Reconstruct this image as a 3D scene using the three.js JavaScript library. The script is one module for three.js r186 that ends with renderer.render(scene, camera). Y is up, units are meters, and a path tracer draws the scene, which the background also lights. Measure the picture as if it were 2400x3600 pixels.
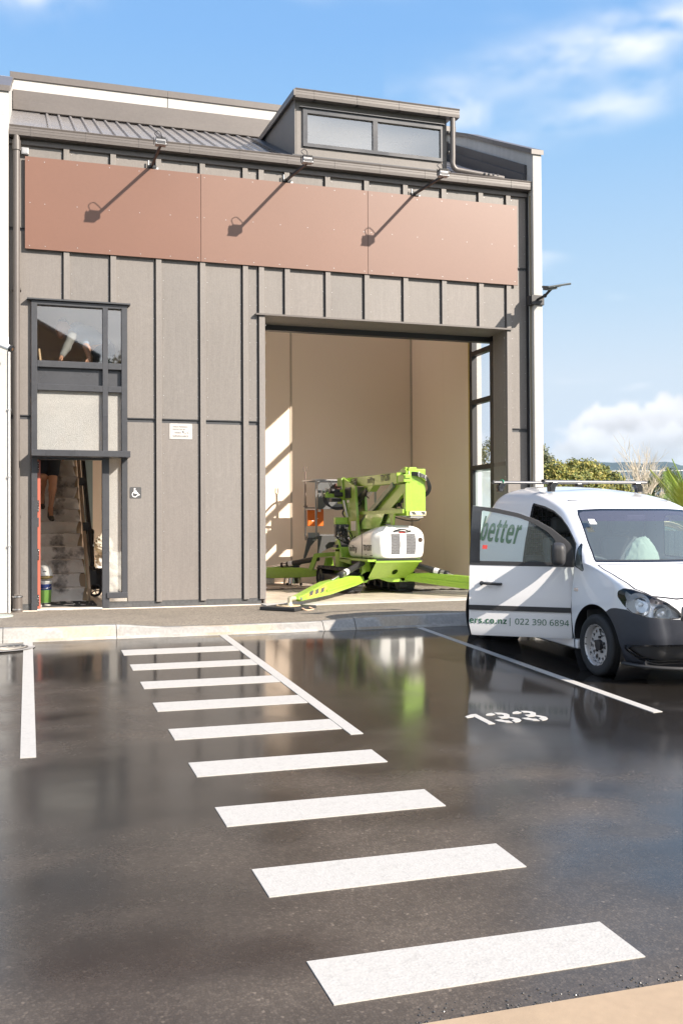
import * as THREE from 'three';
import { mergeGeometries } from 'three/addons/utils/BufferGeometryUtils.js';
import { RoundedBoxGeometry } from 'three/addons/geometries/RoundedBoxGeometry.js';
import { MarchingCubes } from 'three/addons/objects/MarchingCubes.js';
import { FontLoader } from 'three/addons/loaders/FontLoader.js';
import { TextGeometry } from 'three/addons/geometries/TextGeometry.js';
import { createNoise2D, createNoise3D } from 'simplex-noise';

// ---------------------------------------------------------------- camera, sky, sun, exposure
const rgb0 = (r, g, b) => new THREE.Color().setRGB(r, g, b);
const scene = new THREE.Scene();
const camera = new THREE.PerspectiveCamera(54.43, 682 / 1024, 0.1, 9000);
camera.position.set(0, 1.19, 15);
camera.rotation.set(0.014, -0.3047, -0.0048, 'YXZ');
scene.fog = new THREE.FogExp2(rgb0(0.42, 0.63, 1.0), 0.00008);
const renderer = new THREE.WebGLRenderer({ antialias: true });
renderer.toneMapping = THREE.LinearToneMapping;
renderer.toneMappingExposure = 2.2;
renderer.shadowMap.enabled = true;

let seedState = 7;
const rnd = () => { seedState = (seedState * 1664525 + 1013904223) >>> 0; return seedState / 4294967296; };
const rr = (a, b) => a + (b - a) * rnd();
const lerp = (a, b, t) => a + (b - a) * t;
const clamp = (x, a = 0, b = 1) => Math.min(b, Math.max(a, x));
const sstep = (a, b, x) => { const t = clamp((x - a) / (b - a)); return t * t * (3 - 2 * t); };
const seeded = (s) => { let q = s; return () => { q = (q * 1664525 + 1013904223) >>> 0; return q / 4294967296; }; };
const noise2 = createNoise2D(seeded(11)), noise3 = createNoise3D(seeded(5));
const fbm3 = (x, y, z, o = 5) => { let s = 0, a = 0.5; for (let k = 0; k < o; k++) { s += a * noise3(x, y, z); x *= 2.03; y *= 2.03; z *= 2.03; a *= 0.5; } return s; };
const fbm2 = (x, y, o = 5) => { let s = 0, a = 0.5; for (let k = 0; k < o; k++) { s += a * noise2(x, y); x *= 2.03; y *= 2.03; a *= 0.5; } return s; };

const SUN = new THREE.Vector3(0.95, 0.82, 1.0).normalize();
{
  // sky: clear winter blue, pale towards the horizon, cumulus along the horizon and thin wisps above
  const W = 2048, H = 1024, px = new Float32Array(W * H * 4);
  const stops = [[-0.2, 0.36, 0.39, 0.42], [0.0, 0.375, 0.415, 0.45], [0.145, 0.36, 0.42, 0.475], [0.218, 0.28, 0.378, 0.475], [0.377, 0.165, 0.3, 0.478], [0.46, 0.134, 0.266, 0.472], [0.8, 0.085, 0.19, 0.4], [1.6, 0.062, 0.145, 0.34]];
  const puffs = [];                                       // cumulus heads: azimuth from -z towards +x, elevation, radius (radians)
  const P = seeded(31);
  const bank = (az, w, top, n) => { for (let k = 0; k < n; k++) { const t = P() * 2 - 1; puffs.push([az + t * w, P() * top * (1 - 0.75 * t * t), 0.018 + P() * 0.022]); } };
  for (const [x, y, r] of [[31.4, 6.0, 0.55], [31.9, 6.1, 0.7], [32.6, 6.05, 0.85], [33.3, 6.1, 0.95], [33.6, 5.8, 0.7], [30.9, 5.6, 0.5], [34.9, 6, 0.7], [35.5, 6.3, 0.95], [36.3, 6.2, 1], [37.2, 6.4, 1.1], [38.3, 6.3, 1.2], [39.5, 6.5, 1.4], [41, 6, 1.4], [32, 4.8, 1.3], [33.3, 4.7, 1.4], [34.5, 4.8, 1.4], [35.8, 4.8, 1.5], [37.2, 4.8, 1.6], [31, 4.4, 1], [39, 4.7, 1.7], [30, 3.6, 1], [29, 3.2, 0.9], [32, 3.2, 1.4], [34, 3.2, 1.5], [36, 3, 1.6], [38, 3, 1.7]]) puffs.push([x * Math.PI / 180, y * Math.PI / 180, r * Math.PI / 180]);
  for (let k = 0; k < 9; k++) bank(1.35 + k * 0.62, 0.22, 0.12 + 0.06 * P(), 18);
  for (let j = H / 2 - 40; j < H; j++) for (let i = 0; i < W; i++) {
    const el = ((j + 0.5) / H - 0.5) * Math.PI, th = ((i + 0.5) / W - 0.5) * 2 * Math.PI;
    const x = Math.cos(el) * Math.cos(th), y = Math.sin(el), z = Math.cos(el) * Math.sin(th);
    let k = 0; while (k < stops.length - 2 && el > stops[k + 1][0]) k++;
    const t = clamp((el - stops[k][0]) / (stops[k + 1][0] - stops[k][0]));
    let c = [1, 2, 3].map((q) => 0.9 * lerp(stops[k][q], stops[k + 1][q], t));
    const toSun = x * SUN.x + y * SUN.y + z * SUN.z, g = Math.pow(clamp(toSun), 6) * 0.2;
    c = c.map((v) => v + g * (1 - v * 0.4));
    const az = Math.atan2(x, -z);
    let cover = 0, bright = 1;
    if (el > 0.02) {                                      // thin high wisps, stretched; behind the camera thickened and brightened to fill the interior
      const h = Math.max(y, 0.09), u = x / h, v = z / h;
      const n = fbm3(u * 0.55 + 2.2, v * 0.8 + 0.7, 3.1, 4) + 0.35 * fbm3(u * 0.15 + 5.1, v * 0.15, 1.7, 3);
      const behind = sstep(-0.1, 0.5, z);
      cover = sstep(0.16 - 0.6 * behind, 0.66 - 0.45 * behind, n) * (0.7 + 0.25 * behind);
      bright = lerp(0.97, 1.6 + 0.55 * fbm3(u * 1.1 + 3, v * 1.1, 8.3, 4), behind);
      if (az > 0.35 && az < 0.95) {                        // the soft streaks over the right of the roof
        const a1 = (az - 0.64) / 0.19, e1 = (el - 0.44 - 0.14 * (az - 0.57)) / 0.022, e2 = (el - 0.388 - 0.17 * (az - 0.57)) / 0.018;
        const m = Math.exp(-a1 * a1) * (Math.exp(-e1 * e1) + 0.6 * Math.exp(-e2 * e2)) * (0.55 + 1.1 * fbm3(az * 9, el * 26, 4.4, 5));
        cover = Math.max(cover, clamp(m * 1.25) * 0.85);
        const p1 = (az - 0.425) / 0.035, p2 = (el - 0.395) / 0.03, m2 = Math.exp(-p1 * p1 - p2 * p2) * (0.6 + 1.4 * fbm3(az * 22, el * 30, 7.7, 5));
        cover = Math.max(cover, clamp(m2) * 0.45);
      }
    }
    { const p1 = (az + 0.012) / 0.05, p2 = (el - 0.49) / 0.022, m3 = Math.exp(-p1 * p1 - p2 * p2) * (0.7 + 1.3 * fbm3(az * 20, el * 28, 3.3, 4)); cover = Math.max(cover, clamp(m3) * 0.85); }
    c = c.map((v) => lerp(v, bright * 0.56, cover));
    if (el > -0.02 && el < 0.32) {
      let d = -1, top = 0;
      const wob = 0.011 * fbm3(x * 26, y * 30, z * 26, 5);
      for (const [pa, pe, pr] of puffs) {
        let da = az - pa; if (da > Math.PI) da -= 2 * Math.PI; if (da < -Math.PI) da += 2 * Math.PI;
        if (Math.abs(da) > 0.15) continue;
        const q = 1 - Math.hypot(da, (el - pe) * (el < pe ? 0.45 : 1.0)) / pr + wob / pr * 0.9;
        if (q > d) { d = q; top = (el - pe) / pr; }
      }
      const a = sstep(0.0, 0.22, d);
      if (a > 0) {
        const shade = 0.405 + 0.06 * sstep(-0.9, 0.5, top) + 0.1 * fbm3(x * 16, y * 26, z * 16, 5) - 0.07 * sstep(0.1, 0.03, el);
        c = [lerp(c[0], shade * (1 - 0.1 * sstep(0.1, 0.03, el)), a * 0.95), lerp(c[1], shade * 1.005, a * 0.95), lerp(c[2], shade * 1.02, a * 0.95)];
      }
    }
    const o = (j * W + i) * 4;
    px[o] = c[0]; px[o + 1] = c[1]; px[o + 2] = c[2]; px[o + 3] = 1;
  }
  for (let j = 0; j < H / 2 - 40; j++) for (let i = 0; i < W; i++) px.set([0.46, 0.52, 0.58, 1], (j * W + i) * 4);
  const sky = new THREE.DataTexture(px, W, H, THREE.RGBAFormat, THREE.FloatType);
  sky.mapping = THREE.EquirectangularReflectionMapping; sky.magFilter = THREE.LinearFilter; sky.needsUpdate = true;
  scene.background = sky; scene.environment = sky;
}
const sun = new THREE.DirectionalLight(0xfff3e4, 5.0);
sun.position.copy(SUN).multiplyScalar(60); sun.target.position.set(3, 0, 0);
sun.castShadow = true; sun.shadow.mapSize.set(4096, 4096); sun.shadow.radius = 1;
Object.assign(sun.shadow.camera, { left: -25, right: 25, top: 25, bottom: -25, near: 1, far: 160 });
scene.add(sun, sun.target);

// ---------------------------------------------------------------- helpers
const taken = new Map();
function numbered(name) { const n = taken.get(name) ?? 0; taken.set(name, n + 1); return n ? `${name}_${String(n).padStart(3, '0')}` : name; }
const V3 = (x, y, z) => new THREE.Vector3(x, y, z);
function flat(g) {                                         // non-indexed, position + normal + uv only
  let q = g.index ? g.toNonIndexed() : g;
  if (!q.attributes.normal) q.computeVertexNormals();
  for (const k of Object.keys(q.attributes)) if (!['position', 'normal', 'uv'].includes(k)) q.deleteAttribute(k);
  if (!q.attributes.uv) q.setAttribute('uv', new THREE.BufferAttribute(new Float32Array(q.attributes.position.count * 2), 2));
  q.morphAttributes = {}; q.groups = [];
  return q;
}
function metric(g, s = 1) {                                // uv in metres, by each triangle's main direction
  const q = flat(g), p = q.attributes.position.array, uv = q.attributes.uv.array;
  for (let i = 0, o = 0; i < p.length; i += 9, o += 6) {
    const ax = p[i + 3] - p[i], ay = p[i + 4] - p[i + 1], az = p[i + 5] - p[i + 2], bx_ = p[i + 6] - p[i], by = p[i + 7] - p[i + 1], bz = p[i + 8] - p[i + 2];
    const nx = Math.abs(ay * bz - az * by), ny = Math.abs(az * bx_ - ax * bz), nz = Math.abs(ax * by - ay * bx_), U = nz >= nx && nz >= ny ? 0 : nx >= ny ? 2 : 0, W = nz >= nx && nz >= ny ? 1 : nx >= ny ? 1 : 2;
    for (let k = 0; k < 3; k++) { uv[o + 2 * k] = p[i + 3 * k + U] * s; uv[o + 2 * k + 1] = p[i + 3 * k + W] * s; }
  }
  return q;
}
const merge = (list) => { const l = list.filter(Boolean).map(flat); return l.length === 1 ? l[0] : mergeGeometries(l); };
function mesh(name, geos, mat, parent, keepUV) {
  const g = merge(Array.isArray(geos) ? geos : [geos]);
  const m = new THREE.Mesh(keepUV ? g : metric(g), mat);
  m.name = numbered(name); m.castShadow = m.receiveShadow = true;
  (parent ?? scene).add(m);
  return m;
}
function tag(o, label, category, group, kind) {
  if (label) o.userData.label = label;
  if (category) o.userData.category = category;
  if (group) o.userData.group = group;
  if (kind) o.userData.kind = kind;
  return o;
}
function thing(name, label, category, [x, y, z] = [0, 0, 0], turn = 0, group) {
  const o = new THREE.Group(); o.name = numbered(name); o.position.set(x, y, z); o.rotation.y = turn;
  scene.add(o); return tag(o, label, category, group);
}
const struct = (name, geos, mat, keepUV) => tag(mesh(name, geos, mat, null, keepUV), null, null, null, 'structure');
// geometry makers: all return world- or local-space geometries
function bx(x0, x1, y0, y1, z0, z1, r = 0) {
  const w = Math.abs(x1 - x0), h = Math.abs(y1 - y0), d = Math.abs(z1 - z0);
  const g = r > 0 ? new RoundedBoxGeometry(w, h, d, 2, Math.min(r, w / 2.01, h / 2.01, d / 2.01)) : new THREE.BoxGeometry(w, h, d);
  return g.translate((x0 + x1) / 2, (y0 + y1) / 2, (z0 + z1) / 2);
}
function rod(a, b, r, r2 = r, n = 12, open = false) {      // tapered cylinder from a to b
  const A = V3(...a), B = V3(...b), d = B.clone().sub(A), g = new THREE.CylinderGeometry(r2, r, d.length(), n, 1, open);
  g.translate(0, d.length() / 2, 0).applyQuaternion(new THREE.Quaternion().setFromUnitVectors(V3(0, 1, 0), d.normalize()));
  return g.translate(A.x, A.y, A.z);
}
function bar(a, b, w, h, up = [0, 1, 0]) {                 // square section from a to b, h measured along 'up'
  const A = V3(...a), B = V3(...b), d = B.clone().sub(A), L = d.length(); d.normalize();
  const s = d.clone().cross(V3(...up)).normalize(), u = s.clone().cross(d).normalize();
  const g = new THREE.BoxGeometry(w, h, L);
  return g.applyMatrix4(new THREE.Matrix4().makeBasis(s, u, d.clone().negate())).translate((A.x + B.x) / 2, (A.y + B.y) / 2, (A.z + B.z) / 2);
}
function tube(pts, r, n = 8, seg = 0, closed = false) {
  const c = new THREE.CatmullRomCurve3(pts.map((p) => V3(...p)), closed, 'centripetal');
  return new THREE.TubeGeometry(c, seg || pts.length * 6, r, n, closed);
}
function prism(pts, z0, z1, bevel = 0, holes = []) {       // polygon in x,y pulled from z0 to z1
  const s = new THREE.Shape(pts.map((p) => new THREE.Vector2(...p)));
  for (const h of holes) s.holes.push(new THREE.Path(h.map((p) => new THREE.Vector2(...p))));
  const d = z1 - z0, b = Math.min(bevel, d / 2.2);
  const g = new THREE.ExtrudeGeometry(s, { depth: d - 2 * b, bevelEnabled: b > 0, bevelThickness: b, bevelSize: b, bevelOffset: -b, bevelSegments: 2, curveSegments: 16 });
  return g.translate(0, 0, z0 + b);
}
const prismX = (pts, x0, x1, bevel = 0, holes = []) =>     // polygon given as [z, y] pulled along x
  prism(pts.map(([z, y]) => [-z, y]), x0, x1, bevel, holes.map((h) => h.map(([z, y]) => [-z, y]))).rotateY(Math.PI / 2);
const prismY = (pts, y0, y1, bevel = 0, holes = []) =>     // polygon given as [x, z] pulled along y
  prism(pts.map(([x, z]) => [x, -z]), y0, y1, bevel, holes.map((h) => h.map(([x, z]) => [x, -z]))).rotateX(-Math.PI / 2);
function quad(a, b, c, d) {                                // one flat quad with uv 0..1
  const g = new THREE.BufferGeometry();
  g.setAttribute('position', new THREE.Float32BufferAttribute([...a, ...b, ...c, ...a, ...c, ...d], 3));
  g.setAttribute('uv', new THREE.Float32BufferAttribute([0, 0, 1, 0, 1, 1, 0, 0, 1, 1, 0, 1], 2));
  g.computeVertexNormals(); return g;
}
function sheet(f, nu, nv) {                                // parametric sheet, f(u,v) -> [x,y,z]; smooth normals
  const pos = [], uv = [], idx = [];
  for (let j = 0; j <= nv; j++) for (let i = 0; i <= nu; i++) { pos.push(...f(i / nu, j / nv)); uv.push(i / nu, j / nv); }
  for (let j = 0; j < nv; j++) for (let i = 0; i < nu; i++) { const a = j * (nu + 1) + i, b = a + 1, c = a + nu + 1, d = c + 1; idx.push(a, b, d, a, d, c); }
  const g = new THREE.BufferGeometry();
  g.setAttribute('position', new THREE.Float32BufferAttribute(pos, 3)); g.setAttribute('uv', new THREE.Float32BufferAttribute(uv, 2)); g.setIndex(idx); g.computeVertexNormals();
  return g;
}
function sphere(x, y, z, r, sx = 1, sy = 1, sz = 1, n = 16) { return new THREE.SphereGeometry(r, n, Math.ceil(n * 0.7)).scale(sx, sy, sz).translate(x, y, z); }
// ---------------------------------------------------------------- textures and materials
const lin2s = (v) => 255 * (v <= 0.0031308 ? 12.92 * v : 1.055 * Math.pow(v, 1 / 2.4) - 0.055);
function tex(n, f, srgb, repeat = 1, m = n) {              // f(u, v) -> [r,g,b] linear or a number, 0..1; repeat = tiles per metre
  const d = new Uint8Array(n * m * 4);
  for (let j = 0; j < m; j++) for (let i = 0; i < n; i++) {
    let c = f(i / n, j / m); if (typeof c === 'number') c = [c, c, c];
    const o = (j * n + i) * 4;
    for (let k = 0; k < 3; k++) d[o + k] = clamp(Math.round(srgb ? lin2s(clamp(c[k])) : 255 * c[k]), 0, 255);
    d[o + 3] = 255;
  }
  const t = new THREE.DataTexture(d, n, m); t.wrapS = t.wrapT = THREE.RepeatWrapping; t.magFilter = t.minFilter = THREE.LinearFilter;
  if (srgb) t.colorSpace = THREE.SRGBColorSpace; if (Array.isArray(repeat)) t.repeat.set(...repeat); else t.repeat.set(repeat, repeat); t.needsUpdate = true;
  return t;
}
const hash = (x, y, s = 0) => { let h = Math.imul(x, 374761393) ^ Math.imul(y, 668265263) ^ Math.imul(s + 1, 2246822519); h = Math.imul(h ^ (h >>> 13), 1274126177); return ((h ^ (h >>> 16)) >>> 0) / 4294967296; };
function pn(u, v, px, py, s = 0) {                         // tiling value noise, px by py cells
  const x = u * px, y = v * py, i = Math.floor(x), j = Math.floor(y), a = x - i, b = y - j, fa = a * a * (3 - 2 * a), fb = b * b * (3 - 2 * b);
  const m = (q, p) => ((q % p) + p) % p, h = (p, q) => hash(m(p, px), m(q, py), s);
  return lerp(lerp(h(i, j), h(i + 1, j), fa), lerp(h(i, j + 1), h(i + 1, j + 1), fa), fb);
}
function pf(u, v, p, o = 4, s = 0, q = p) { let r = 0, a = 0.5, t = 0; for (let k = 0; k < o; k++) { r += a * pn(u, v, p << k, q << k, s + k); t += a; a *= 0.5; } return r / t; }
const cellTables = new Map();
function cells(u, v, n, s = 0, jit = 0.9) {                // tiling Worley: [nearest distance, second, id]
  const key = n * 1000 + s; let tb = cellTables.get(key);
  if (!tb) { tb = new Float32Array(n * n * 3); for (let j = 0; j < n; j++) for (let i = 0; i < n; i++) { const o = (j * n + i) * 3; tb[o] = 0.5 + jit * (hash(i, j, s) - 0.5); tb[o + 1] = 0.5 + jit * (hash(i, j, s + 1) - 0.5); tb[o + 2] = hash(i, j, s + 2); } cellTables.set(key, tb); }
  const x = u * n, y = v * n, i = Math.floor(x), j = Math.floor(y); let d1 = 81, d2 = 81, id = 0;
  for (let q = -1; q <= 1; q++) for (let p = -1; p <= 1; p++) {
    const o = (((((j + q) % n) + n) % n) * n + ((((i + p) % n) + n) % n)) * 3, dx = i + p + tb[o] - x, dy = j + q + tb[o + 1] - y, d = dx * dx + dy * dy;
    if (d < d1) { d2 = d1; d1 = d; id = tb[o + 2]; } else if (d < d2) d2 = d;
  }
  return [Math.sqrt(d1), Math.sqrt(d2), id];
}
const rgb = (r, g, b) => new THREE.Color().setRGB(r, g, b);
const std = (c, rough, o = {}) => new THREE.MeshStandardMaterial({ color: c, roughness: rough, ...o });
const phys = (c, rough, o = {}) => new THREE.MeshPhysicalMaterial({ color: c, roughness: rough, ...o });
const T = {}, M = {};
T.fine = tex(256, (u, v) => 0.5 + 0.5 * (pf(u, v, 32, 3, 4) - 0.5) + 0.25 * (hash(Math.floor(u * 256), Math.floor(v * 256)) - 0.5), false, 1);
T.mottle = tex(512, (u, v) => { const q = 0.86 + 0.2 * (pf(u, v, 4, 5, 9) - 0.5) + 0.14 * (pf(u, v, 64, 2, 3) - 0.5); return [q, q, q]; }, true, 0.5);
T.rough = tex(512, (u, v) => 0.75 + 0.5 * (pf(u, v, 6, 5, 22) - 0.5), false, 0.6);
// cladding: fibre sheet with faint upright wood figure
T.ply = tex(768, (u, v) => {
  const w = 0.03 * (pf(u, v, 3, 3, 50) - 0.5), g = pn(u + w, v, 96, 3, 60) * 0.5 + pn(u + w * 2, v, 220, 6, 61) * 0.5, big = pf(u, v, 2, 4, 70), f = pf(u, v, 180, 1, 80);
  const ring = Math.pow(0.5 + 0.5 * Math.sin((pf(u, v * 0.3, 3, 3, 90) * 2 + pf(u, v, 5, 2, 91) * 0.25) * 46), 6) * sstep(0.45, 0.75, pf(u, v, 2, 2, 95));
  const q = 0.86 + 0.09 * (g - 0.5) + 0.2 * (big - 0.5) + 0.13 * (f - 0.5) + 0.05 * ring;
  return [q, q, q * 0.995];
}, true, 0.4);
T.plyB = tex(512, (u, v) => 0.5 + 0.3 * (pn(u, v, 200, 10, 3) - 0.5) + 0.4 * (pn(u, v, 256, 256, 5) - 0.5), false, 0.8);
M.clad = [0, 1, 2, 3].map((k) => std(rgb(...[[0.182, 0.166, 0.154], [0.194, 0.178, 0.166], [0.171, 0.157, 0.147], [0.186, 0.168, 0.156]][k]), 0.56, { map: Object.assign(T.ply.clone(), {}), bumpMap: T.plyB, bumpScale: 0.0012 }));
M.clad.forEach((m, k) => { m.map.offset.set(k * 0.23, k * 0.41); m.map.needsUpdate = true; });
M.batten = std(rgb(0.196, 0.179, 0.167), 0.58, { map: T.ply, bumpMap: T.plyB, bumpScale: 0.0006 });
M.trim = std(rgb(0.125, 0.11, 0.102), 0.42, { metalness: 0.0, map: T.mottle });       // coated metal, taupe
M.darkMetal = std(rgb(0.055, 0.057, 0.063), 0.42, { map: T.mottle });
M.joinery = std(rgb(0.058, 0.06, 0.067), 0.4, { roughnessMap: T.rough, map: T.mottle });
M.black = std(rgb(0.018, 0.018, 0.02), 0.45);
M.rubber = std(rgb(0.02, 0.02, 0.021), 0.75, { bumpMap: T.fine, bumpScale: 0.001 });
M.roof = phys(rgb(0.24, 0.228, 0.224), 0.36, { metalness: 0.3, roughnessMap: T.rough });
M.plinth = std(rgb(0.085, 0.087, 0.09), 0.85, { map: tex(512, (u, v) => { const q = pf(u, v, 8, 5, 3); const w = sstep(0.62, 0.66, q); const b = 0.8 + 0.4 * (pf(u, v, 40, 2, 8) - 0.5); return [lerp(b, 1.0, w), lerp(b, 0.98, w), lerp(b, 0.95, w)]; }, true, 0.9), bumpMap: T.fine, bumpScale: 0.003 });
T.conc = tex(1024, (u, v) => {
  const big = pf(u, v, 3, 5, 13), st = pn(u, v * 0.2, 40, 4, 17), f = pf(u, v, 90, 2, 21), pit = sstep(0.17, 0.1, cells(u, v, 46, 3)[0]) * (hash(Math.floor(u * 46), Math.floor(v * 46), 77) > 0.82 ? 1 : 0);
  const q = 0.83 + 0.2 * (big - 0.5) + 0.1 * (st - 0.5) + 0.1 * (f - 0.5) - 0.18 * pit;
  return [q, q * 0.995, q * 0.98];
}, true, 0.4);
M.precast = std(rgb(0.5, 0.49, 0.475), 0.8, { map: T.conc, bumpMap: T.fine, bumpScale: 0.0015 });
M.whitePaint = std(rgb(0.78, 0.78, 0.76), 0.6, { map: T.mottle });
M.board = std(rgb(0.88, 0.735, 0.605), 0.7, { bumpMap: T.fine, bumpScale: 0.0004 });                        // interior lining
M.boardTrim = std(rgb(0.5, 0.42, 0.34), 0.7);
M.glass = phys(rgb(1, 1, 1), 0.02, { transmission: 1, thickness: 0, ior: 1.52 });
M.skyGlass = phys(rgb(0.6, 0.6, 0.6), 0.02, { transmission: 1, thickness: 0, ior: 3.6 });                   // mirror coated dormer panes
M.coated = phys(rgb(0.78, 0.82, 0.84), 0.02, { transmission: 1, thickness: 0, ior: 2.8 });   // tinted, coated pane
T.pebble = tex(512, (u, v) => { const [d] = cells(u, v, 60, 8); return clamp(0.2 + 0.8 * d * (0.6 + 0.8 * pf(u, v, 5, 3, 2))); }, false, 1.6);
M.frosted = phys(rgb(0.7, 0.7, 0.67), 0.6, { transmission: 0.62, thickness: 0, bumpMap: T.pebble, bumpScale: 0.006, map: tex(512, (u, v) => { const q = 0.9 + 0.2 * (pf(u, v, 90, 2, 5) - 0.5) + 0.12 * (pf(u, v, 4, 4, 7) - 0.5); return [q, q, q]; }, true, 0.8) });
M.steel = std(rgb(0.55, 0.55, 0.56), 0.3, { metalness: 1 });
M.galv = std(rgb(0.42, 0.42, 0.43), 0.45, { metalness: 0.6, map: T.mottle });
M.white = std(rgb(0.8, 0.8, 0.79), 0.45);
// ---------------------------------------------------------------- ground, car park, kerb, footpath
const gy = (z) => -0.057 - 0.0362 * Math.min(z, 24);       // the car park falls away from the building
T.asph = tex(1024, (u, v) => {
  const [d1, d2, id] = cells(u, v, 170, 5), e = sstep(0.05, 0.35, d2 - d1), [, , i2] = cells(u, v, 60, 15);
  let q = (0.74 + 0.34 * id * id) * (0.8 + 0.2 * e) * (0.93 + 0.14 * i2) * (0.9 + 0.2 * pf(u, v, 4, 4, 2));
  if (id > 0.992) q *= 1.45;
  return [q * 0.5, q * 0.5, q * 0.5];
}, true, 1 / 2.2);
T.asphB = tex(1024, (u, v) => { const [d1, d2, id] = cells(u, v, 170, 5); return clamp(0.25 + 0.5 * id * sstep(0.75, 0.2, d1) + 0.35 * pf(u, v, 24, 3, 6)); }, false, 1 / 2.2);
// standing water: smoother where the film is deeper (map spans 26 m, one tile)
const wetAt = (x, z) => {
  const n = fbm2(x * 0.16 + 3, z * 0.2 + 1, 4) + 0.4 * fbm2(x * 0.9, z * 1.3 + 7, 3);
  const film = 0.6 * sstep(0.6, 4.5, x - 0.12 * (z - 6)) + 0.2 * sstep(1.2, -0.4, x) + 0.22 * sstep(8.5, 4.5, z) - 0.35 * sstep(9.3, 11.3, z) * sstep(6, 2, x);
  return clamp(0.4 + film + 0.8 * n);
};
T.wet = tex(512, (u, v) => { const x = -8 + u * 26, z = 26 - v * 26, w = wetAt(x, z); return lerp(0.3, 0.095, w); }, false, 1 / 26);
T.film = tex(512, (u, v) => { const x = -8 + u * 26, z = 26 - v * 26, w = wetAt(x, z); return 0.45 + 0.55 * sstep(0.05, 0.6, w); }, false, 1 / 26);
for (const t of [T.wet, T.film]) t.offset.set(8 / 26, 1);
M.asphalt = phys(rgb(1, 1, 1), 0.7, { map: T.asph, bumpMap: T.asphB, bumpScale: 0.0022, ior: 1.4, specularIntensity: 0.35, clearcoat: 1, clearcoatMap: T.film, clearcoatRoughness: 1, clearcoatRoughnessMap: T.wet, vertexColors: true });
{
  const zs = [-3000, -60, -20, 2, 24, 60, 3000], xs = [-3000, -60, -12, 0, 12, 60, 3000], pos = [], idx = [];
  for (const z of zs) for (const x of xs) pos.push(x, gy(Math.max(z, 2)) - 0.16, z);
  for (let j = 0; j < zs.length - 1; j++) for (let i = 0; i < xs.length - 1; i++) { const a = j * xs.length + i; idx.push(a, a + xs.length, a + 1, a + 1, a + xs.length, a + xs.length + 1); }
  const g = new THREE.BufferGeometry(); g.setAttribute('position', new THREE.Float32BufferAttribute(pos, 3)); g.setIndex(idx); g.computeVertexNormals();
  T.grass = tex(512, (u, v) => { const q = pf(u, v, 8, 5, 41), f = pf(u, v, 128, 1, 43); return [0.055 + 0.05 * q * f, 0.085 + 0.07 * q * f, 0.03 + 0.02 * f]; }, true, 0.25);
  struct('ground', g, std(rgb(1, 1, 1), 0.95, { map: T.grass }));
}
function groundSheet(x0, x1, z0, z1, lift, thick = 0.12) {  // follows the fall of the car park
  const g = new THREE.BoxGeometry(x1 - x0, thick, z1 - z0, 1, 1, 1).translate((x0 + x1) / 2, -thick / 2, (z0 + z1) / 2), p = g.attributes.position;
  for (let i = 0; i < p.count; i++) p.setY(i, p.getY(i) + gy(p.getZ(i)) + lift);
  g.computeVertexNormals(); return g;
}
{ // car park sheet with uneven tone: darker where it is soaked, paler dried patches, a few oil spots and a long seam
  const x0 = -16, x1 = 20, z0 = 2.5, z1 = 24, nx = 260, nz = 220, pos = [], uv = [], colr = [], idx = [], R = seeded(55), oil = [...Array(26)].map(() => [lerp(-3, 8, R()), lerp(3, 12, R()), 0.05 + 0.16 * R() * R(), R()]);
  for (let j = 0; j <= nz; j++) for (let i = 0; i <= nx; i++) {
    const x = lerp(x0, x1, i / nx), z = lerp(z0, z1, j / nz), w = wetAt(x, z); pos.push(x, gy(z), z); uv.push(x, -z);
    let q = lerp(0.21, 0.036, sstep(0.05, 0.75, w)) * (1 + 0.3 * fbm2(x * 0.5 + 9, z * 0.5, 4) + 0.16 * fbm2(x * 2.3, z * 2.3 + 4, 3));
    for (const [a, b, r, k] of oil) { const d = Math.hypot(x - a, z - b) / r; if (d < 1.4) q *= 1 - 0.35 * k * sstep(1.3, 0.5, d + 0.4 * noise2(x * 9, z * 9)); }
    colr.push(q, q * 0.82, q * 0.66);
  }
  for (let j = 0; j < nz; j++) for (let i = 0; i < nx; i++) { const a = j * (nx + 1) + i, c = a + nx + 1; idx.push(a, c, a + 1, a + 1, c, c + 1); }
  const g = new THREE.BufferGeometry(); g.setAttribute('position', new THREE.Float32BufferAttribute(pos, 3)); g.setAttribute('uv', new THREE.Float32BufferAttribute(uv, 2)); g.setAttribute('color', new THREE.Float32BufferAttribute(colr, 3)); g.setIndex(idx); g.computeVertexNormals();
  const m = new THREE.Mesh(g, M.asphalt); m.name = 'car_park'; m.castShadow = m.receiveShadow = true; scene.add(tag(m, null, null, null, 'structure'));
  struct('car_park_bed', groundSheet(-16, 20, 2.5, 24, -0.01), M.black);
}
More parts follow.
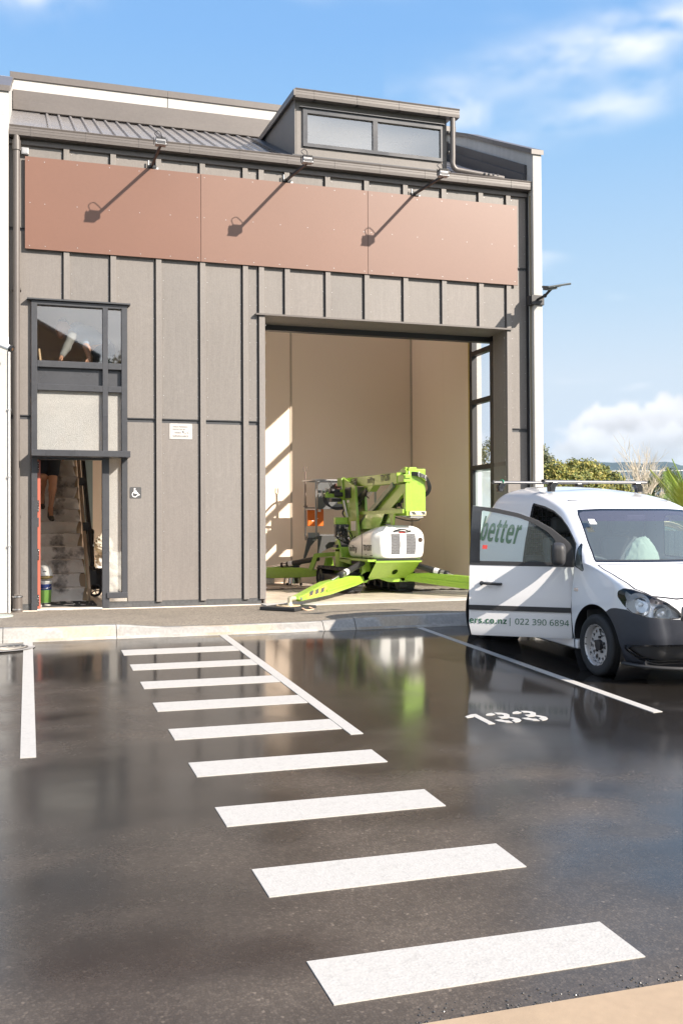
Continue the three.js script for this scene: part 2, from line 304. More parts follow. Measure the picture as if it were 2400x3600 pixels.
// concrete crossing strip at the near right corner
M.kerb = std(rgb(0.4, 0.385, 0.36), 0.7, { map: tex(512, (u, v) => {
  const b = pf(u, v, 4, 5, 2), w = sstep(0.48, 0.56, pf(u, v, 7, 4, 31)), f = pf(u, v, 110, 1, 8);
  const q = 0.78 + 0.3 * (b - 0.5) + 0.16 * (f - 0.5), o = sstep(0.52, 0.72, pf(u, v, 3, 4, 51));
  return [q * lerp(0.9, 1.12, w) * lerp(1, 1.03, o), q * lerp(0.9, 1.12, w) * lerp(1, 0.9, o), q * lerp(0.9, 1.12, w) * lerp(1, 0.74, o)];
}, true, 0.5), bumpMap: T.fine, bumpScale: 0.002 });
struct('concrete_strip', groundSheet(1.0, 20, 11.87, 12.9, 0.006, 0.1), std(rgb(0.4, 0.3, 0.205), 0.75, { map: tex(512, (u, v) => { const q = 0.85 + 0.3 * (pf(u, v, 4, 5, 3) - 0.5) + 0.1 * (pf(u, v, 80, 2, 6) - 0.5); return [q, q * 0.985, q * 0.96]; }, true, 0.4), bumpMap: T.fine, bumpScale: 0.001 }));
{ // loose chips along the ragged edge of the asphalt
  const g = new THREE.IcosahedronGeometry(0.0045, 0), n = 450, im = new THREE.InstancedMesh(flat(g), std(rgb(0.06, 0.058, 0.056), 0.3), n), m = new THREE.Matrix4(), q = new THREE.Quaternion();
  for (let i = 0; i < n; i++) { const x = rr(1.2, 4.2), z = 11.865 - Math.pow(rnd(), 2.2) * 0.1; q.setFromEuler(new THREE.Euler(rr(0, 6), rr(0, 6), rr(0, 6))); m.compose(V3(x, gy(z) + 0.001, z), q, V3(1, 1, 1).multiplyScalar(rr(0.4, 1.25))); im.setMatrixAt(i, m); }
  im.name = 'gravel_chips'; im.castShadow = im.receiveShadow = true; scene.add(tag(im, 'loose dark stone chips along the edge of the beige concrete strip', 'gravel', null, 'stuff'));
}
// exposed aggregate footpath
T.agg = tex(768, (u, v) => { const [d1, d2, id] = cells(u, v, 150, 25), e = sstep(0.0, 0.3, d2 - d1), b = pf(u, v, 4, 4, 12); const q = (0.42 + 0.85 * id) * (0.55 + 0.45 * e) * (0.85 + 0.3 * b); return [q * 0.8, q * 0.76 * (0.96 + 0.06 * id), q * 0.68]; }, true, 0.55);
T.aggB = tex(768, (u, v) => { const [d1, , id] = cells(u, v, 150, 25); return sstep(0.7, 0.15, d1) * (0.5 + 0.5 * id); }, false, 0.55);
M.footpath = std(rgb(0.33, 0.3, 0.265), 0.72, { map: T.agg, bumpMap: T.aggB, bumpScale: 0.002 });
// kerb profile along x: full height at both ends, cut down in front of the entrance
const kerbY = (x) => gy(2.7) + lerp(0.155, 0.105, sstep(0.9, 1.7, x) * sstep(4.4, 3.4, x)) ;
const kerbFace = (x) => lerp(0.1, 0.1, 1) ;
{
  const xs = []; for (let x = -16; x <= 20.01; x += 0.4) xs.push(x);
  const row = (f) => xs.map((x) => f(x));
  const strip = (rows) => { const n = xs.length, pos = [], idx = []; for (const r of rows) for (const p of r) pos.push(...p); for (let j = 0; j < rows.length - 1; j++) for (let i = 0; i < n - 1; i++) { const a = j * n + i; idx.push(a, a + n, a + 1, a + 1, a + n, a + n + 1); } const g = new THREE.BufferGeometry(); g.setAttribute('position', new THREE.Float32BufferAttribute(pos, 3)); g.setIndex(idx); g.computeVertexNormals(); return g; };
  const back = (x) => 2.72 - lerp(0.24, 0.2, sstep(0.9, 1.7, x) * sstep(4.4, 3.4, x));
  struct('footpath', strip([row((x) => [x, -0.012, -0.02]), row((x) => [x, lerp(-0.012, kerbY(x), 0.5), 1.2]), row((x) => [x, kerbY(x), back(x)]), row((x) => [x, kerbY(x) - 0.2, back(x) + 0.004])]), M.footpath);
  const kerb = thing('kerb', 'pale concrete kerb between the footpath and the wet asphalt', 'kerb');
  kerb.userData = { kind: 'structure' };
  const cuts = [-16, -9, -4.5, -2.2, -0.28, 1.02, 3.62, 4.05, 6.6, 9.2, 12, 20];
  for (let c = 0; c < cuts.length - 1; c++) {
    const n = Math.max(2, Math.ceil((cuts[c + 1] - cuts[c]) / 0.2)), prof = [[0.0, -0.006, 1], [0.004, 0.004, 1], [0.0, 0.0, 0]];
    const g = sheet((u, v) => {
      const x = lerp(cuts[c] + 0.004, cuts[c + 1] - 0.004, u), y = kerbY(x), b = back(x), f = 2.735, k = v * 6;
      const pts = [[b, y - 0.1], [b + 0.004, y + 0.003], [f - 0.13, y + 0.004], [f - 0.085, y - 0.006], [f - 0.02, gy(2.7) + 0.03], [f + 0.01, gy(2.735) + 0.006], [f + 0.015, gy(2.735) - 0.06]];
      const i = Math.min(5, Math.floor(k)), t = k - i; return [x, lerp(pts[i][1], pts[i + 1][1], t), lerp(pts[i][0], pts[i + 1][0], t)];
    }, n, 6);
    g.index.array.reverse(); g.computeVertexNormals(); mesh('kerb_section', g, M.kerb, kerb);
  }
}
struct('footpath_joint', bx(-0.36, -0.345, -0.05, -0.006, 0.4, 2.5), M.black);
// drain and manhole covers at the left
{
  const d = tag(mesh('drain_cover', new THREE.CylinderGeometry(0.23, 0.23, 0.02, 32).translate(-0.42, kerbY(0) * 0.3 - 0.002, 0.84), std(rgb(0.42, 0.47, 0.42), 0.7, { map: T.mottle })), 'pale green round drain cover in the footpath by the white wall', 'drain cover');
  const m = thing('manhole_cover', 'round iron manhole cover in the asphalt beside the kerb', 'manhole cover', [-0.32, gy(3.1) + 0.004, 3.1]);
  mesh('frame', new THREE.RingGeometry(0.33, 0.4, 40).rotateX(-Math.PI / 2), std(rgb(0.3, 0.28, 0.26), 0.6), m);
  mesh('lid', new THREE.CylinderGeometry(0.325, 0.325, 0.012, 40).translate(0, -0.002, 0), std(rgb(0.12, 0.11, 0.1), 0.45, { metalness: 0.4 }), m);
  for (const r of [0.1, 0.17, 0.24, 0.29]) mesh('lid_ring', new THREE.TorusGeometry(r, 0.008, 6, 40).rotateX(Math.PI / 2).translate(0, 0.006, 0), std(rgb(0.3, 0.28, 0.25), 0.5, { metalness: 0.4 }), m);
}
// road paint
T.paint = tex(1024, (u, v) => {
  const [d1, d2] = cells(u + 0.01 * (pf(u, v, 20, 3, 4) - 0.5), v + 0.01 * (pf(u, v, 20, 3, 5) - 0.5), 22, 61, 1), cr = sstep(0.035, 0.0, d2 - d1) * sstep(0.4, 0.65, pf(u, v, 9, 3, 33));
  const wear = sstep(0.6, 0.7, pf(u, v, 30, 4, 71)) * 0.1, f = pf(u, v, 100, 2, 72), q = (0.97 - 0.17 * cr) * (1 - wear * 0.6) * (0.94 + 0.16 * (f - 0.5));
  return [q, q * 0.985, q * 0.955];
}, true, 1);
M.paint = std(rgb(0.47, 0.46, 0.445), 0.62, { map: T.paint, bumpMap: T.asphB, bumpScale: 0.0012 });
function paintPoly(name, pts) {                             // pts: [x, z] corners on the car park
  const th = 0.004, c = pts.map(([x, z]) => [x, gy(z) + th, z]), lo = pts.map(([x, z]) => [x, gy(z) - 0.002, z]), pos = [];
  const tri = (a, b, d) => pos.push(...a, ...b, ...d);
  for (let i = 1; i + 1 < c.length; i++) tri(c[0], c[i], c[i + 1]);
  c.forEach((p, i) => { const j = (i + 1) % c.length; tri(p, lo[i], lo[j]); tri(p, lo[j], c[j]); });
  const g = new THREE.BufferGeometry(); g.setAttribute('position', new THREE.Float32BufferAttribute(pos, 3)); g.computeVertexNormals();
  return mesh(name, g, M.paint);
}
{
  const g = 'painted bay lines';
  tag(paintPoly('parking_line', [[-0.05, 2.75], [-0.05, 8.016], [0.052, 8.016], [0.052, 2.75]]), 'white bay line at far left running from the manhole cover', 'bay line', g);
  tag(paintPoly('parking_line', [[2.258, 2.775], [2.262, 8.008], [2.36, 8.006], [2.352, 2.775]]), 'white bay line that the five far bars run into', 'bay line', g);
  tag(paintPoly('parking_line', [[4.876, 2.77], [4.858, 7.993], [4.952, 7.982], [4.959, 2.77]]), 'white bay line beside the van, half in its shadow', 'bay line', g);
  const where = ['nearest the kerb', 'second from the kerb', 'third from the kerb', 'fourth from the kerb', 'fifth from the kerb, last to join the long line', 'just past the end of the long line', 'third from the camera', 'second from the camera', 'nearest the camera and the beige strip'];
  for (let k = 0; k < 9; k++) {
    const z = 3.635 + 0.9615 * k, j = k < 5 ? 2.255 : 2.268;
    const w = k === 0 ? 0.35 : 0.335;
    tag(paintPoly('hatch_bar', [[0.992 + 0.002 * k, z], [0.99 + 0.003 * k, z + w], [j, z + w], [j, z + 0.012]]), 'white painted cross bar ' + where[k], 'road marking', 'painted cross bars between the bays');
  }
  // stencilled bay number, each digit in two pieces
  const num = thing('bay_number', 'white stencilled number 133 on the wet bay in front of the van', 'road marking', [0, 0, 0]);
  const dig = (name, shape, x0, sx) => {
    const g = new THREE.ExtrudeGeometry(shape, { depth: 0.006, bevelEnabled: false, curveSegments: 14 }), p = g.attributes.position;
    for (let i = 0; i < p.count; i++) { const X = x0 + p.getX(i) * sx, Z = 7.99 - p.getY(i) * 0.345; p.setXYZ(i, X, gy(Z) + 0.004 - 0.006 + p.getZ(i), Z); }
    g.computeVertexNormals(); mesh(name, g, M.paint, num);
  };
  const poly = (...pts) => new THREE.Shape(pts.map((p) => new THREE.Vector2(...p)));
  dig('digit', poly([0.34, 0], [0.34, 0.76], [0.0, 0.7], [0.0, 0.82], [0.42, 1.0], [0.62, 1.0], [0.62, 0]), 3.315, 0.2);
  const three = (x0) => {
    const arc = (cx, cy, ro, ri, a0, a1, ky) => { const o = [], n = 12; for (let i = 0; i <= n; i++) { const a = lerp(a0, a1, i / n); o.push([cx + Math.cos(a) * ro, cy + Math.sin(a) * ro * ky]); } for (let i = n; i >= 0; i--) { const a = lerp(a0, a1, i / n); o.push([cx + Math.cos(a) * ri, cy + Math.sin(a) * ri * ky * 0.8]); } return poly(...o); };
    dig('digit', arc(0.45, 0.75, 0.43, 0.2, Math.PI * 0.93, Math.PI * 0.54, 0.58), x0, 0.22);
    dig('digit', poly([0.5, 1.0], [0.72, 0.97], [0.88, 0.86], [0.9, 0.72], [0.78, 0.56], [0.68, 0.52], [0.84, 0.45], [0.95, 0.3], [0.9, 0.14], [0.74, 0.03], [0.55, 0.0], [0.55, 0.17], [0.68, 0.22], [0.7, 0.32], [0.62, 0.42], [0.34, 0.43], [0.34, 0.6], [0.58, 0.61], [0.67, 0.7], [0.63, 0.8], [0.5, 0.84]), x0, 0.22);
    dig('digit', poly([0.45, 0.0], [0.22, 0.04], [0.04, 0.18], [0.0, 0.33], [0.26, 0.33], [0.32, 0.21], [0.45, 0.17]), x0, 0.22);
  };
  three(3.49); three(3.725);
}
// ---------------------------------------------------------------- the industrial unit
const unit = thing('industrial_unit', 'tall taupe panelled industrial unit with a big roller opening and a dormer', 'building', [0, 0, 0]);
const B = [-0.262, 0.495, 1.16, 1.822, 2.482, 3.141, 3.392, 3.802, 4.462, 5.108, 5.77, 6.442, 7.104, 7.607, 8.022];
const rectMinus = (r, h) => {                               // [x0,x1,y0,y1] minus a hole
  const [a, b, c, d] = r, [p, q, s, t] = h;
  if (q <= a || p >= b || t <= c || s >= d) return [r];
  const out = [], y0 = Math.max(c, s), y1 = Math.min(d, t);
  if (s > c) out.push([a, b, c, s]); if (t < d) out.push([a, b, t, d]);
  if (p > a) out.push([a, p, y0, y1]); if (q < b) out.push([q, b, y0, y1]);
  return out;
};
const winHole = [0.04, 1.404, -1, 4.462], doorHole = [3.485, 7.612, -1, 4.45];
const rows = [[0.09, 2.745], [2.81, 5.46], [5.515, 6.74]];
let pk = 0;
for (let i = 0; i < B.length - 1; i++) for (const [y0, y1] of rows) {
  let rs = [[B[i], B[i + 1], y0, y1]];
  for (const h of [winHole, doorHole]) rs = rs.flatMap((r) => rectMinus(r, h));
  rs = rs.filter((r) => r[1] - r[0] > 0.02 && r[3] - r[2] > 0.02);
  if (rs.length) mesh('cladding_panel', rs.map(([a, b, c, d]) => bx(a + 0.001, b - (Math.abs(b - B[i + 1]) < 0.001 && i < B.length - 2 ? 0.016 : 0.001), c, d, -0.024, 0)), M.clad[(pk++ * 7 + i) % 4], unit);
}
for (const [y0, y1] of [[2.745, 2.81], [5.46, 5.515]]) for (let i = 0; i < B.length - 1; i++) {
  let rs = [[B[i] + (i ? 0.083 : 0), B[i + 1], y0 + 0.002, y1 - 0.002]];
  for (const h of [winHole, doorHole]) rs = rs.flatMap((r) => rectMinus(r, h));
  rs = rs.filter((r) => r[1] - r[0] > 0.02);
  if (rs.length) mesh('joint_flashing', rs.map(([a, b, c, d]) => merge([bx(a, b, c, d, -0.03, -0.012), bx(a, b, d - 0.012, d - 0.003, -0.012, 0.012)])), M.darkMetal, unit);
}
mesh('dark_gap_backing', rectMinus([-0.262, 8.02, 0.09, 6.74], [0.04, 1.404, -1, 4.462]).flatMap((r) => rectMinus(r, doorHole)).map(([a, b, c, d]) => bx(a, b, c, d, -0.1, -0.031)), M.black, unit);  // black sheet added behind the panel gaps to deepen the batten shadow lines
for (let i = 1; i < B.length - 1; i++) {
  const x = B[i]; let rs = [[x, x + 0.083, x < 1.16 ? 4.5 : 0.075, 6.74]];
  if (i === 2) rs = [[x, x + 0.083, 4.5, 6.74]];
  if (x > 3.45 && x < 7.55) rs = [[x, x + 0.083, 4.47, 6.74]];
  if (i === 6) rs = [[x, 3.485, 0.075, 4.44], [x, x + 0.083, 4.47, 6.74]];
  mesh('batten', rs.map(([a, b, c, d]) => bx(a, b, c, d, 0, 0.042, 0.004)), M.batten, unit);
}
{ // screw heads down the battens
  const g = [], pts = [];
  for (let i = 1; i < B.length; i++) for (let y = 0.25; y < 6.7; y += 0.29) { if (B[i] > 3.45 && B[i] < 7.55 && y < 4.5) continue; if (B[i] < 1.3 && y < 4.5) continue; for (const dx of i === B.length - 1 ? [-0.06] : [-0.03, 0.115]) pts.push([B[i] + dx, y + rr(-0.01, 0.01)]); }
  for (const [x, y] of pts) g.push(new THREE.CylinderGeometry(0.006, 0.006, 0.004, 6).rotateX(Math.PI / 2).translate(x, y, 0.001));
  tag(mesh('screw_head', g, M.galv, unit), null, null, null, 'stuff');
}
mesh('plinth', [[1.106, 3.42], [-0.262, 0.05]].map(([a, b]) => bx(a, b, -0.09, 0.088, -0.08, 0.006)), M.plinth, unit);
mesh('plinth', bx(7.607, 8.022, -0.09, 0.088, -0.08, 0.006), M.plinth, unit);
// big opening: head flashing, reveal lining, dark track
mesh('head_flashing', [bx(3.335, 7.70, 4.458, 4.468, -0.02, 0.075), bx(3.335, 7.70, 4.442, 4.458, 0.069, 0.075)], M.trim, unit);
mesh('head_lining', bx(3.485, 7.612, 4.445, 4.47, -0.64, 0.06), M.clad[2], unit);
mesh('jamb_lining', [bx(7.607, 7.63, 0, 2.19, -0.49, 0), bx(7.607, 7.63, 2.255, 4.445, -0.49, 0), bx(7.601, 7.63, 0, 4.445, -0.05, 0.0)], M.clad[1], unit);
mesh('jamb_lining', bx(3.46, 3.488, 0, 4.445, -0.49, 0), M.clad[0], unit);
mesh('jamb_joint', bx(7.612, 7.632, 2.19, 2.255, -0.49, -0.05), M.trim, unit);
mesh('door_track', [bx(3.4, 7.7, 4.36, 4.5, -0.78, -0.645), bx(7.606, 7.7, 0, 4.36, -0.62, -0.495)], M.black, unit);
mesh('roller_drum', rod([3.45, 4.75, -0.9], [7.7, 4.75, -0.9], 0.2, 0.2, 20), M.darkMetal, unit);
// precast side walls with raked tops, right one with a tall window hole
const rake = (z) => 7.50 + 0.487 * clamp(-z, -0.2, 3.3);
const wallOut = [[0.2, -0.3], [0.2, rake(0.2)], [-3.3, rake(-3.3)], [-5.4, rake(-3.3)], [-5.4, -0.3]];
mesh('precast_wall', prismX(wallOut, 8.022, 8.185, 0.012, [[[-0.62, 0.12], [-2.16, 0.12], [-2.16, 6.45], [-0.62, 6.45]]]), M.precast, unit);
mesh('precast_wall', prismX(wallOut, -0.52, -0.262, 0.012), M.precast, unit);
for (const x of [[7.985, 8.215], [-0.55, -0.235]]) {
  const cap = (z0, z1) => prismX([[z0, rake(z0) - 0.03], [z0, rake(z0) + 0.05], [z1, rake(z1) + 0.05], [z1, rake(z1) - 0.03]], x[0], x[1], 0.004);
  for (const [a, b] of [[0.225, -1.18], [-1.186, -2.3], [-2.306, -3.42]]) mesh('parapet_cap', cap(a, b), M.trim, unit);
}
{ // stain and sealant strip down the inner edge of the right pillar
  mesh('sealant_strip', tube([[8.016, 0.05, 0.105], [8.0165, 1.5, 0.1], [8.016, 2.6, 0.115], [8.0165, 3.8, 0.1], [8.016, 5, 0.112], [8.0165, 6.7, 0.104]], 0.02, 6, 60), std(rgb(0.2, 0.17, 0.12), 0.9), unit);
  mesh('corner_flashing', bx(7.985, 8.021, 0, 6.78, 0, 0.03), M.black, unit);
}
// roof, ribs, flashings and back parapet
const roofY = (z) => 6.9 + 0.487 * -z;
const roofStrip = (za, zb, x0, x1) => prismX([[za, roofY(za) - 0.08], [za, roofY(za)], [zb, roofY(zb)], [zb, roofY(zb) - 0.08]], x0, x1);
mesh('roof', [roofStrip(0.06, -3.3, -0.262, 4.07), roofStrip(0.06, -3.3, 6.68, 8.022), roofStrip(0.06, -0.34, 4.07, 6.68), roofStrip(-2.6, -3.3, 4.07, 6.68)], M.roof, unit); // open under the dormer
mesh('roof_lining', [[-0.262, 4.07], [6.68, 8.022]].map(([a, b]) => prismX([[-0.1, roofY(-0.1) - 0.12], [-0.1, roofY(-0.1) - 0.09], [-3.3, roofY(-3.3) - 0.09], [-3.3, roofY(-3.3) - 0.12]], a, b)), M.whitePaint, unit);
for (let x = 0.32; x < 7.9; x += 0.2) {
  const z1 = -3.26, z0 = 0.055, s = 0.028, g = prism([[-0.034, -0.002], [-0.016, s], [0.016, s], [0.034, -0.002]], 0, 3.69).rotateX(-0);
  if (x > 4.0 && x < 6.8) continue;
  g.rotateX(Math.atan(0.487)); g.translate(x, roofY(z1) + 0.001, z1); mesh('roof_rib', g, M.roof, unit);
}
mesh('roof_flashing', prismX([[-0.02, roofY(-0.02) + 0.012], [-0.02, roofY(-0.02) + 0.002], [-3.28, roofY(-3.28) + 0.002], [-3.28, roofY(-3.28) + 0.012]], -0.26, 0.2), M.roof, unit);
for (const [za, zb] of [[0.0, -1.6], [-1.604, -3.2]]) mesh('rake_flashing', [prismX([[za, roofY(za) + 0.0], [za, roofY(za) + 0.2], [zb, roofY(zb) + 0.2], [zb, roofY(zb)]], 7.93, 8.0), prismX([[za, roofY(za) + 0.2], [za, roofY(za) + 0.36], [zb, roofY(zb) + 0.36], [zb, roofY(zb) + 0.2]], 7.97, 8.015)], M.darkMetal, unit);
mesh('back_flashing', [bx(-0.25, 8.02, 8.5, 8.66, -3.33, -3.2, 0.01), bx(-0.25, 8.02, 8.66, 8.7, -3.34, -3.22)], M.trim, unit);
mesh('back_flashing', bx(-0.25, 8.02, 8.7, 8.875, -3.4, -3.26, 0.006), M.trim, unit);
mesh('back_parapet', [bx(-0.26, 2.44, 8.86, 9.09, -3.5, -3.31), bx(2.455, 8.02, 8.86, 9.09, -3.5, -3.31), bx(-0.26, 8.02, 6.9, 8.86, -3.5, -3.36)], M.precast, unit);
mesh('parapet_cap', [bx(-0.3, 2.44, 9.075, 9.2, -3.55, -3.285, 0.006), bx(2.443, 5.2, 9.075, 9.2, -3.55, -3.285, 0.006), bx(5.203, 8.2, 9.075, 9.2, -3.55, -3.285, 0.006)], M.trim, unit);
mesh('roof', [bx(-0.262, 1.6, 9.0, 9.08, -5.4, -3.5), bx(7.6, 8.022, 9.0, 9.08, -5.4, -3.5), bx(1.6, 7.6, 9.0, 9.08, -3.65, -3.5), bx(1.6, 7.6, 9.0, 9.08, -5.4, -5.15)], M.roof, unit);
mesh('added_roof_light', quad([1.6, 9.04, -3.65], [7.6, 9.04, -3.65], [7.6, 9.04, -5.15], [1.6, 9.04, -5.15]), phys(rgb(0.98, 0.96, 0.92), 0.9, { transmission: 0.92, thickness: 0 }), unit);  // unseen translucent panel, added only to brighten the interior
// gutter and fascia
const gut = [[0.03, 6.79], [0.03, 6.93], [0.045, 6.93], [0.045, 6.8], [0.14, 6.8], [0.14, 6.925], [0.17, 6.93], [0.174, 6.922], [0.164, 6.9], [0.164, 6.874], [0.161, 6.872], [0.161, 6.867], [0.164, 6.865], [0.164, 6.834], [0.161, 6.832], [0.161, 6.828], [0.164, 6.826], [0.16, 6.79]];
const seams = [-0.255, 0.056, 0.818, 1.58, 2.331, 3.098, 3.84, 4.602, 5.359, 6.121, 6.873, 7.663, 8.025];
for (let i = 0; i < seams.length - 1; i++) mesh('gutter_section', prismX(gut, seams[i] + 0.002, seams[i + 1] - 0.002), M.trim, unit);
for (const x of seams.slice(1, -1)) mesh('gutter_collar', prismX(gut.map(([z, y]) => [z < 0.1 ? z : z + 0.004, y < 6.83 ? y - 0.004 : y]), x - 0.018, x + 0.018), M.trim, unit);
mesh('fascia', [bx(-0.26, 8.0, 6.7, 6.765, -0.02, 0.045, 0.004), bx(-0.26, 8.0, 6.765, 6.8, -0.02, 0.02)], M.trim, unit);
mesh('soffit', bx(-0.26, 8.0, 6.74, 6.9, -0.1, -0.015), M.darkMetal, unit);
{ // dormer
  const wall = std(rgb(0.17, 0.155, 0.145), 0.6, { map: T.ply, bumpMap: T.plyB, bumpScale: 0.0006 }), side = wall;
  const d = new THREE.Group(); d.name = numbered('dormer'); unit.add(d);
  const zf = -0.3, w0 = 4.19, w1 = 6.6, y0 = 7.265, y1 = 7.88;
  mesh('front_wall', [bx(4.09, w0, 7.1, 8.045, -0.4, zf), bx(w1, 6.66, 7.1, 8.045, -0.4, zf), bx(w0, w1, 7.1, y0, -0.4, zf), bx(w0, w1, y1, 8.045, -0.4, zf)], wall, d);
  mesh('side_wall', prismX([[-0.305, 7.1], [-0.305, 8.06], [-2.6, 8.2], [-2.6, 8.1]], 4.062, 4.085), side, d);
  mesh('side_wall', prismX([[-0.305, 7.1], [-0.305, 8.06], [-2.6, 8.2], [-2.6, 8.1]], 6.665, 6.688), wall, d);
  mesh('roof', prismX([[-0.17, 8.045], [-0.17, 8.085], [-2.7, 8.25], [-2.7, 8.21]], 4.03, 6.83), M.roof, d);
  mesh('barge', prismX([[-0.12, 8.0], [-0.12, 8.1], [-2.72, 8.27], [-2.72, 8.17]], 4.0, 4.032), M.trim, d);
  const gp = gut.map(([z, y]) => [z - 0.31, 7.985 + (y - 6.79) * 1.04]), xs = [4.03, 4.36, 5.08, 5.8, 6.5, 6.86];
  for (let i = 0; i < 5; i++) mesh('gutter_section', prismX(gp, xs[i] + 0.002, xs[i + 1] - 0.002), M.trim, d);
  for (const x of xs.slice(1, -1)) mesh('gutter_collar', prismX(gp.map(([z, y]) => [z + 0.004, y]), x - 0.016, x + 0.016), M.trim, d);
  mesh('window_frame', [bx(w0, w0 + 0.075, y0, y1, -0.37, -0.27), bx(w1 - 0.03, w1, y0, y1, -0.37, -0.27), bx(5.375, 5.455, y0, y1, -0.37, -0.272), bx(w0, w1, y0, y0 + 0.055, -0.37, -0.268), bx(w0, w1, y1 - 0.075, y1, -0.37, -0.271), bx(w0 - 0.06, w1 + 0.03, y1, y1 + 0.012, -0.37, -0.24)], M.joinery, d);
  for (const [a, b] of [[w0 + 0.075, 5.375], [5.455, w1 - 0.03]]) mesh('window_pane', quad([a, y0 + 0.055, -0.31], [b, y0 + 0.055, -0.31], [b, y1 - 0.075, -0.31], [a, y1 - 0.075, -0.31]), M.skyGlass, d);
  mesh('flashing', [bx(4.0, 6.75, 7.085, 7.1, -0.4, -0.22), prismX([[-0.3, roofY(-0.3) + 0.03], [-0.3, roofY(-0.3) + 0.06], [-2.65, roofY(-2.65) + 0.06], [-2.65, roofY(-2.65) + 0.03]], 3.86, 4.06)], M.darkMetal, d);
  mesh('downpipe', [rod([6.755, 7.98, -0.2], [6.755, 7.32, -0.2], 0.045, 0.045, 16), tube([[6.755, 7.33, -0.2], [6.757, 7.2, -0.2], [6.8, 7.14, -0.2], [6.92, 7.12, -0.195]], 0.045, 14, 24), rod([6.9, 7.122, -0.195], [7.66, 7.05, -0.15], 0.043, 0.043, 16)], M.trim, d);
  mesh('pipe_clip', [7.42, 7.75].map((y) => bx(6.68, 6.76, y - 0.012, y + 0.012, -0.29, -0.2)), M.black, d);
  mesh('pipe_holes', [7.3, 7.38, 7.46, 7.54].map((x) => rod([x, 7.075, -0.15], [x, 7.09, -0.118], 0.02, 0.02, 10)), M.black, d);
}
// entrance joinery
{
  const w = new THREE.Group(); w.name = numbered('entrance_window'); unit.add(w);
  const z0 = -0.06, z1 = 0.055;
  mesh('frame', [bx(0.046, 0.128, 2.19, 4.465, z0, z1, 0.004), bx(1.317, 1.398, 0.146, 4.465, z0, z1, 0.004), bx(1.045, 1.122, 2.3, 4.465, z0, z1 - 0.002, 0.004),
    bx(0.128, 1.317, 4.405, 4.464, z0, z1 - 0.001, 0.004), bx(0.128, 1.045, 3.505, 3.6, z0, z1 - 0.003, 0.006), bx(1.122, 1.317, 3.505, 3.6, z0, z1 - 0.003, 0.006),
    bx(0.128, 1.045, 3.17, 3.262, z0, z1 - 0.003, 0.006), bx(1.122, 1.317, 3.17, 3.262, z0, z1 - 0.003, 0.006)], M.joinery, w);
  mesh('spandrel', [bx(0.128, 1.045, 3.262, 3.505, z0, -0.012), bx(1.122, 1.317, 3.262, 3.505, z0, -0.012)], M.joinery, w);
  mesh('head_flashing', [bx(-0.013, 1.444, 4.467, 4.48, -0.02, 0.1), bx(-0.013, 1.444, 4.48, 4.487, -0.02, 0.1)], M.darkMetal, w);
  for (const [a, b] of [[0.128, 1.045], [1.122, 1.317]]) {
    mesh('window_pane', quad([a, 3.6, -0.01], [b, 3.6, -0.01], [b, 4.405, -0.01], [a, 4.405, -0.01]), M.coated, w);
    mesh('frosted_pane', quad([a, 2.3, -0.01], [b, 2.3, -0.01], [b, 3.17, -0.01], [a, 3.17, -0.01]), M.frosted, w);
  }
  mesh('drain_slot', [[0.2, 3.56], [0.93, 3.56], [1.2, 3.56], [0.2, 3.22], [0.93, 3.22], [1.2, 3.22]].map(([x, y]) => bx(x - 0.012, x + 0.012, y - 0.003, y + 0.003, 0.05, 0.0535)), M.black, w);
  mesh('canopy', bx(0.046, 1.416, 2.2, 2.29, -0.06, 0.34, 0.006), M.joinery, unit);
  const e = new THREE.Group(); e.name = numbered('entrance'); unit.add(e);
  mesh('frame', [bx(0.046, 0.128, 0, 2.2, z0, z1, 0.004), bx(1.036, 1.137, 0, 2.2, z0, z1 + 0.004, 0.004), bx(1.317, 1.398, 0.146, 2.2, z0, z1 - 0.004, 0.004), bx(0.128, 1.036, 2.17, 2.2, z0, z1 - 0.006)], M.joinery, e);
  mesh('sill', bx(1.1, 1.4, 0.146, 0.232, z0, 0.085, 0.008), M.joinery, e);
  mesh('frosted_pane', quad([1.137, 0.232, -0.01], [1.317, 0.232, -0.01], [1.317, 2.2, -0.01], [1.137, 2.2, -0.01]), M.frosted, e);
  mesh('threshold', bx(0.128, 1.036, -0.04, 0.014, -0.1, 0.06, 0.004), std(rgb(0.68, 0.66, 0.62), 0.5), e);
  const red = std(rgb(0.36, 0.1, 0.065), 0.5);
  const leaf = mesh('door_leaf', bx(0.13, 0.172, 0.02, 2.16, -1.0, -0.03, 0.003), red, e);
  mesh('door_face', bx(0.172, 0.1745, 0.02, 2.16, -0.99, -0.045), M.joinery, e);
  for (const y of [0.14, 0.8, 1.5, 2.06]) mesh('hinge', [0].map(() => merge([bx(0.129, 0.152, y - 0.08, y + 0.08, -0.03, -0.02), rod([0.126, y - 0.08, -0.012], [0.126, y + 0.08, -0.012], 0.012)])), M.black, e);
  mesh('screw', [0.14, 0.8, 1.5, 2.06].flatMap((y) => [-0.055, -0.02, 0.02, 0.055].map((d, k) => sphere(0.137 + 0.008 * (k % 2), y + d, -0.019, 0.0055, 1, 1, 0.5, 8))), M.steel, e);
  mesh('lock_plate', bx(0.128, 0.15, 1.2, 1.33, -0.03, -0.018, 0.003), M.darkMetal, e);
}
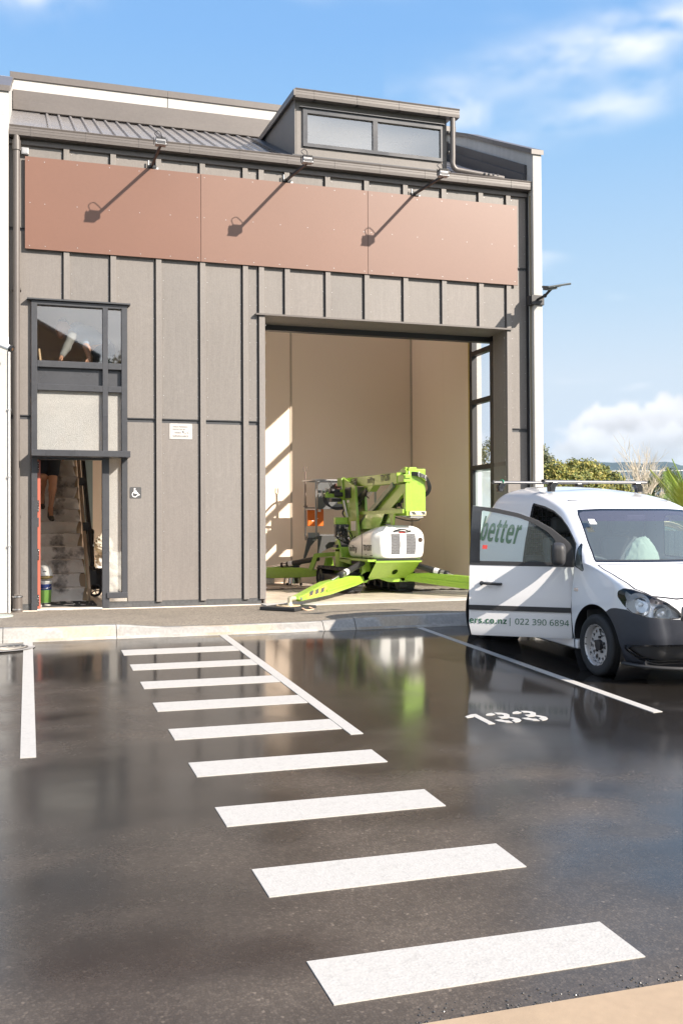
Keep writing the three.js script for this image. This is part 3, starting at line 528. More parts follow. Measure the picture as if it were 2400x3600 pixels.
// left downpipe with rubber coupling at the foot
mesh('downpipe', [rod([-0.153, 0.24, 0.11], [-0.153, 6.8, 0.115], 0.046, 0.046, 20), rod([-0.153, 6.58, 0.115], [-0.153, 6.72, 0.115], 0.058, 0.058, 20)], M.trim, unit);
mesh('pipe_coupling', [rod([-0.14, -0.02, 0.11], [-0.14, 0.22, 0.11], 0.07, 0.062, 20)], std(rgb(0.1, 0.085, 0.075), 0.4), unit);
mesh('pipe_band', [0.02, 0.2].map((y) => rod([-0.14, y, 0.11], [-0.14, y + 0.02, 0.11], 0.0745, 0.0745, 20)), M.steel, unit);
mesh('pipe_clip', [[1.35], [4.6]].map(([y]) => bx(-0.215, -0.09, y - 0.015, y + 0.015, 0.0, 0.11)), M.trim, unit);
// interior
M.floor = phys(rgb(0.82, 0.72, 0.62), 0.3, { map: T.conc, roughnessMap: T.rough, bumpMap: T.fine, bumpScale: 0.0006 });
mesh('floor', bx(-0.262, 8.02, -0.12, 0.0, -5.2, 0.06), M.floor, unit);
mesh('floor_apron', prismY([[3.41, -0.02], [3.41, 0.38], [3.9, 0.46], [7.7, 0.36], [7.7, -0.02]], -0.1, 0.004), M.precast, unit);
mesh('back_wall', [bx(-0.262, 5.25, 0, 8.9, -5.32, -5.2), bx(5.262, 7.98, 0, 8.9, -5.32, -5.2)], M.board, unit);
mesh('wall_joint', bx(5.235, 5.275, 0, 8.3, -5.2, -5.19), M.boardTrim, unit);
mesh('corner_trim', bx(7.93, 7.965, 0, 8.3, -5.2, -5.165), M.boardTrim, unit);
const under = (z) => roofY(Math.max(z, -3.3)) - 0.2;
const lining = (x0, x1, y0, za, zb) => prismX([[za, y0], [za, under(za)], [Math.max(zb, -3.3), under(zb)], [zb, under(zb)], [zb, y0]].filter((p, i, a) => !i || p[0] !== a[i - 1][0] || p[1] !== a[i - 1][1]), x0, x1);
for (const [za, zb] of [[-4.71, -5.2], [-3.46, -4.705], [-2.26, -3.455]]) mesh('side_lining', lining(7.965, 8.02, 0, za, zb), M.board, unit);
mesh('side_lining', [lining(7.965, 8.02, 6.5, -0.06, -2.26), bx(7.965, 8.02, 0, 6.5, -0.55, -0.06), bx(7.965, 8.02, 0, 0.12, -2.26, -0.55)], M.board, unit);
mesh('side_lining', lining(-0.262, -0.22, 0, -0.06, -5.2), M.board, unit);
mesh('window_trim', bx(7.955, 7.985, 0, 6.5, -2.262, -2.215), std(rgb(0.62, 0.45, 0.12), 0.6), unit);
mesh('inner_lining', [bx(1.45, 3.4, 0, 6.85, -0.16, -0.12), bx(-0.22, 0.02, 0, 6.85, -0.16, -0.12), bx(0.02, 1.45, 4.5, 6.85, -0.16, -0.12), bx(3.4, 7.96, 5.0, 6.85, -0.16, -0.12)], M.board, unit);
{
  const w = new THREE.Group(); w.name = numbered('side_window'); unit.add(w);
  mesh('frame', [bx(7.96, 8.06, 0.1, 6.5, -2.22, -2.1), bx(7.96, 8.06, 0.1, 6.5, -0.66, -0.55), bx(7.96, 8.06, 6.38, 6.5, -2.1, -0.66), bx(7.96, 8.06, 0.1, 0.2, -2.1, -0.66),
    ...[2.22, 3.452, 4.366, 5.4].map((y) => bx(7.96, 8.06, y, y + 0.088, -2.1, -0.66))], M.black, w);
  const ys = [0.2, 2.22, 2.308, 3.452, 3.54, 4.366, 4.454, 5.4, 5.488, 6.38];
  for (let k = 0; k < 5; k++) mesh(k ? 'window_pane' : 'frosted_pane', quad([8.02, ys[2 * k], -0.66], [8.02, ys[2 * k], -2.1], [8.02, ys[2 * k + 1], -2.1], [8.02, ys[2 * k + 1], -0.66]), k ? M.glass : phys(rgb(0.8, 0.9, 0.92), 0.65, { transmission: 0.8, thickness: 0 }), w);
}
// mezzanine over the left part, stair well left open
mesh('mezzanine_floor', [bx(-0.22, 3.3, 3.1, 3.3, -0.95, -0.16), bx(1.25, 3.3, 3.1, 3.3, -5.2, -0.95)], std(rgb(0.42, 0.36, 0.3), 0.8), unit);
mesh('partition', [lining(3.25, 3.37, 3.1, -0.165, -5.2), bx(1.25, 3.25, 3.3, 6.2, -3.0, -2.9)], M.board, unit);
mesh('ceiling', bx(-0.22, 3.25, 6.1, 6.2, -5.2, -0.16), M.whitePaint, unit);
{ // stairs
  const s = new THREE.Group(); s.name = numbered('staircase'); unit.add(s);
  const h = 0.215, go = 0.33, z0 = -1.5, x0 = 0.12, x1 = 0.9;
  M.stairCloth = std(rgb(0.82, 0.78, 0.75), 0.5, { map: tex(1024, (u, v) => { const a = pf(u, v, 5, 6, 21), b = Math.abs(pf(u, v, 9, 5, 41) - 0.5) * 2, d = sstep(0.5, 0.66, a); const q = 1.0 - 0.75 * d * (0.4 + 0.8 * pf(u, v, 30, 3, 5)) + 0.1 * (1 - b) - 0.06; return [q, q * 0.97, q * 0.95]; }, true, 0.8), bumpMap: tex(512, (u, v) => Math.abs(pf(u + 0.08 * pf(u, v, 4, 3, 1), v, 5, 5, 7) - 0.5) * 2, false, 1.2), bumpScale: 0.02 });
  for (let k = 0; k < 14; k++) mesh('step', bx(x0, x1, 0, h * (k + 1) - 0.004, z0 - go * k - go, z0 - go * k, 0.012), std(rgb(0.4, 0.3, 0.2), 0.7), s);
  const edge = (v) => 0.86 + 0.035 * Math.sin(v * 61) + 0.03 * Math.sin(v * 23 + 1);
  const g = sheet((u, v) => { // protective sheet following treads and risers
    const t = v * 12.6, k = Math.floor(t), f = t - k, n = 0.012 * fbm3(u * 5, v * 30, 2, 3);
    let y, z; if (k === 0) { y = 0.012; z = lerp(-0.55, z0, f); } else { const q = k - 1; if (f < 0.42) { y = lerp(h * q, h * (q + 1), f / 0.42) + 0.008; z = z0 - go * q + 0.012; } else { y = h * (q + 1) + 0.008; z = lerp(z0 - go * q + 0.012, z0 - go * (q + 1) + 0.012, (f - 0.42) / 0.58); } }
    const sag = Math.exp(-Math.pow((f - 0.42) / 0.1, 2)) * 0.014;
    return [lerp(0.17, k === 0 ? lerp(0.96, 0.9, f) : edge(v), u) , y + n - sag * 0.3, z + n + sag];
  }, 18, 500);
  mesh('protective_sheet', g, M.stairCloth, s);
  mesh('side_string', bar([0.925, 0.1, -1.2], [0.925, 3.2, -5.9], 0.03, 0.3), std(rgb(0.62, 0.47, 0.34), 0.7), s);
  mesh('handrail', [bar([0.975, 0.62, -1.25], [0.975, 3.9, -6.2], 0.055, 0.1), bar([0.985, 0.3, -1.3], [0.985, 3.0, -5.3], 0.045, 0.16), bx(0.94, 1.03, 0.28, 0.5, -1.33, -1.22)], M.black, s);
  for (const [y, z] of [[1.15, -2.05], [1.95, -3.25]]) mesh('rail_bracket', bx(0.87, 0.97, y - 0.02, y + 0.12, z - 0.04, z + 0.04), M.black, s);
}
mesh('inner_door', bx(1.0, 1.16, 0.0, 2.6, -4.3, -4.26), std(rgb(0.26, 0.33, 0.33), 0.4), unit);
// ---------------------------------------------------------------- things fixed to the front
{
  const sb = thing('sign_board', 'long blank reddish brown sign of three panels above the openings', 'sign', [0, 0, 0]);
  T.signMap = tex(512, (u, v) => { const q = 0.95 + 0.1 * (pf(u, v, 3, 5, 91) - 0.5) + 0.05 * (pf(u, v, 120, 2, 93) - 0.5); return [q, q, q]; }, true, 0.35);
  M.sign = [0, 1, 2].map((k) => std(rgb(...[[0.165, 0.082, 0.056], [0.176, 0.096, 0.069], [0.174, 0.099, 0.074]][k]), 0.42, { map: T.signMap }));  // paler middle and right panels: sun sheen put into the colour
  const xs = [-0.043, 2.494, 5.162, 7.803], sx = [[0.02, 0.235, 0.69, 1.14, 1.585, 2.03, 2.44], [2.55, 2.87, 3.3, 3.72, 4.16, 4.6, 5.1], [5.22, 5.57, 6.0, 6.44, 6.88, 7.32, 7.74]];
  for (let k = 0; k < 3; k++) {
    mesh('sign_panel', bx(xs[k] + 0.003, xs[k + 1] - 0.003, 5.197, 6.53, 0.044, 0.062, 0.002), M.sign[k], sb);
    tag(mesh('screw_head', sx[k].flatMap((x) => [5.25, 5.86, 6.475].map((y) => new THREE.CylinderGeometry(0.0065, 0.0065, 0.004, 8).rotateX(Math.PI / 2).translate(x + rr(-0.01, 0.01), y + rr(-0.01, 0.01), 0.063))), M.galv, sb), null, null, null, 'stuff');
  }
  const lampLabel = ['black floodlight on an arm over the left sign panel', 'black floodlight on an arm over the middle of the sign', 'black floodlight on an arm nearest the right end of the sign'];
  [[1.76, 6.58, 1.767, 6.523, 1.05], [3.832, 6.576, 3.885, 6.495, 1.05], [5.962, 6.562, 6.03, 6.515, 1.05]].forEach(([x, y, lx, ly, lz], k) => {
    const t = thing('floodlight', lampLabel[k], 'floodlight', [x, y, 0.03], 0, 'floodlights over the sign'), X = lx - x, Y = ly - y, Z = lz - 0.03;
    mesh('arm', bar([0, 0, 0], [X, Y, Z], 0.034, 0.034), M.black, t);
    mesh('wall_bracket', [bx(-0.055, 0.07, -0.035, 0.0, 0, 0.05), bx(-0.03, 0.03, -0.05, 0.05, -0.02, 0.006)], M.black, t);
    mesh('conduit', [rod([-0.045, 0, 0.02], [-0.045, 0.075, 0.02], 0.012), bx(0.02, 0.1, -0.05, -0.02, 0.0, 0.03)], M.galv, t);
    const h = mesh('lamp_head', [bx(X - 0.068, X + 0.068, Y + 0.0, Y + 0.07, Z - 0.03, Z + 0.06, 0.008), bx(X - 0.075, X + 0.075, Y - 0.012, Y + 0.012, Z - 0.04, Z + 0.07, 0.005)], M.galv, t);
    for (let i = 0; i < 9; i++) mesh('fin', bx(X - 0.064 + i * 0.016 - 0.003, X - 0.064 + i * 0.016 + 0.003, Y + 0.05, Y + 0.1, Z - 0.03, Z + 0.062), M.black, h);
    mesh('lens_ring', bx(X - 0.062, X + 0.062, Y - 0.004, Y + 0.04, Z + 0.06, Z + 0.072, 0.004), M.darkMetal, h);
    mesh('yoke', [bx(X - 0.095, X - 0.088, Y, Y + 0.1, Z - 0.01, Z + 0.02), bx(X + 0.088, X + 0.095, Y, Y + 0.1, Z - 0.01, Z + 0.02)], M.black, t);
    mesh('cable', tube([[X - 0.03, Y + 0.1, Z], [X - 0.08, Y + 0.17, Z - 0.02], [X - 0.02, Y + 0.21, Z - 0.03], [X + 0.02, Y + 0.16, Z - 0.05], [X * 0.9, Y + 0.03, Z - 0.14]], 0.006, 6, 30), M.black, t);
  });
}
tag(mesh('junction_box', [bx(-0.09, 0.012, 6.558, 6.657, 0.0, 0.06, 0.006), bx(-0.078, 0, 6.57, 6.645, 0.06, 0.066, 0.003)], M.galv), 'small grey junction box above the left end of the sign', 'junction box');
{ // wall light on the right pillar
  const t = thing('wall_lamp', 'flat dark outdoor lamp on an arm on the white corner pillar', 'lamp', [8.1, 4.94, 0.2]);
  mesh('clamp', [bx(-0.135, 0.1, -0.085, 0.075, -0.03, 0.035, 0.006), bx(-0.15, -0.1, -0.09, 0.08, -0.1, -0.01, 0.004)], M.black, t);
  mesh('arm', [rod([-0.02, 0, 0.02], [0.02, 0.03, 0.2], 0.022), rod([0.02, 0.03, 0.2], [0.07, 0.12, 0.33], 0.022), sphere(0.02, 0.03, 0.2, 0.034)], M.black, t);
  const m = new THREE.Matrix4().makeRotationFromEuler(new THREE.Euler(0.25, 0.0, 0.2)).setPosition(0.1, 0.15, 0.42);
  mesh('lamp_head', [bx(-0.2, 0.22, -0.012, 0.02, -0.11, 0.11, 0.008).applyMatrix4(m), bx(-0.2, -0.02, -0.05, -0.008, -0.085, 0.085, 0.012).applyMatrix4(m)], std(rgb(0.06, 0.07, 0.075), 0.35), t);
  mesh('solar_panel', bx(-0.185, 0.205, 0.02, 0.0235, -0.1, 0.1).applyMatrix4(m), phys(rgb(0.25, 0.3, 0.32), 0.15, { clearcoat: 1 }), t);
  mesh('sensor', bx(0.02, 0.07, -0.03, -0.01, -0.03, 0.03, 0.006).applyMatrix4(m), M.white, t);
}
function printed(w, h, draw) {
  const c = document.createElement('canvas'); c.width = w; c.height = h; draw(c.getContext('2d'), w, h);
  const t = new THREE.CanvasTexture(c); t.colorSpace = THREE.SRGBColorSpace; return t;
}
{
  const t = thing('surveillance_sign', 'small white notice under the dark joint reading video surveillance', 'sign', [2.023, 2.506, 0]);
  mesh('plate', bx(0, 0.34, 0, 0.236, 0.002, 0.006), std(rgb(0.45, 0.45, 0.44), 0.6), t);
  const art = printed(680, 472, (g, w, h) => {
    g.fillStyle = '#e2dfdc'; g.fillRect(0, 0, w, h); g.strokeStyle = '#8c8480'; g.lineWidth = 4; g.beginPath(); g.roundRect(40, 36, w - 84, h - 78, 26); g.stroke();
    g.fillStyle = '#4a4140'; g.font = 'bold 58px sans-serif'; g.fillText('THESE PREMISES', 92, 122, 450); g.fillText('PROTECTED BY', 92, 200, 382);
    g.font = 'bold 66px sans-serif'; g.fillStyle = '#2c2625'; g.fillText('VIDEO', 152, 302, 190); g.fillText('SURVEILLANCE', 92, 404, 486);
    g.fillStyle = '#33363a'; g.strokeStyle = '#33363a'; g.lineWidth = 9; g.beginPath(); g.arc(404, 252, 24, 0, 7); g.fill(); g.beginPath(); g.moveTo(420, 270); g.quadraticCurveTo(450, 330, 490, 300); g.lineTo(500, 276); g.stroke(); g.lineWidth = 6; g.beginPath(); g.moveTo(510, 270); g.lineTo(585, 232); g.stroke(); g.fillRect(532, 276, 30, 18); g.beginPath(); g.arc(580, 300, 14, -1.5, 1.5); g.stroke();
    for (const [x, y] of [[24, 20], [w - 26, 24], [24, h - 24], [w - 26, h - 20]]) { g.beginPath(); g.arc(x, y, 8, 0, 7); g.fill(); }
  });
  mesh('print', quad([0, 0, 0.0068], [0.34, 0, 0.0068], [0.34, 0.236, 0.0068], [0, 0.236, 0.0068]), std(rgb(0.55, 0.55, 0.55), 0.6, { map: art }), t, true);
  const a = thing('access_sign', 'small dark square sign with a white wheelchair symbol beside the entrance', 'sign', [1.44, 1.616, 0]);
  const s = new THREE.Shape(), r = 0.016, W = 0.165; s.moveTo(r, 0); s.lineTo(W - r, 0); s.quadraticCurveTo(W, 0, W, r); s.lineTo(W, W - r); s.quadraticCurveTo(W, W, W - r, W); s.lineTo(r, W); s.quadraticCurveTo(0, W, 0, W - r); s.lineTo(0, r); s.quadraticCurveTo(0, 0, r, 0);
  mesh('plate', new THREE.ExtrudeGeometry(s, { depth: 0.005, bevelEnabled: false }).translate(0, 0, 0.001), std(rgb(0.07, 0.07, 0.072), 0.4), a);
  const wm = std(rgb(0.85, 0.85, 0.85), 0.5), z = 0.0065, P = (x, y) => [0.006 + x * 0.155, 0.006 + y * 0.155, z];
  mesh('wheelchair_symbol', [new THREE.CylinderGeometry(0.012, 0.012, 0.002, 16).rotateX(Math.PI / 2).translate(...P(0.4, 0.85)),
    bar(P(0.4, 0.74), P(0.4, 0.45), 0.02, 0.002, [0, 0, 1]), bar(P(0.38, 0.47), P(0.66, 0.47), 0.018, 0.002, [0, 0, 1]), bar(P(0.64, 0.49), P(0.76, 0.24), 0.018, 0.002, [0, 0, 1]), bar(P(0.73, 0.26), P(0.86, 0.31), 0.016, 0.002, [0, 0, 1]), bar(P(0.4, 0.62), P(0.6, 0.62), 0.014, 0.002, [0, 0, 1]),
    new THREE.RingGeometry(0.033, 0.042, 28, 1, 1.85, 4.2).translate(...P(0.42, 0.32))], wm, a);
}
{ // camera and conduits on the white wall at the left edge
  const t = thing('security_camera', 'white bullet security camera on the white wall at the left edge', 'camera', [-0.36, 3.74, 0.2]);
  mesh('mount', [bx(-0.14, 0.1, 0.03, 0.14, 0.0, 0.012), rod([-0.1, -0.02, 0.0], [-0.1, -0.02, 0.05], 0.06, 0.05, 20), rod([-0.1, -0.02, 0.05], [-0.03, 0.0, 0.1], 0.025)], M.white, t);
  mesh('body', rod([-0.12, 0.06, 0.1], [0.13, -0.06, 0.24], 0.045, 0.045, 20), std(rgb(0.7, 0.72, 0.75), 0.35), t);
  mesh('front_ring', rod([0.125, -0.0576, 0.2372], [0.155, -0.072, 0.2542], 0.05, 0.05, 20), M.black, t);
  mesh('lens', rod([0.15, -0.0696, 0.2515], [0.1575, -0.0732, 0.2556], 0.022, 0.022, 16), phys(rgb(0.12, 0.07, 0.04), 0.1, { clearcoat: 1 }), t);
  const c = thing('conduit', 'thin white conduit running down the white wall to the footpath', 'pipe', [-0.25, 0, 0.215]);
  mesh('pipe', rod([0, -0.02, 0], [-0.002, 3.7, 0], 0.014, 0.014, 10), M.white, c);
  for (const y of [0.92, 1.9, 2.85]) mesh('clip', bx(-0.024, 0.024, y - 0.01, y + 0.01, -0.016, 0.016), M.galv, c);
}
// ---------------------------------------------------------------- tracked boom lift inside the opening
const fontB = await new FontLoader().loadAsync('fonts/droid/droid_sans_bold.typeface.json');
const fontR = await new FontLoader().loadAsync('fonts/droid/droid_sans_regular.typeface.json');
function lettering(str, font, h, sx = 1, shear = 0, depth = 0.002) { // starts at the origin, reads along +x, faces +z
  const g = new TextGeometry(str, { font, size: h, depth, curveSegments: 4, bevelEnabled: false });
  g.applyMatrix4(new THREE.Matrix4().set(sx, shear, 0, 0, 0, 1, 0, 0, 0, 0, 1, 0, 0, 0, 0, 1)); return g;
}
M.lime = phys(rgb(0.3, 0.5, 0.045), 0.38, { clearcoat: 0.5, clearcoatRoughness: 0.2, map: T.mottle });
M.limeDark = M.lime;
M.gel = phys(rgb(0.82, 0.82, 0.8), 0.3, { clearcoat: 0.6, clearcoatRoughness: 0.12 });
M.hose = std(rgb(0.016, 0.016, 0.017), 0.42);
M.decal = std(rgb(0.07, 0.07, 0.068), 0.5);
M.chrome = std(rgb(0.8, 0.8, 0.8), 0.12, { metalness: 1 });
M.yellow = std(rgb(0.75, 0.5, 0.06), 0.5);
{
  const t = thing('boom_lift', 'lime green tracked boom lift with a white engine cover and spread outriggers', 'boom lift', [0, 0, 0]);
  // tracks
  for (const [x0, x1] of [[5.29, 5.57], [6.25, 6.55]]) {
    const g = new THREE.Group(); g.name = numbered('track'); t.add(g);
    const R = 0.2, za = -1.68, zb = -3.28, per = (s) => { const L = za - zb, c = Math.PI * R, tot = 2 * L + 2 * c; let d = ((s % 1) + 1) % 1 * tot; if (d < L) return [za - d, 0.015, 0]; d -= L; if (d < c) { const a = d / R; return [zb - Math.sin(a) * R, 0.015 + R - Math.cos(a) * R, -a]; } d -= c; if (d < L) return [zb + d, 0.015 + 2 * R, Math.PI]; d -= L; const a = d / R; return [za + Math.sin(a) * R, 0.015 + R + Math.cos(a) * R, Math.PI - a]; };
    const out = [], inn = []; for (let i = 0; i < 60; i++) { const [z, y] = per(i / 60); out.push([z, y]); }
    const cy = 0.015 + R; const inner = out.map(([z, y]) => { const zc = clamp(z, zb, za); const dz = z - zc, dy = y - cy, l = Math.hypot(dz, dy); return [zc + dz * (l - 0.03) / l, cy + dy * (l - 0.03) / l]; });
    mesh('belt', prismX(out, x0, x1, 0.01, [inner.reverse()]), M.rubber, g);
    const dirt = std(rgb(0.1, 0.085, 0.07), 0.85, { map: T.mottle });
    for (let i = 0; i < 46; i++) { const [z, y, a] = per((i + 0.5) / 46); const b = new THREE.BoxGeometry((x1 - x0) * 0.46, 0.022, 0.055); b.translate(0, -0.008, 0); const c2 = b.clone(); b.translate(-(x1 - x0) * 0.26, 0, 0.014); c2.translate((x1 - x0) * 0.26, 0, -0.014); const q = merge([b, c2]); q.rotateX(a === 0 ? 0 : a); q.translate((x0 + x1) / 2, y, z); mesh('tread_lug', q, i % 3 ? M.rubber : dirt, g); }
    for (const z of [za, zb]) mesh('sprocket', [rod([x0 + 0.03, cy, z], [x1 - 0.03, cy, z], 0.155, 0.155, 24), rod([x0 - 0.004, cy, z], [x1 + 0.004, cy, z], 0.06, 0.06, 16)], M.darkMetal, g);
    for (const z of [-2.1, -2.48, -2.86]) mesh('roller', rod([x0 + 0.02, 0.1, z], [x1 - 0.02, 0.1, z], 0.065, 0.065, 16), M.darkMetal, g);
    mesh('track_frame', bx(x0 + 0.05, x1 - 0.05, 0.12, 0.3, -3.15, -1.85, 0.02), std(rgb(0.05, 0.05, 0.045), 0.6), g);
  }
  // chassis
  mesh('chassis', [bx(5.57, 6.25, 0.26, 0.36, -3.75, -1.5, 0.01), bx(5.7, 6.2, 0.36, 0.52, -3.1, -1.7, 0.01), prism([[5.46, 0.3], [5.52, 0.22], [5.85, 0.27], [5.92, 0.24], [6.05, 0.2], [6.3, 0.2], [6.36, 0.24], [6.42, 0.32], [6.38, 0.4], [5.62, 0.4]], -1.56, -1.44, 0.006)], M.lime, t);
  for (const [x, d] of [[5.52, 1], [6.4, -1]]) for (const z of [-1.5, -3.72]) {
    mesh('outrigger_bracket', [0, 0.11].map((o) => prism([[x - d * 0.12, 0.2], [x - d * 0.14, 0.3], [x - d * 0.0, 0.33], [x + d * 0.05, 0.57], [x + d * 0.16, 0.58], [x + d * 0.2, 0.3], [x + d * 0.1, 0.2]].slice().sort((a, b) => 0), z - 0.07 + o, z - 0.05 + o, 0.003)), M.lime, t);
    mesh('pivot_pin', rod([x, 0.26, z - 0.1], [x, 0.26, z + 0.09], 0.034, 0.034, 14), M.steel, t);
  }
  mesh('rear_gusset', bx(5.57, 5.75, 0.38, 0.48, -2.95, -2.7), M.lime, t);
  mesh('far_frame', [bar([5.33, 0.62, -3.6], [5.85, 0.66, -3.4], 0.1, 0.08), bar([5.24, 0.34, -3.66], [5.34, 0.64, -3.6], 0.1, 0.08)], M.limeDark, t);
  mesh('slew_motor', [rod([5.62, 0.36, -2.75], [5.62, 0.72, -2.75], 0.16, 0.16, 24), bx(5.5, 5.75, 0.6, 0.8, -2.9, -2.6, 0.02)], M.limeDark, t);
  mesh('slew_ring', rod([6.0, 0.5, -2.35], [6.0, 0.6, -2.35], 0.34, 0.34, 32), M.darkMetal, t);
  // outriggers: leg, ram, chrome rod, foot
  const leg = (root, tip, ramTop, ramAt, foot) => {
    const g = new THREE.Group(); g.name = numbered('outrigger'); t.add(g);
    const A = V3(...root), Bv = V3(...tip), d = Bv.clone().sub(A), L = Math.hypot(d.x, d.z), ang = Math.atan2(-d.z, d.x);
    const place = (geo) => geo.rotateY(ang).translate(A.x, 0, A.z);
    const y0 = A.y, y1 = Bv.y, at = (f) => lerp(y0, y1, f);
    const prof = [[-0.08, y0 + 0.05], [L * 0.2, at(0.2) + 0.115], [L * 0.6, at(0.6) + 0.13], [L * 0.93, y1 + 0.05], [L, y1 + 0.03], [L + 0.02, y1 - 0.01], [L * 0.98, y1 - 0.045], [L * 0.55, at(0.55) - 0.09], [L * 0.1, at(0.1) - 0.075], [-0.08, y0 - 0.05]];
    mesh('leg', place(prism(prof, -0.075, 0.075, 0.014)), M.lime, g);
    mesh('rib', [-0.08, 0.08].map((o) => place(bar([L * 0.14, at(0.14) - 0.0, o], [L * 0.62, at(0.62) + 0.0, o], 0.02, 0.03))), M.lime, g);
    const nose = [[0.66, 0.71], [0.74, 0.79], [0.82, 0.87]];
    mesh('hazard_tape', [-0.077, 0.077].map((o) => place(prism([[L * 0.62, at(0.62) + 0.02], [L * 0.62, at(0.62) + 0.085], [L * 0.9, y1 + 0.03], [L * 0.9, y1 - 0.02]], o - 0.001, o + 0.001))), M.yellow, g);
    mesh('tape_mark', nose.flatMap(([p, q]) => [-0.0785, 0.0785].map((o) => place(prism([[L * p, at(p) + 0.0], [L * p - 0.03, at(p) + 0.07], [L * q - 0.03, at(q) + 0.06], [L * q, at(q) - 0.01]], o - 0.001, o + 0.001)))), M.decal, g);
    mesh('pivot_bolt', [-0.085, 0.085].map((o) => place(rod([L * 0.985, y1 - 0.005, o - 0.01], [L * 0.985, y1 - 0.005, o + 0.01], 0.02, 0.02, 10))), M.steel, g);
    const m = V3(...ramTop), e = V3(...ramAt), mid = m.clone().lerp(e, 0.68);
    mesh('ram', [rod(ramTop, mid.toArray(), 0.052, 0.052, 18), rod(mid.toArray(), m.clone().lerp(e, 0.73).toArray(), 0.056, 0.056, 18)], M.black, g);
    mesh('ram_rod', rod(mid.toArray(), ramAt, 0.028, 0.028, 14), M.chrome, g);
    mesh('ram_label', rod(m.clone().lerp(e, 0.5).toArray(), m.clone().lerp(e, 0.58).toArray(), 0.0535, 0.0535, 18), M.white, g);
    mesh('ram_collar', rod(m.clone().lerp(e, 0.62).toArray(), m.clone().lerp(e, 0.68).toArray(), 0.057, 0.057, 18), M.steel, g);
    if (foot) mesh('foot', [rod([tip[0] - 0.1, 0.03, tip[2] + 0.1], [tip[0] - 0.1, 0.075, tip[2] + 0.1], 0.05, 0.035, 16), rod([tip[0] - 0.1, 0.07, tip[2] + 0.1], [tip[0] - 0.1, 0.15, tip[2] + 0.1], 0.03, 0.034, 14), rod([tip[0] + 0.05, y1 - 0.005, tip[2] - 0.05], [tip[0] - 0.1, 0.135, tip[2] + 0.1], 0.035, 0.035, 14), rod([tip[0] - 0.1, 0.028, tip[2] + 0.1], [tip[0] - 0.1, 0.034, tip[2] + 0.1], 0.12, 0.12, 24)], std(rgb(0.62, 0.58, 0.42), 0.4, { metalness: 0.5 }), g);
  };
  leg([5.5, 0.26, -1.47], [3.74, 0.125, 0.8], [5.55, 0.545, -1.45], [4.62, 0.3, -0.34], true);
  leg([5.42, 0.27, -3.72], [4.05, 0.22, -5.02], [5.38, 0.56, -3.62], [4.6, 0.36, -4.5], false);
  leg([6.4, 0.29, -1.47], [7.62, 0.14, 0.7], [6.38, 0.53, -1.42], [7.0, 0.29, -0.42], true);
  leg([6.45, 0.27, -3.72], [7.5, 0.2, -5.0], [6.42, 0.56, -3.62], [7.0, 0.36, -4.4], false);
  // skirt plate under the cover
  mesh('skirt_plate', [prism([[5.645, 0.285], [5.66, 0.27], [6.42, 0.26], [6.47, 0.57], [6.47, 0.6], [5.66, 0.605], [5.66, 0.57]], -0.006, 0.006, 0.003, [[...Array(20)].map((_, i) => [6.09 + 0.052 * Math.cos(i / 20 * 6.283), 0.385 + 0.045 * Math.sin(i / 20 * 6.283)])]).applyMatrix4(new THREE.Matrix4().makeShear(0, 0, 0, 1.35, 0, 0)).translate(0, 0, -1.81)], M.lime, t);
  mesh('deck', [bx(5.5, 6.48, 0.575, 0.612, -2.6, -1.02, 0.006), bx(5.64, 6.48, 0.56, 0.6, -1.06, -1.0, 0.005)], M.lime, t);
  mesh('turret_side', [prismX([[-2.9, 0.56], [-2.9, 0.95], [-2.7, 0.95], [-2.5, 0.62], [-2.0, 0.6], [-2.0, 0.5]], 5.5, 5.53, 0.004)], M.limeDark, t);
  // white engine cover, lofted along z from round-shouldered sections
  {
    const sec = (z) => { // [left x, right x, bottom, top, shoulder radius]
      const f = clamp((z + 2.5) / 1.5), top = lerp(0.98, 1.2, Math.pow(sstep(-0.05, 0.95, f), 0.7)) - 0.0 * f;
      const end = sstep(-1.16, -1.0, z), back = sstep(-2.35, -2.5, z);
      return [5.6 + 0.07 * end + 0.05 * back, 6.58 - 0.04 * end - 0.05 * back, 0.6 + 0.01 * end + 0.05 * back, top - 0.05 * end * end - 0.08 * back, 0.16];
    };
    const ring = (z, k) => { const [a, b, c, d, r] = sec(z), p = []; const w = (b - a) / 2, h = (d - c) / 2, cx = (a + b) / 2, cy = (c + d) / 2; for (let i = 0; i <= 72; i++) { const q = i / 72 * Math.PI * 2, n = 2 / 3.0, cs = Math.cos(q), sn = Math.sin(q), low = sn < 0 ? 2 / 7 : n, sy = Math.sign(sn) * Math.pow(Math.abs(sn), low); p.push([cx + w * k * Math.sign(cs) * Math.pow(Math.abs(cs), low) * (1 - 0.05 * Math.max(0, -sy)), cy + h * k * sy, z]); } return p; };
    const zs = []; for (let z = -2.55; z < -1.16; z += 0.06) zs.push([z, 1]); for (const [z, k] of [[-1.13, 0.998], [-1.09, 0.99], [-1.055, 0.977], [-1.025, 0.958], [-1.0, 0.93], [-0.985, 0.9], [-0.974, 0.86], [-0.969, 0.8], [-0.967, 0.5], [-0.967, 0.25], [-0.967, 0.001]]) zs.push([z, k]);
    zs.unshift([-2.6, 0.97], [-2.62, 0.9], [-2.63, 0.001]); zs.sort((p, q) => p[0] - q[0] || (p[0] < -2 ? p[1] - q[1] : q[1] - p[1]));
    const rings = zs.map(([z, k]) => ring(z, k));
    const g = sheet((u, v) => { const j = Math.min(rings.length - 1, Math.round(v * (rings.length - 1))); return rings[j][Math.round(u * 72)]; }, 72, rings.length - 1);
    mesh('engine_cover', g, M.gel, t);
    mesh('cover_seam', [bx(5.594, 5.6, 0.61, 1.1, -1.625, -1.612), bx(5.66, 6.5, 0.598, 0.606, -1.0, -0.985)], M.black, t);
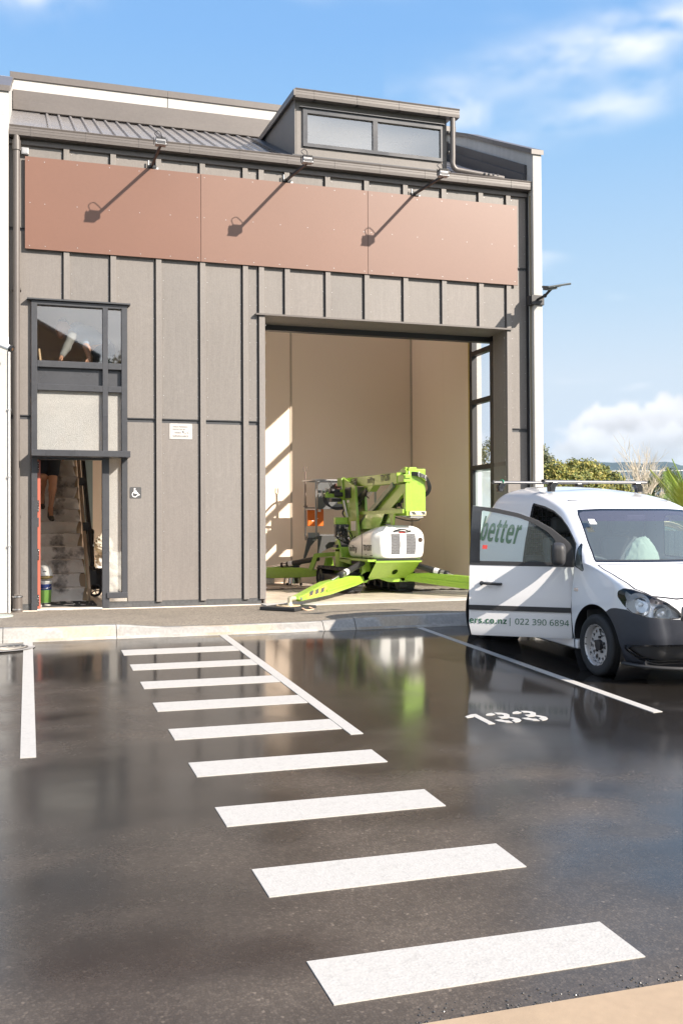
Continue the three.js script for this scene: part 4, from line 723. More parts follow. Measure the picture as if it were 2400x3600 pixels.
    const face = (pts, z0, z1, r) => prism(pts, z0, z1, r);
    for (const [x0, x1] of [[5.9, 6.06], [6.175, 6.345]]) {
      const n = 12, pts = []; for (let i = 0; i <= n; i++) { const y = lerp(0.7, 1.05, i / n); pts.push([x1 + 0.014 * Math.sin(Math.PI * i / n), y]); } for (let i = n; i >= 0; i--) pts.push([x0 + 0.012 * Math.sin(Math.PI * i / n), lerp(0.7, 1.05, i / n)]);
      mesh('grille_backing', face(pts, -0.975, -0.966, 0), std(rgb(0.05, 0.05, 0.05), 0.8), t);
      const wires = []; for (let s = -0.4; s < 0.4; s += 0.022) for (const d of [1, -1]) { // expanded mesh strands clipped to the opening
        const P = []; for (let i = 0; i <= 40; i++) { const y = lerp(0.7, 1.05, i / 40), x = (x0 + x1) / 2 + s + d * (y - 0.875) * 0.42; if (x > x0 + 0.004 && x < x1 + 0.004) P.push([x, y, -0.963]); } if (P.length > 1) wires.push(bar(P[0], P[P.length - 1], 0.005, 0.003, [0, 0, 1])); }
      tag(mesh('grille_mesh', wires, M.galv, t), null, null, null, 'stuff');
    }
    mesh('exhaust_hole', rod([6.44, 0.945, -0.99], [6.44, 0.945, -0.962], 0.042, 0.042, 20), std(rgb(0.05, 0.03, 0.02), 0.8), t);
    mesh('cover_handle', tube([[5.95, 1.095, -0.96], [6.0, 1.11, -0.94], [6.06, 1.125, -0.93], [6.15, 1.12, -0.93], [6.2, 1.1, -0.94], [6.27, 1.098, -0.96]], 0.014, 8, 30), M.black, t);
    mesh('warning_label', bx(6.05, 6.16, 1.06, 1.095, -0.968, -0.961), std(rgb(0.35, 0.05, 0.04), 0.5), t);
    const side = (g) => g.rotateY(-Math.PI / 2); // reads towards +z on the face that looks to -x
    mesh('lettering', [side(lettering('nifty', fontB, 0.105, 1.3, 0.0)).translate(5.598, 0.73, -2.33), side(lettering('TD120T', fontB, 0.1, 0.92, 0.0)).translate(5.597, 0.76, -1.54)], M.decal, t);
    mesh('cover_dots', [[-1.4, 0.69], [-1.15, 0.68], [-1.08, 0.68], [-1.0, 0.64]].map(([z, y]) => bx(5.594, 5.6, y - 0.008, y + 0.008, z - 0.02, z + 0.02)), M.decal, t);
    mesh('seal_strip', bx(5.66, 6.48, 0.604, 0.614, -1.02, -0.995), M.black, t);
  }
  // telescopic upper boom
  mesh('upper_boom', [prismX([[-0.9, 1.91], [-0.9, 2.095], [-4.0, 2.14], [-4.0, 1.98], [-2.45, 1.925]], 5.99, 6.15, 0.008)], M.lime, t);
  mesh('boom_rib', bx(5.984, 5.99, 1.985, 1.99, -2.2, -1.5), M.lime, t);
  mesh('boom_clevis', [bx(6.0, 6.14, 1.92, 2.05, -0.92, -0.6, 0.01), bx(6.02, 6.12, 1.99, 2.04, -0.95, -0.58)], M.limeDark, t);
  mesh('boom_mouth', bx(6.005, 6.135, 1.93, 1.965, -0.898, -0.62), M.black, t);
  mesh('lettering', [lettering('nifty', fontB, 0.105, 1.25, 0.022).rotateY(-Math.PI / 2).translate(5.988, 1.975, -2.45), lettering('TD120T', fontB, 0.118, 0.88, 0.012).rotateY(-Math.PI / 2).translate(5.988, 1.978, -1.72)], M.decal, t);
  mesh('spec_plate', bx(5.984, 5.99, 1.965, 2.105, -3.42, -3.05), std(rgb(0.12, 0.1, 0.1), 0.5), t);
  mesh('spec_print', [bx(5.982, 5.984, 1.98, 2.0, -3.38, -3.1), bx(5.982, 5.984, 2.03, 2.045, -3.3, -3.12), bx(5.982, 5.984, 2.065, 2.085, -3.36, -3.2)], M.white, t);
  mesh('red_label', bx(5.984, 5.99, 2.02, 2.07, -3.7, -3.6), std(rgb(0.5, 0.12, 0.05), 0.5), t);
  mesh('boom_bracket', prismX([[-2.7, 1.95], [-2.55, 1.82], [-2.35, 1.82], [-2.1, 1.94]], 6.0, 6.14, 0.006), M.lime, t);
  // knuckle with counterweight box
  mesh('knuckle_box', [bx(6.17, 6.475, 1.435, 2.16, -1.02, -0.8, 0.012), prism([[6.17, 2.02], [6.14, 2.06], [6.17, 2.17], [6.3, 2.185], [6.3, 2.1]], -1.0, -0.79, 0.005)], M.lime, t);
  mesh('knuckle_plate', [prismX([[-0.85, 1.44], [-0.5, 1.44], [-0.5, 1.89], [-0.62, 2.14], [-0.42, 2.19], [-0.3, 2.12], [-0.3, 1.36], [-0.85, 1.36]].map(([z, y]) => [z - 0.5, y]), 6.12, 6.165, 0.006)], M.lime, t);
  mesh('knuckle_lug', [prismX([[-1.1, 2.05], [-0.95, 2.19], [-0.86, 2.19], [-0.86, 2.05]], 6.13, 6.17, 0.004), bx(6.2, 6.34, 2.15, 2.19, -0.98, -0.86, 0.01)], M.lime, t);
  mesh('hazard_panel', [bx(6.185, 6.48, 1.36, 1.437, -1.0, -0.795, 0.008)], std(rgb(0.85, 0.8, 0.55), 0.5), t);
  mesh('hazard_stripe', [[6.2, 6.28], [6.38, 6.46]].map(([a, b]) => prism([[a, 1.43], [a + 0.07, 1.43], [b + 0.03, 1.375], [b - 0.04, 1.375]].map(([x, y]) => [Math.min(x, 6.475), y]), -0.796, -0.792)), M.decal, t);
  mesh('knuckle_foot', [bx(6.2, 6.44, 1.32, 1.36, -0.98, -0.82, 0.01), rod([6.15, 1.37, -1.1], [6.4, 1.33, -0.86], 0.025)], M.galv, t);
  // folded lower boom: diagonal plate, steel link bar, level link
  mesh('lower_boom', [prismX([[-3.15, 1.08], [-2.55, 1.08], [-1.65, 1.2], [-1.3, 1.43], [-0.62, 1.43], [-0.62, 1.9], [-1.12, 1.9], [-1.35, 1.82]], 6.04, 6.14, 0.008, [[[-1.02, 1.62], [-1.32, 1.5], [-1.0, 1.47], [-0.72, 1.47], [-0.7, 1.6], [-0.72, 1.75]]])], M.lime, t);
  mesh('link_bar', bar([6.0, 1.14, -3.12], [6.0, 1.9, -1.08], 0.05, 0.085), std(rgb(0.22, 0.26, 0.2), 0.4, { metalness: 0.5 }), t);
  mesh('level_link', [bx(5.955, 5.985, 1.395, 1.462, -3.25, -0.55, 0.006), prismX([[-1.3, 1.42], [-1.2, 1.2], [-1.1, 1.2], [-1.05, 1.42]], 5.99, 6.02)], M.lime, t);
  mesh('glazed_guard', prismX([[-2.95, 1.12], [-1.75, 1.15], [-1.45, 1.4], [-2.4, 1.4]], 5.955, 5.962), phys(rgb(0.5, 0.75, 0.2), 0.2, { clearcoat: 1 }), t);
  mesh('boom_ram', rod([6.0, 1.58, -3.4], [6.03, 1.86, -2.5], 0.06, 0.06, 18), std(rgb(0.03, 0.032, 0.03), 0.35), t);
  // hydraulic clutter in the knuckle
  mesh('cable_chain', [...Array(7)].map((_, i) => bx(6.03, 6.2, 1.2 + i * 0.033, 1.224 + i * 0.033, -1.75 + i * 0.02, -1.6 + i * 0.02, 0.006)), M.black, t);
  mesh('knuckle_valve', [bx(6.08, 6.13, 1.52, 1.66, -1.3, -1.1, 0.01), bx(6.1, 6.15, 1.58, 1.74, -1.05, -0.9, 0.01)], M.black, t);
  mesh('knuckle_hoses', [tube([[6.1, 1.7, -1.15], [6.08, 1.6, -1.25], [6.08, 1.5, -1.2], [6.1, 1.42, -1.1]], 0.014), tube([[6.14, 1.68, -0.95], [6.1, 1.6, -1.0], [6.1, 1.5, -0.98], [6.14, 1.44, -0.9]], 0.013), tube([[6.05, 1.36, -1.4], [6.2, 1.3, -1.2], [6.3, 1.27, -1.0], [6.4, 1.29, -0.9], [6.36, 1.34, -0.86]], 0.009, 8, 40)], M.hose, t);
  mesh('hose_bundle', [0, 1, 2, 3, 4, 5].map((k) => { const o = (k % 3) * 0.022, q = Math.floor(k / 3) * 0.022; return tube([[6.06 + q, 2.06 - o * 0.3, -1.15], [6.12 + q, 2.085 - o, -0.9], [6.28 + q, 2.09 - o, -0.76], [6.44 + q * 0.5, 2.03 - o, -0.74], [6.53 - o, 1.93, -0.76], [6.56 - o, 1.82, -0.78], [6.53 - o, 1.72 + q, -0.84], [6.47, 1.67 + q, -0.92]], 0.0125, 8, 60); }), M.hose, t);
  mesh('hose_tie', [[6.19, 2.075, -0.81], [6.34, 2.06, -0.745], [6.46, 2.0, -0.735]].map(([x, y, z]) => new THREE.TorusGeometry(0.045, 0.004, 6, 20).rotateY(0.9).translate(x, y, z)), M.white, t);
  // turret post at the far end of the cover, with panel and valve block
  mesh('turret_post', [bx(5.87, 5.93, 1.98, 2.14, -3.95, -3.6, 0.008), prismX([[-3.7, 2.12], [-3.58, 2.13], [-2.82, 1.94], [-2.75, 1.5], [-2.62, 1.0], [-3.1, 0.95], [-3.42, 1.4], [-3.62, 1.9]], 5.87, 5.915, 0.006), prismX([[-3.5, 1.95], [-2.95, 1.93], [-2.9, 1.42], [-2.75, 1.0], [-3.2, 0.95]], 6.1, 6.15, 0.006), bx(5.86, 6.14, 0.6, 1.0, -3.1, -2.62, 0.01)], M.lime, t);
  mesh('post_edge', [prismX([[-3.62, 2.12], [-3.55, 2.12], [-3.35, 1.45], [-3.0, 0.98], [-3.08, 0.98], [-3.45, 1.42]], 5.84, 5.872)], M.limeDark, t);
  mesh('control_panel', bx(5.85, 5.872, 1.72, 1.93, -3.38, -3.05, 0.006), std(rgb(0.02, 0.025, 0.03), 0.3), t);
  mesh('panel_cylinder', rod([5.84, 1.68, -3.42], [5.84, 1.36, -3.2], 0.022, 0.022, 12), M.white, t);
  mesh('white_label', bx(5.862, 5.87, 1.1, 1.28, -3.05, -2.78), M.white, t); mesh('panel_label', bx(5.862, 5.87, 1.64, 1.69, -3.3, -3.16), M.white, t);
  // cage jib head: green arm with fittings and hoses
  mesh('jib_arm', [bx(5.5, 5.84, 1.74, 1.82, -3.66, -3.54, 0.01), bx(5.8, 5.88, 1.62, 1.9, -3.7, -3.5, 0.01), prism([[5.5, 1.74], [5.5, 1.83], [5.56, 1.86], [5.6, 1.74]], -3.67, -3.53, 0.005)], M.lime, t);
  mesh('jib_fitting', [rod([5.52, 1.86, -3.6], [5.56, 1.92, -3.58], 0.035, 0.03), rod([5.46, 1.88, -3.6], [5.54, 1.9, -3.6], 0.02), rod([5.455, 1.75, -3.6], [5.46, 1.89, -3.6], 0.018)], M.steel, t);
  mesh('jib_motor', [rod([5.6, 1.88, -3.58], [5.82, 1.86, -3.58], 0.05, 0.05, 16), rod([5.68, 1.8, -3.52], [5.84, 1.8, -3.5], 0.045, 0.045, 16), bx(5.62, 5.84, 1.66, 1.73, -3.64, -3.5, 0.01)], M.black, t);
  mesh('jib_hoses', [0, 1, 2, 3].map((k) => tube([[5.47 + 0.012 * k, 1.76, -3.56], [5.48 + 0.02 * k, 1.66, -3.55], [5.56 + 0.02 * k, 1.58 - 0.01 * k, -3.52], [5.7, 1.55 - 0.012 * k, -3.5], [5.88, 1.56 - 0.012 * k, -3.45]], 0.013, 8, 36)), M.hose, t);
  mesh('valve_block', [bx(5.46, 5.56, 1.22, 1.35, -2.86, -2.74, 0.008), bx(5.56, 5.7, 1.22, 1.35, -2.84, -2.76, 0.008)], M.lime, t);
  mesh('valve_stack', [bx(5.47, 5.72, 1.17, 1.22, -2.88, -2.72, 0.01), ...[...Array(6)].map((_, i) => bx(5.47 + i * 0.042, 5.5 + i * 0.042, 0.98 + 0.03 * (i % 2), 1.18, -2.86, -2.76, 0.005)), bx(5.46, 5.7, 0.78, 0.84, -2.9, -2.7, 0.01)], M.darkMetal, t);
  { const R = seeded(77); // fittings
    for (let i = 0; i < 26; i++) { const x = 5.46 + R() * 0.26, y = 0.86 + R() * 0.3, z = -2.78 + R() * 0.08; mesh('fitting', rod([x, y, z], [x + (R() - 0.5) * 0.07, y + (R() - 0.3) * 0.07, z + 0.03], 0.01 + 0.006 * R(), 0.01, 8), R() > 0.4 ? M.chrome : M.galv, t); }
    for (let i = 0; i < 12; i++) { const x = 5.48 + R() * 0.24, y = 1.0 + R() * 0.15; mesh('valve_hose', tube([[x, y, -2.74], [x + (R() - 0.5) * 0.1, y - 0.1, -2.68], [5.66 + R() * 0.14, 0.84 + R() * 0.08, -2.7], [5.84, 0.8 + R() * 0.2, -2.72]], 0.011, 6, 20), M.hose, t); } }
  mesh('turret_tray', [bx(5.45, 5.86, 0.755, 0.785, -2.95, -2.62, 0.004), bx(5.62, 5.7, 0.62, 0.76, -2.8, -2.7)], M.lime, t);
  mesh('cable', [tube([[5.86, 1.54, -3.4], [5.78, 1.44, -3.3], [5.76, 1.34, -3.1], [5.68, 1.24, -2.9]], 0.016), tube([[6.0, 1.8, -2.9], [5.98, 1.72, -2.95], [6.02, 1.62, -2.9], [6.0, 1.55, -3.1]], 0.008), tube([[6.0, 1.85, -2.45], [5.98, 1.76, -2.5], [6.02, 1.7, -2.45]], 0.01)], M.hose, t);
  mesh('hose_cluster', [...Array(6)].map((_, i) => rod([6.0 + 0.012 * i, 1.86, -2.5 + 0.03 * i], [5.99 + 0.014 * i, 1.74 + 0.012 * (i % 3), -2.52 + 0.02 * i], 0.01, 0.008, 8)), M.steel, t);
  // work basket at the far end
  {
    const g = new THREE.Group(); g.name = numbered('basket'); t.add(g);
    const tubeM = std(rgb(0.33, 0.33, 0.34), 0.35, { metalness: 0.7 });
    const x0 = 5.36, x1 = 6.72, zn = -4.08, zf = -4.68, r = 0.021;
    const posts = [[5.47, zn], [5.41, zf], [6.72, zf], [6.72, zn]];
    for (const [x, z] of posts) mesh('post', rod([x, 0.98, z], [x, 2.1, z], r, r, 12), tubeM, g);
    mesh('rail', tube([[6.72, 2.1, zn], [5.5, 2.105, zn], [5.44, 2.105, zn - 0.04], [5.36, 2.11, zf + 0.03], [5.41, 2.11, zf], [6.72, 2.1, zf]], r, 10, 80), tubeM, g);
    mesh('rail', [rod([5.41, 1.56, zf], [6.72, 1.56, zf], r * 0.8), rod([5.47, 1.52, zn], [5.41, 1.54, zf], r * 0.8)], tubeM, g);
    mesh('toe_board', [bx(5.47, 6.0, 0.93, 1.02, zn - 0.01, zn), bx(5.4, 5.48, 0.9, 0.98, zf, zn)], tubeM, g);
    mesh('floor', bx(5.4, 6.74, 0.94, 0.96, zf - 0.02, zn), tubeM, g);
    mesh('side_plate', bx(5.575, 6.12, 1.53, 2.07, -4.34, -4.325, 0.004), std(rgb(0.16, 0.165, 0.17), 0.4, { metalness: 0.5 }), g);
    mesh('console', bx(5.92, 6.02, 1.86, 2.05, -4.31, -4.22, 0.01), std(rgb(0.12, 0.05, 0.04), 0.5), g);
    mesh('document_box', [bx(5.445, 5.78, 1.19, 1.545, -4.66, -4.6, 0.006)], phys(rgb(0.62, 0.14, 0.01), 0.45), g);
    mesh('box_marks', [bx(5.66, 5.72, 1.48, 1.53, -4.601, -4.597), bx(5.62, 5.66, 1.34, 1.35, -4.601, -4.597), bx(5.53, 5.57, 1.29, 1.305, -4.601, -4.597)], M.white, g);
    mesh('support_leg', [prism([[5.3, 0.96], [5.53, 0.98], [5.36, 0.79], [5.24, 0.52], [5.2, 0.5]], -4.12, -4.09), prism([[5.5, 1.0], [5.86, 1.0], [5.9, 0.8], [5.7, 0.74], [5.58, 0.68], [5.48, 0.54]], -4.06, -4.03)], std(rgb(0.1, 0.1, 0.1), 0.4, { metalness: 0.4 }), g);
    mesh('step_plate', bx(5.3, 5.53, 0.96, 1.06, -4.12, -4.07), tubeM, g);
    mesh('cradle', prism([[5.84, 0.98], [6.0, 0.98], [6.06, 0.6], [5.96, 0.6], [5.92, 0.78]], -3.9, -3.8, 0.005), M.black, g);
    mesh('hook_rod', [rod([5.41, 1.6, -4.66], [5.41, 2.3, -4.66], 0.016, 0.016, 10), tube([[5.385, 2.42, -4.66], [5.386, 2.32, -4.66], [5.41, 2.29, -4.66], [5.434, 2.32, -4.66], [5.435, 2.42, -4.66]], 0.008, 8, 24), bx(5.37, 5.45, 1.58, 1.61, -4.68, -4.63)], std(rgb(0.2, 0.15, 0.13), 0.5), g);
    mesh('strap', [rod([5.72, 2.12, zn], [5.78, 1.9, -4.0], 0.008), rod([5.76, 2.12, zn], [5.8, 1.93, -4.0], 0.008)], M.black, g);
    mesh('yellow_grip', rod([6.55, 1.56, zf], [6.68, 1.56, zf], 0.026), M.yellow, g);
  }
}
{ // spreader pad under the near outrigger
  const t = thing('spreader_pad', 'black square spreader pad with a rope handle under the outrigger foot', 'pad', [3.62, -0.022, 0.88], 0.75);
  mesh('slab', bx(-0.3, 0.3, 0, 0.05, -0.3, 0.3, 0.01), std(rgb(0.025, 0.025, 0.026), 0.6, { map: T.mottle }), t);
  mesh('dish_ring', new THREE.TorusGeometry(0.17, 0.012, 8, 36).rotateX(Math.PI / 2).translate(0, 0.052, 0), std(rgb(0.5, 0.38, 0.24), 0.6), t);
  mesh('rope_handle', tube([[-0.1, 0.03, 0.3], [-0.1, 0.01, 0.36], [-0.06, 0.005, 0.385], [0.06, 0.005, 0.385], [0.1, 0.01, 0.36], [0.1, 0.03, 0.3]], 0.012, 8, 30), std(rgb(0.55, 0.38, 0.25), 0.8), t);
}
{ // things on the floor behind the outrigger
  const b = thing('plastic_bottle', 'clear plastic bottle on the floor behind the far outrigger', 'bottle', [4.63, 0, -4.6]);
  mesh('body', rod([0, 0, 0], [0, 0.2, 0], 0.11, 0.11, 18), phys(rgb(0.8, 0.85, 0.88), 0.12, { transmission: 0.8, thickness: 0 }), b);
  mesh('neck', rod([0, 0.2, 0], [0, 0.27, 0], 0.1, 0.03, 18), phys(rgb(0.8, 0.85, 0.88), 0.12, { transmission: 0.8, thickness: 0 }), b);
  const h = thing('vacuum_cleaner', 'black and silver canister vacuum on the floor behind the far outrigger', 'vacuum cleaner', [5.08, 0, -4.45]);
  mesh('tank', rod([0, 0.04, 0], [0, 0.2, 0], 0.19, 0.18, 24), M.chrome, h);
  mesh('motor_head', [rod([0, 0.2, 0], [0, 0.36, 0], 0.19, 0.15, 24), rod([0, 0.36, 0], [0, 0.46, 0], 0.15, 0.1, 20), rod([0.02, 0.44, 0], [0.16, 0.44, 0.02], 0.045, 0.045, 14)], M.black, h);
  for (const [x, z] of [[-0.14, 0.12], [0.14, 0.12], [0, -0.17]]) mesh('castor', sphere(x, 0.03, z, 0.03), M.black, h);
  const c = sheet((u, v) => [lerp(3.5, 5.0, u) + 0.05 * Math.sin(v * 9), 0.012 + 0.05 * Math.pow(Math.abs(fbm2(u * 5, v * 7, 5)), 0.8) * Math.sin(Math.PI * u) , lerp(-4.95, -3.2, v) + 0.06 * Math.sin(u * 12)], 70, 50);
  tag(mesh('drop_cloth', c, std(rgb(0.5, 0.4, 0.32), 0.8, { map: T.mottle, side: THREE.DoubleSide })), 'crumpled beige drop cloth on the floor beside the tracks', 'drop cloth');
  const c2 = sheet((u, v) => [lerp(6.65, 7.85, u), 0.012 + 0.045 * Math.pow(Math.abs(fbm2(u * 5 + 9, v * 6, 5)), 0.8), lerp(-3.4, -1.9, v) + 0.08 * Math.sin(u * 9)], 60, 40);
  tag(mesh('drop_cloth', c2, std(rgb(0.56, 0.46, 0.37), 0.8, { map: T.mottle, side: THREE.DoubleSide })), 'crumpled pale drop cloth on the floor by the side window', 'drop cloth');
}
// ---------------------------------------------------------------- the white van, nose out beside the wet bay
{
  const van = thing('van', 'white small delivery van with roof bars and its driver door open', 'van', [6.18, gy(5.13), 5.13]);
  van.rotation.x = Math.atan(0.0362);
  M.vanWhite = phys(rgb(0.74, 0.74, 0.75), 0.32, { clearcoat: 1, clearcoatRoughness: 0.04 });
  M.bumper = std(rgb(0.036, 0.04, 0.052), 0.42, { map: T.mottle, bumpMap: T.fine, bumpScale: 0.0005 });
  M.vanBlack = phys(rgb(0.012, 0.013, 0.016), 0.2, { clearcoat: 0.6, clearcoatRoughness: 0.1 });
  M.trimBlack = std(rgb(0.03, 0.03, 0.032), 0.55);
  M.vanGlass = phys(rgb(0.78, 0.9, 0.9), 0.01, { transmission: 0.95, thickness: 0, ior: 1.6 });
  M.screen = phys(rgb(0.74, 0.84, 0.82), 0.015, { transmission: 0.92, thickness: 0, ior: 2.1 });
  M.cabin = std(rgb(0.085, 0.088, 0.092), 0.8);
  const green = std(rgb(0.02, 0.16, 0.06), 0.5);
  // body: horizontal slices. y, half width, nose z, nose crown, corner rx, corner rz, tail z
  const TB = [[0.19, 0.8, 2.08, 0.13, 0.25, 0.36, -1.783], [0.24, 0.84, 2.14, 0.14, 0.27, 0.4, -1.8], [0.34, 0.875, 2.19, 0.15, 0.28, 0.42, -1.82], [0.47, 0.89, 2.22, 0.16, 0.27, 0.42, -1.82], [0.62, 0.897, 2.21, 0.17, 0.25, 0.42, -1.817], [0.72, 0.9, 2.18, 0.17, 0.24, 0.42, -1.804], [0.8, 0.898, 2.13, 0.16, 0.22, 0.38, -1.793], [0.85, 0.896, 2.06, 0.15, 0.19, 0.3, -1.787], [0.9, 0.893, 1.95, 0.14, 0.15, 0.22, -1.78], [0.95, 0.89, 1.82, 0.12, 0.12, 0.18, -1.767], [1.0, 0.886, 1.65, 0.1, 0.11, 0.16, -1.753], [1.04, 0.883, 1.48, 0.09, 0.1, 0.14, -1.743], [1.075, 0.88, 1.33, 0.09, 0.1, 0.13, -1.733], [1.095, 0.877, 1.235, 0.11, 0.12, 0.13, -1.728], [1.2, 0.862, 1.115, 0.11, 0.12, 0.14, -1.7], [1.4, 0.83, 0.89, 0.1, 0.12, 0.15, -1.6], [1.55, 0.8, 0.7, 0.09, 0.13, 0.16, -1.5], [1.62, 0.785, 0.6, 0.09, 0.15, 0.18, -1.45], [1.68, 0.767, 0.47, 0.1, 0.19, 0.22, -1.4], [1.74, 0.735, 0.27, 0.12, 0.24, 0.26, -1.33], [1.79, 0.675, 0.02, 0.14, 0.3, 0.32, -1.24], [1.825, 0.58, -0.23, 0.16, 0.32, 0.4, -1.15], [1.85, 0.42, -0.48, 0.16, 0.26, 0.4, -1.05], [1.862, 0.22, -0.72, 0.1, 0.14, 0.2, -0.98], [1.866, 0.01, -0.9, 0.0, 0.005, 0.005, -0.93]];
  const col = (y, k) => { let i = 0; while (i < TB.length - 2 && y > TB[i + 1][0]) i++; const A = TB[i], Bq = TB[i + 1], h = Bq[0] - A[0], t = clamp((y - A[0]) / h);
    const m = (j) => { const a = TB[Math.max(0, j - 1)], b = TB[Math.min(TB.length - 1, j + 1)]; const s0 = (TB[j][k] - a[k]) / Math.max(1e-6, TB[j][0] - a[0]), s1 = (b[k] - TB[j][k]) / Math.max(1e-6, b[0] - TB[j][0]); if (j === 0) return s1; if (j === TB.length - 1) return s0; return s0 * s1 <= 0 ? 0 : 2 * s0 * s1 / (s0 + s1); };
    const t2 = t * t, t3 = t2 * t; return (2 * t3 - 3 * t2 + 1) * A[k] + (t3 - 2 * t2 + t) * h * m(i) + (-2 * t3 + 3 * t2) * Bq[k] + (t3 - t2) * h * m(i + 1); };
  const ys = []; for (let i = 0; i < TB.length - 1; i++) { const n = i < 6 ? 5 : i < 13 ? 4 : i < 18 ? 6 : 4; for (let k = 0; k < n; k++) ys.push(lerp(TB[i][0], TB[i + 1][0], k / n)); } ys.push(TB[TB.length - 1][0]);
  const NS = 76, NC = 14, NF = 16, NR = 12;                    // side, front corner, half nose, tail
  const half = (y) => {
    const W = col(y, 1), F = col(y, 2), c = col(y, 3), rx = col(y, 4), rz = col(y, 5), R = col(y, 6), z1 = F - c - rz, rr0 = Math.min(0.28, W * 0.5), p = [];
    for (let i = 0; i < NR; i++) { const a = i / NR; p.push([-(W - rr0) * a, R - 0.0 + 0.03 * a * a]); }
    for (let i = 0; i < 8; i++) { const f = i / 8 * Math.PI / 2; p.push([-(W - rr0) - rr0 * Math.sin(f), R + 0.03 + rr0 * (1 - Math.cos(f))]); }
    const zr = R + 0.03 + rr0;
    for (let i = 0; i < NS; i++) { const z = lerp(zr, z1, i / NS); p.push([-W, z]); }
    for (let i = 0; i < NC; i++) { const f = i / NC * Math.PI / 2; p.push([-W + rx * (1 - Math.cos(f)), z1 + rz * Math.sin(f)]); }
    for (let i = 0; i <= NF; i++) { const x = -(W - rx) * (1 - i / NF); p.push([x, F - c * Math.pow(x / Math.max(1e-4, W - rx), 2)]); }
    return p.map(([x, z]) => { const k = 1 - 0.02 * Math.pow(clamp((Math.abs(z) - 0.6) / 1.5), 2); return [x * k, y + (y > 1.0 && y < 1.075 ? 0 : 0), z]; });
  };
  const grid = ys.map((y) => { const h = half(y); return [...h, ...h.slice(0, -1).reverse().map(([x, yy, z]) => [-x, yy, z])]; });
  const nc = grid[0].length, nr = grid.length;
  const nrm = grid.map((row, j) => row.map((p, i) => {
    const a = grid[Math.max(0, j - 1)][i], b = grid[Math.min(nr - 1, j + 1)][i], c = row[Math.max(0, i - 1)], d = row[Math.min(nc - 1, i + 1)];
    const n = V3(d[0] - c[0], d[1] - c[1], d[2] - c[2]).cross(V3(b[0] - a[0], b[1] - a[1], b[2] - a[2])).normalize(); return [n.x, n.y, n.z];
  }));
  const sgn = nrm[20][40][0] > 0 ? -1 : 1;                      // normals must look outwards
  let tris = [];
  for (let j = 0; j < nr - 1; j++) for (let i = 0; i < nc - 1; i++) {
    const v = (q, r) => [...grid[q][r], ...nrm[q][r].map((x) => x * sgn)], a = v(j, i), b = v(j, i + 1), c = v(j + 1, i), d = v(j + 1, i + 1);
    if (sgn > 0) tris.push([a, b, d], [a, d, c]); else tris.push([a, d, b], [a, c, d]);
  }
  const mixv = (a, b, t) => a.map((x, k) => lerp(x, b[k], t));
  const clip = (list, f) => {                                   // splits triangles where f = 0; [inside (f > 0), outside]
    const ins = [], out = [];
    for (const t of list) {
      const d = t.map(f), pos = d.filter((x) => x > 0).length;
      if (pos === 3) ins.push(t); else if (pos === 0) out.push(t);
      else for (const [side, keep] of [[1, ins], [-1, out]]) {
        const poly = []; for (let k = 0; k < 3; k++) { const a = t[k], b = t[(k + 1) % 3], da = d[k] * side, db = d[(k + 1) % 3] * side; if (da > 0 || (da === 0 && side < 0)) poly.push(a); if ((da > 0) !== (db > 0)) poly.push(mixv(a, b, da / (da - db))); }
        for (let k = 1; k + 1 < poly.length; k++) keep.push([poly[0], poly[k], poly[k + 1]]);
      }
    }
    return [ins, out];
  };
  const geo = (list, move = 0, flip = false) => {               // move: metres along the normals
    const p = new Float32Array(list.length * 9), n = new Float32Array(list.length * 9); let o = 0;
    for (const t of list) for (const k of flip ? [0, 2, 1] : [0, 1, 2]) { const v = t[k]; for (let q = 0; q < 3; q++) { p[o + q] = v[q] + v[q + 3] * move; n[o + q] = flip ? -v[q + 3] : v[q + 3]; } o += 3; }
    const g = new THREE.BufferGeometry(); g.setAttribute('position', new THREE.BufferAttribute(p, 3)); g.setAttribute('normal', new THREE.BufferAttribute(n, 3)); return g;
  };
  const poly = (pts, round = 0) => (x, y) => {                  // signed distance, positive inside
    let d = 1e9, inside = false;
    for (let i = 0, j = pts.length - 1; i < pts.length; j = i++) { const [ax, ay] = pts[j], [bx2, by] = pts[i], ex = bx2 - ax, ey = by - ay, t = clamp(((x - ax) * ex + (y - ay) * ey) / (ex * ex + ey * ey)); d = Math.min(d, Math.hypot(x - ax - ex * t, y - ay - ey * t)); if ((ay > y) !== (by > y) && x < ax + (y - ay) / (by - ay) * ex) inside = !inside; }
    return (inside ? d : -d) + round;
  };
  const part = (name, list, mat, parent = van, move = 0) => list.length ? mesh(name, geo(list, move), mat, parent) : null;
  const near = (v) => v[0] < -0.5, side = (v) => Math.abs(v[0]) > 0.55;
  let cut;
  // driver's door, lifted out of the near side
  const doorP = poly([[0.84, 0.295], [0.82, 0.6], [0.85, 1.05], [0.825, 1.25], [0.76, 1.31], [0.62, 1.42], [0.46, 1.51], [0.28, 1.575], [0.06, 1.62], [-0.2, 1.65], [-0.215, 1.2], [-0.215, 0.42], [-0.19, 0.295]]);
  [cut, tris] = clip(tris, (v) => near(v) ? doorP(v[2], v[1]) : -1); const doorTris = cut;
  [cut, tris] = clip(tris, (v) => near(v) ? doorP(v[2], v[1]) + 0.022 : -1); part('door_seal', cut, M.trimBlack, van, -0.012);
  // wheel arches
  for (const [z, r] of [[1.275, 0.41], [-1.36, 0.39]]) { [cut, tris] = clip(tris, (v) => side(v) ? r - Math.hypot(v[2] - z, v[1] - 0.29) : -1); }
  // quarter windows
  const qP = poly([[0.88, 1.3], [0.868, 1.045], [1.03, 1.0], [1.05, 1.02]]);
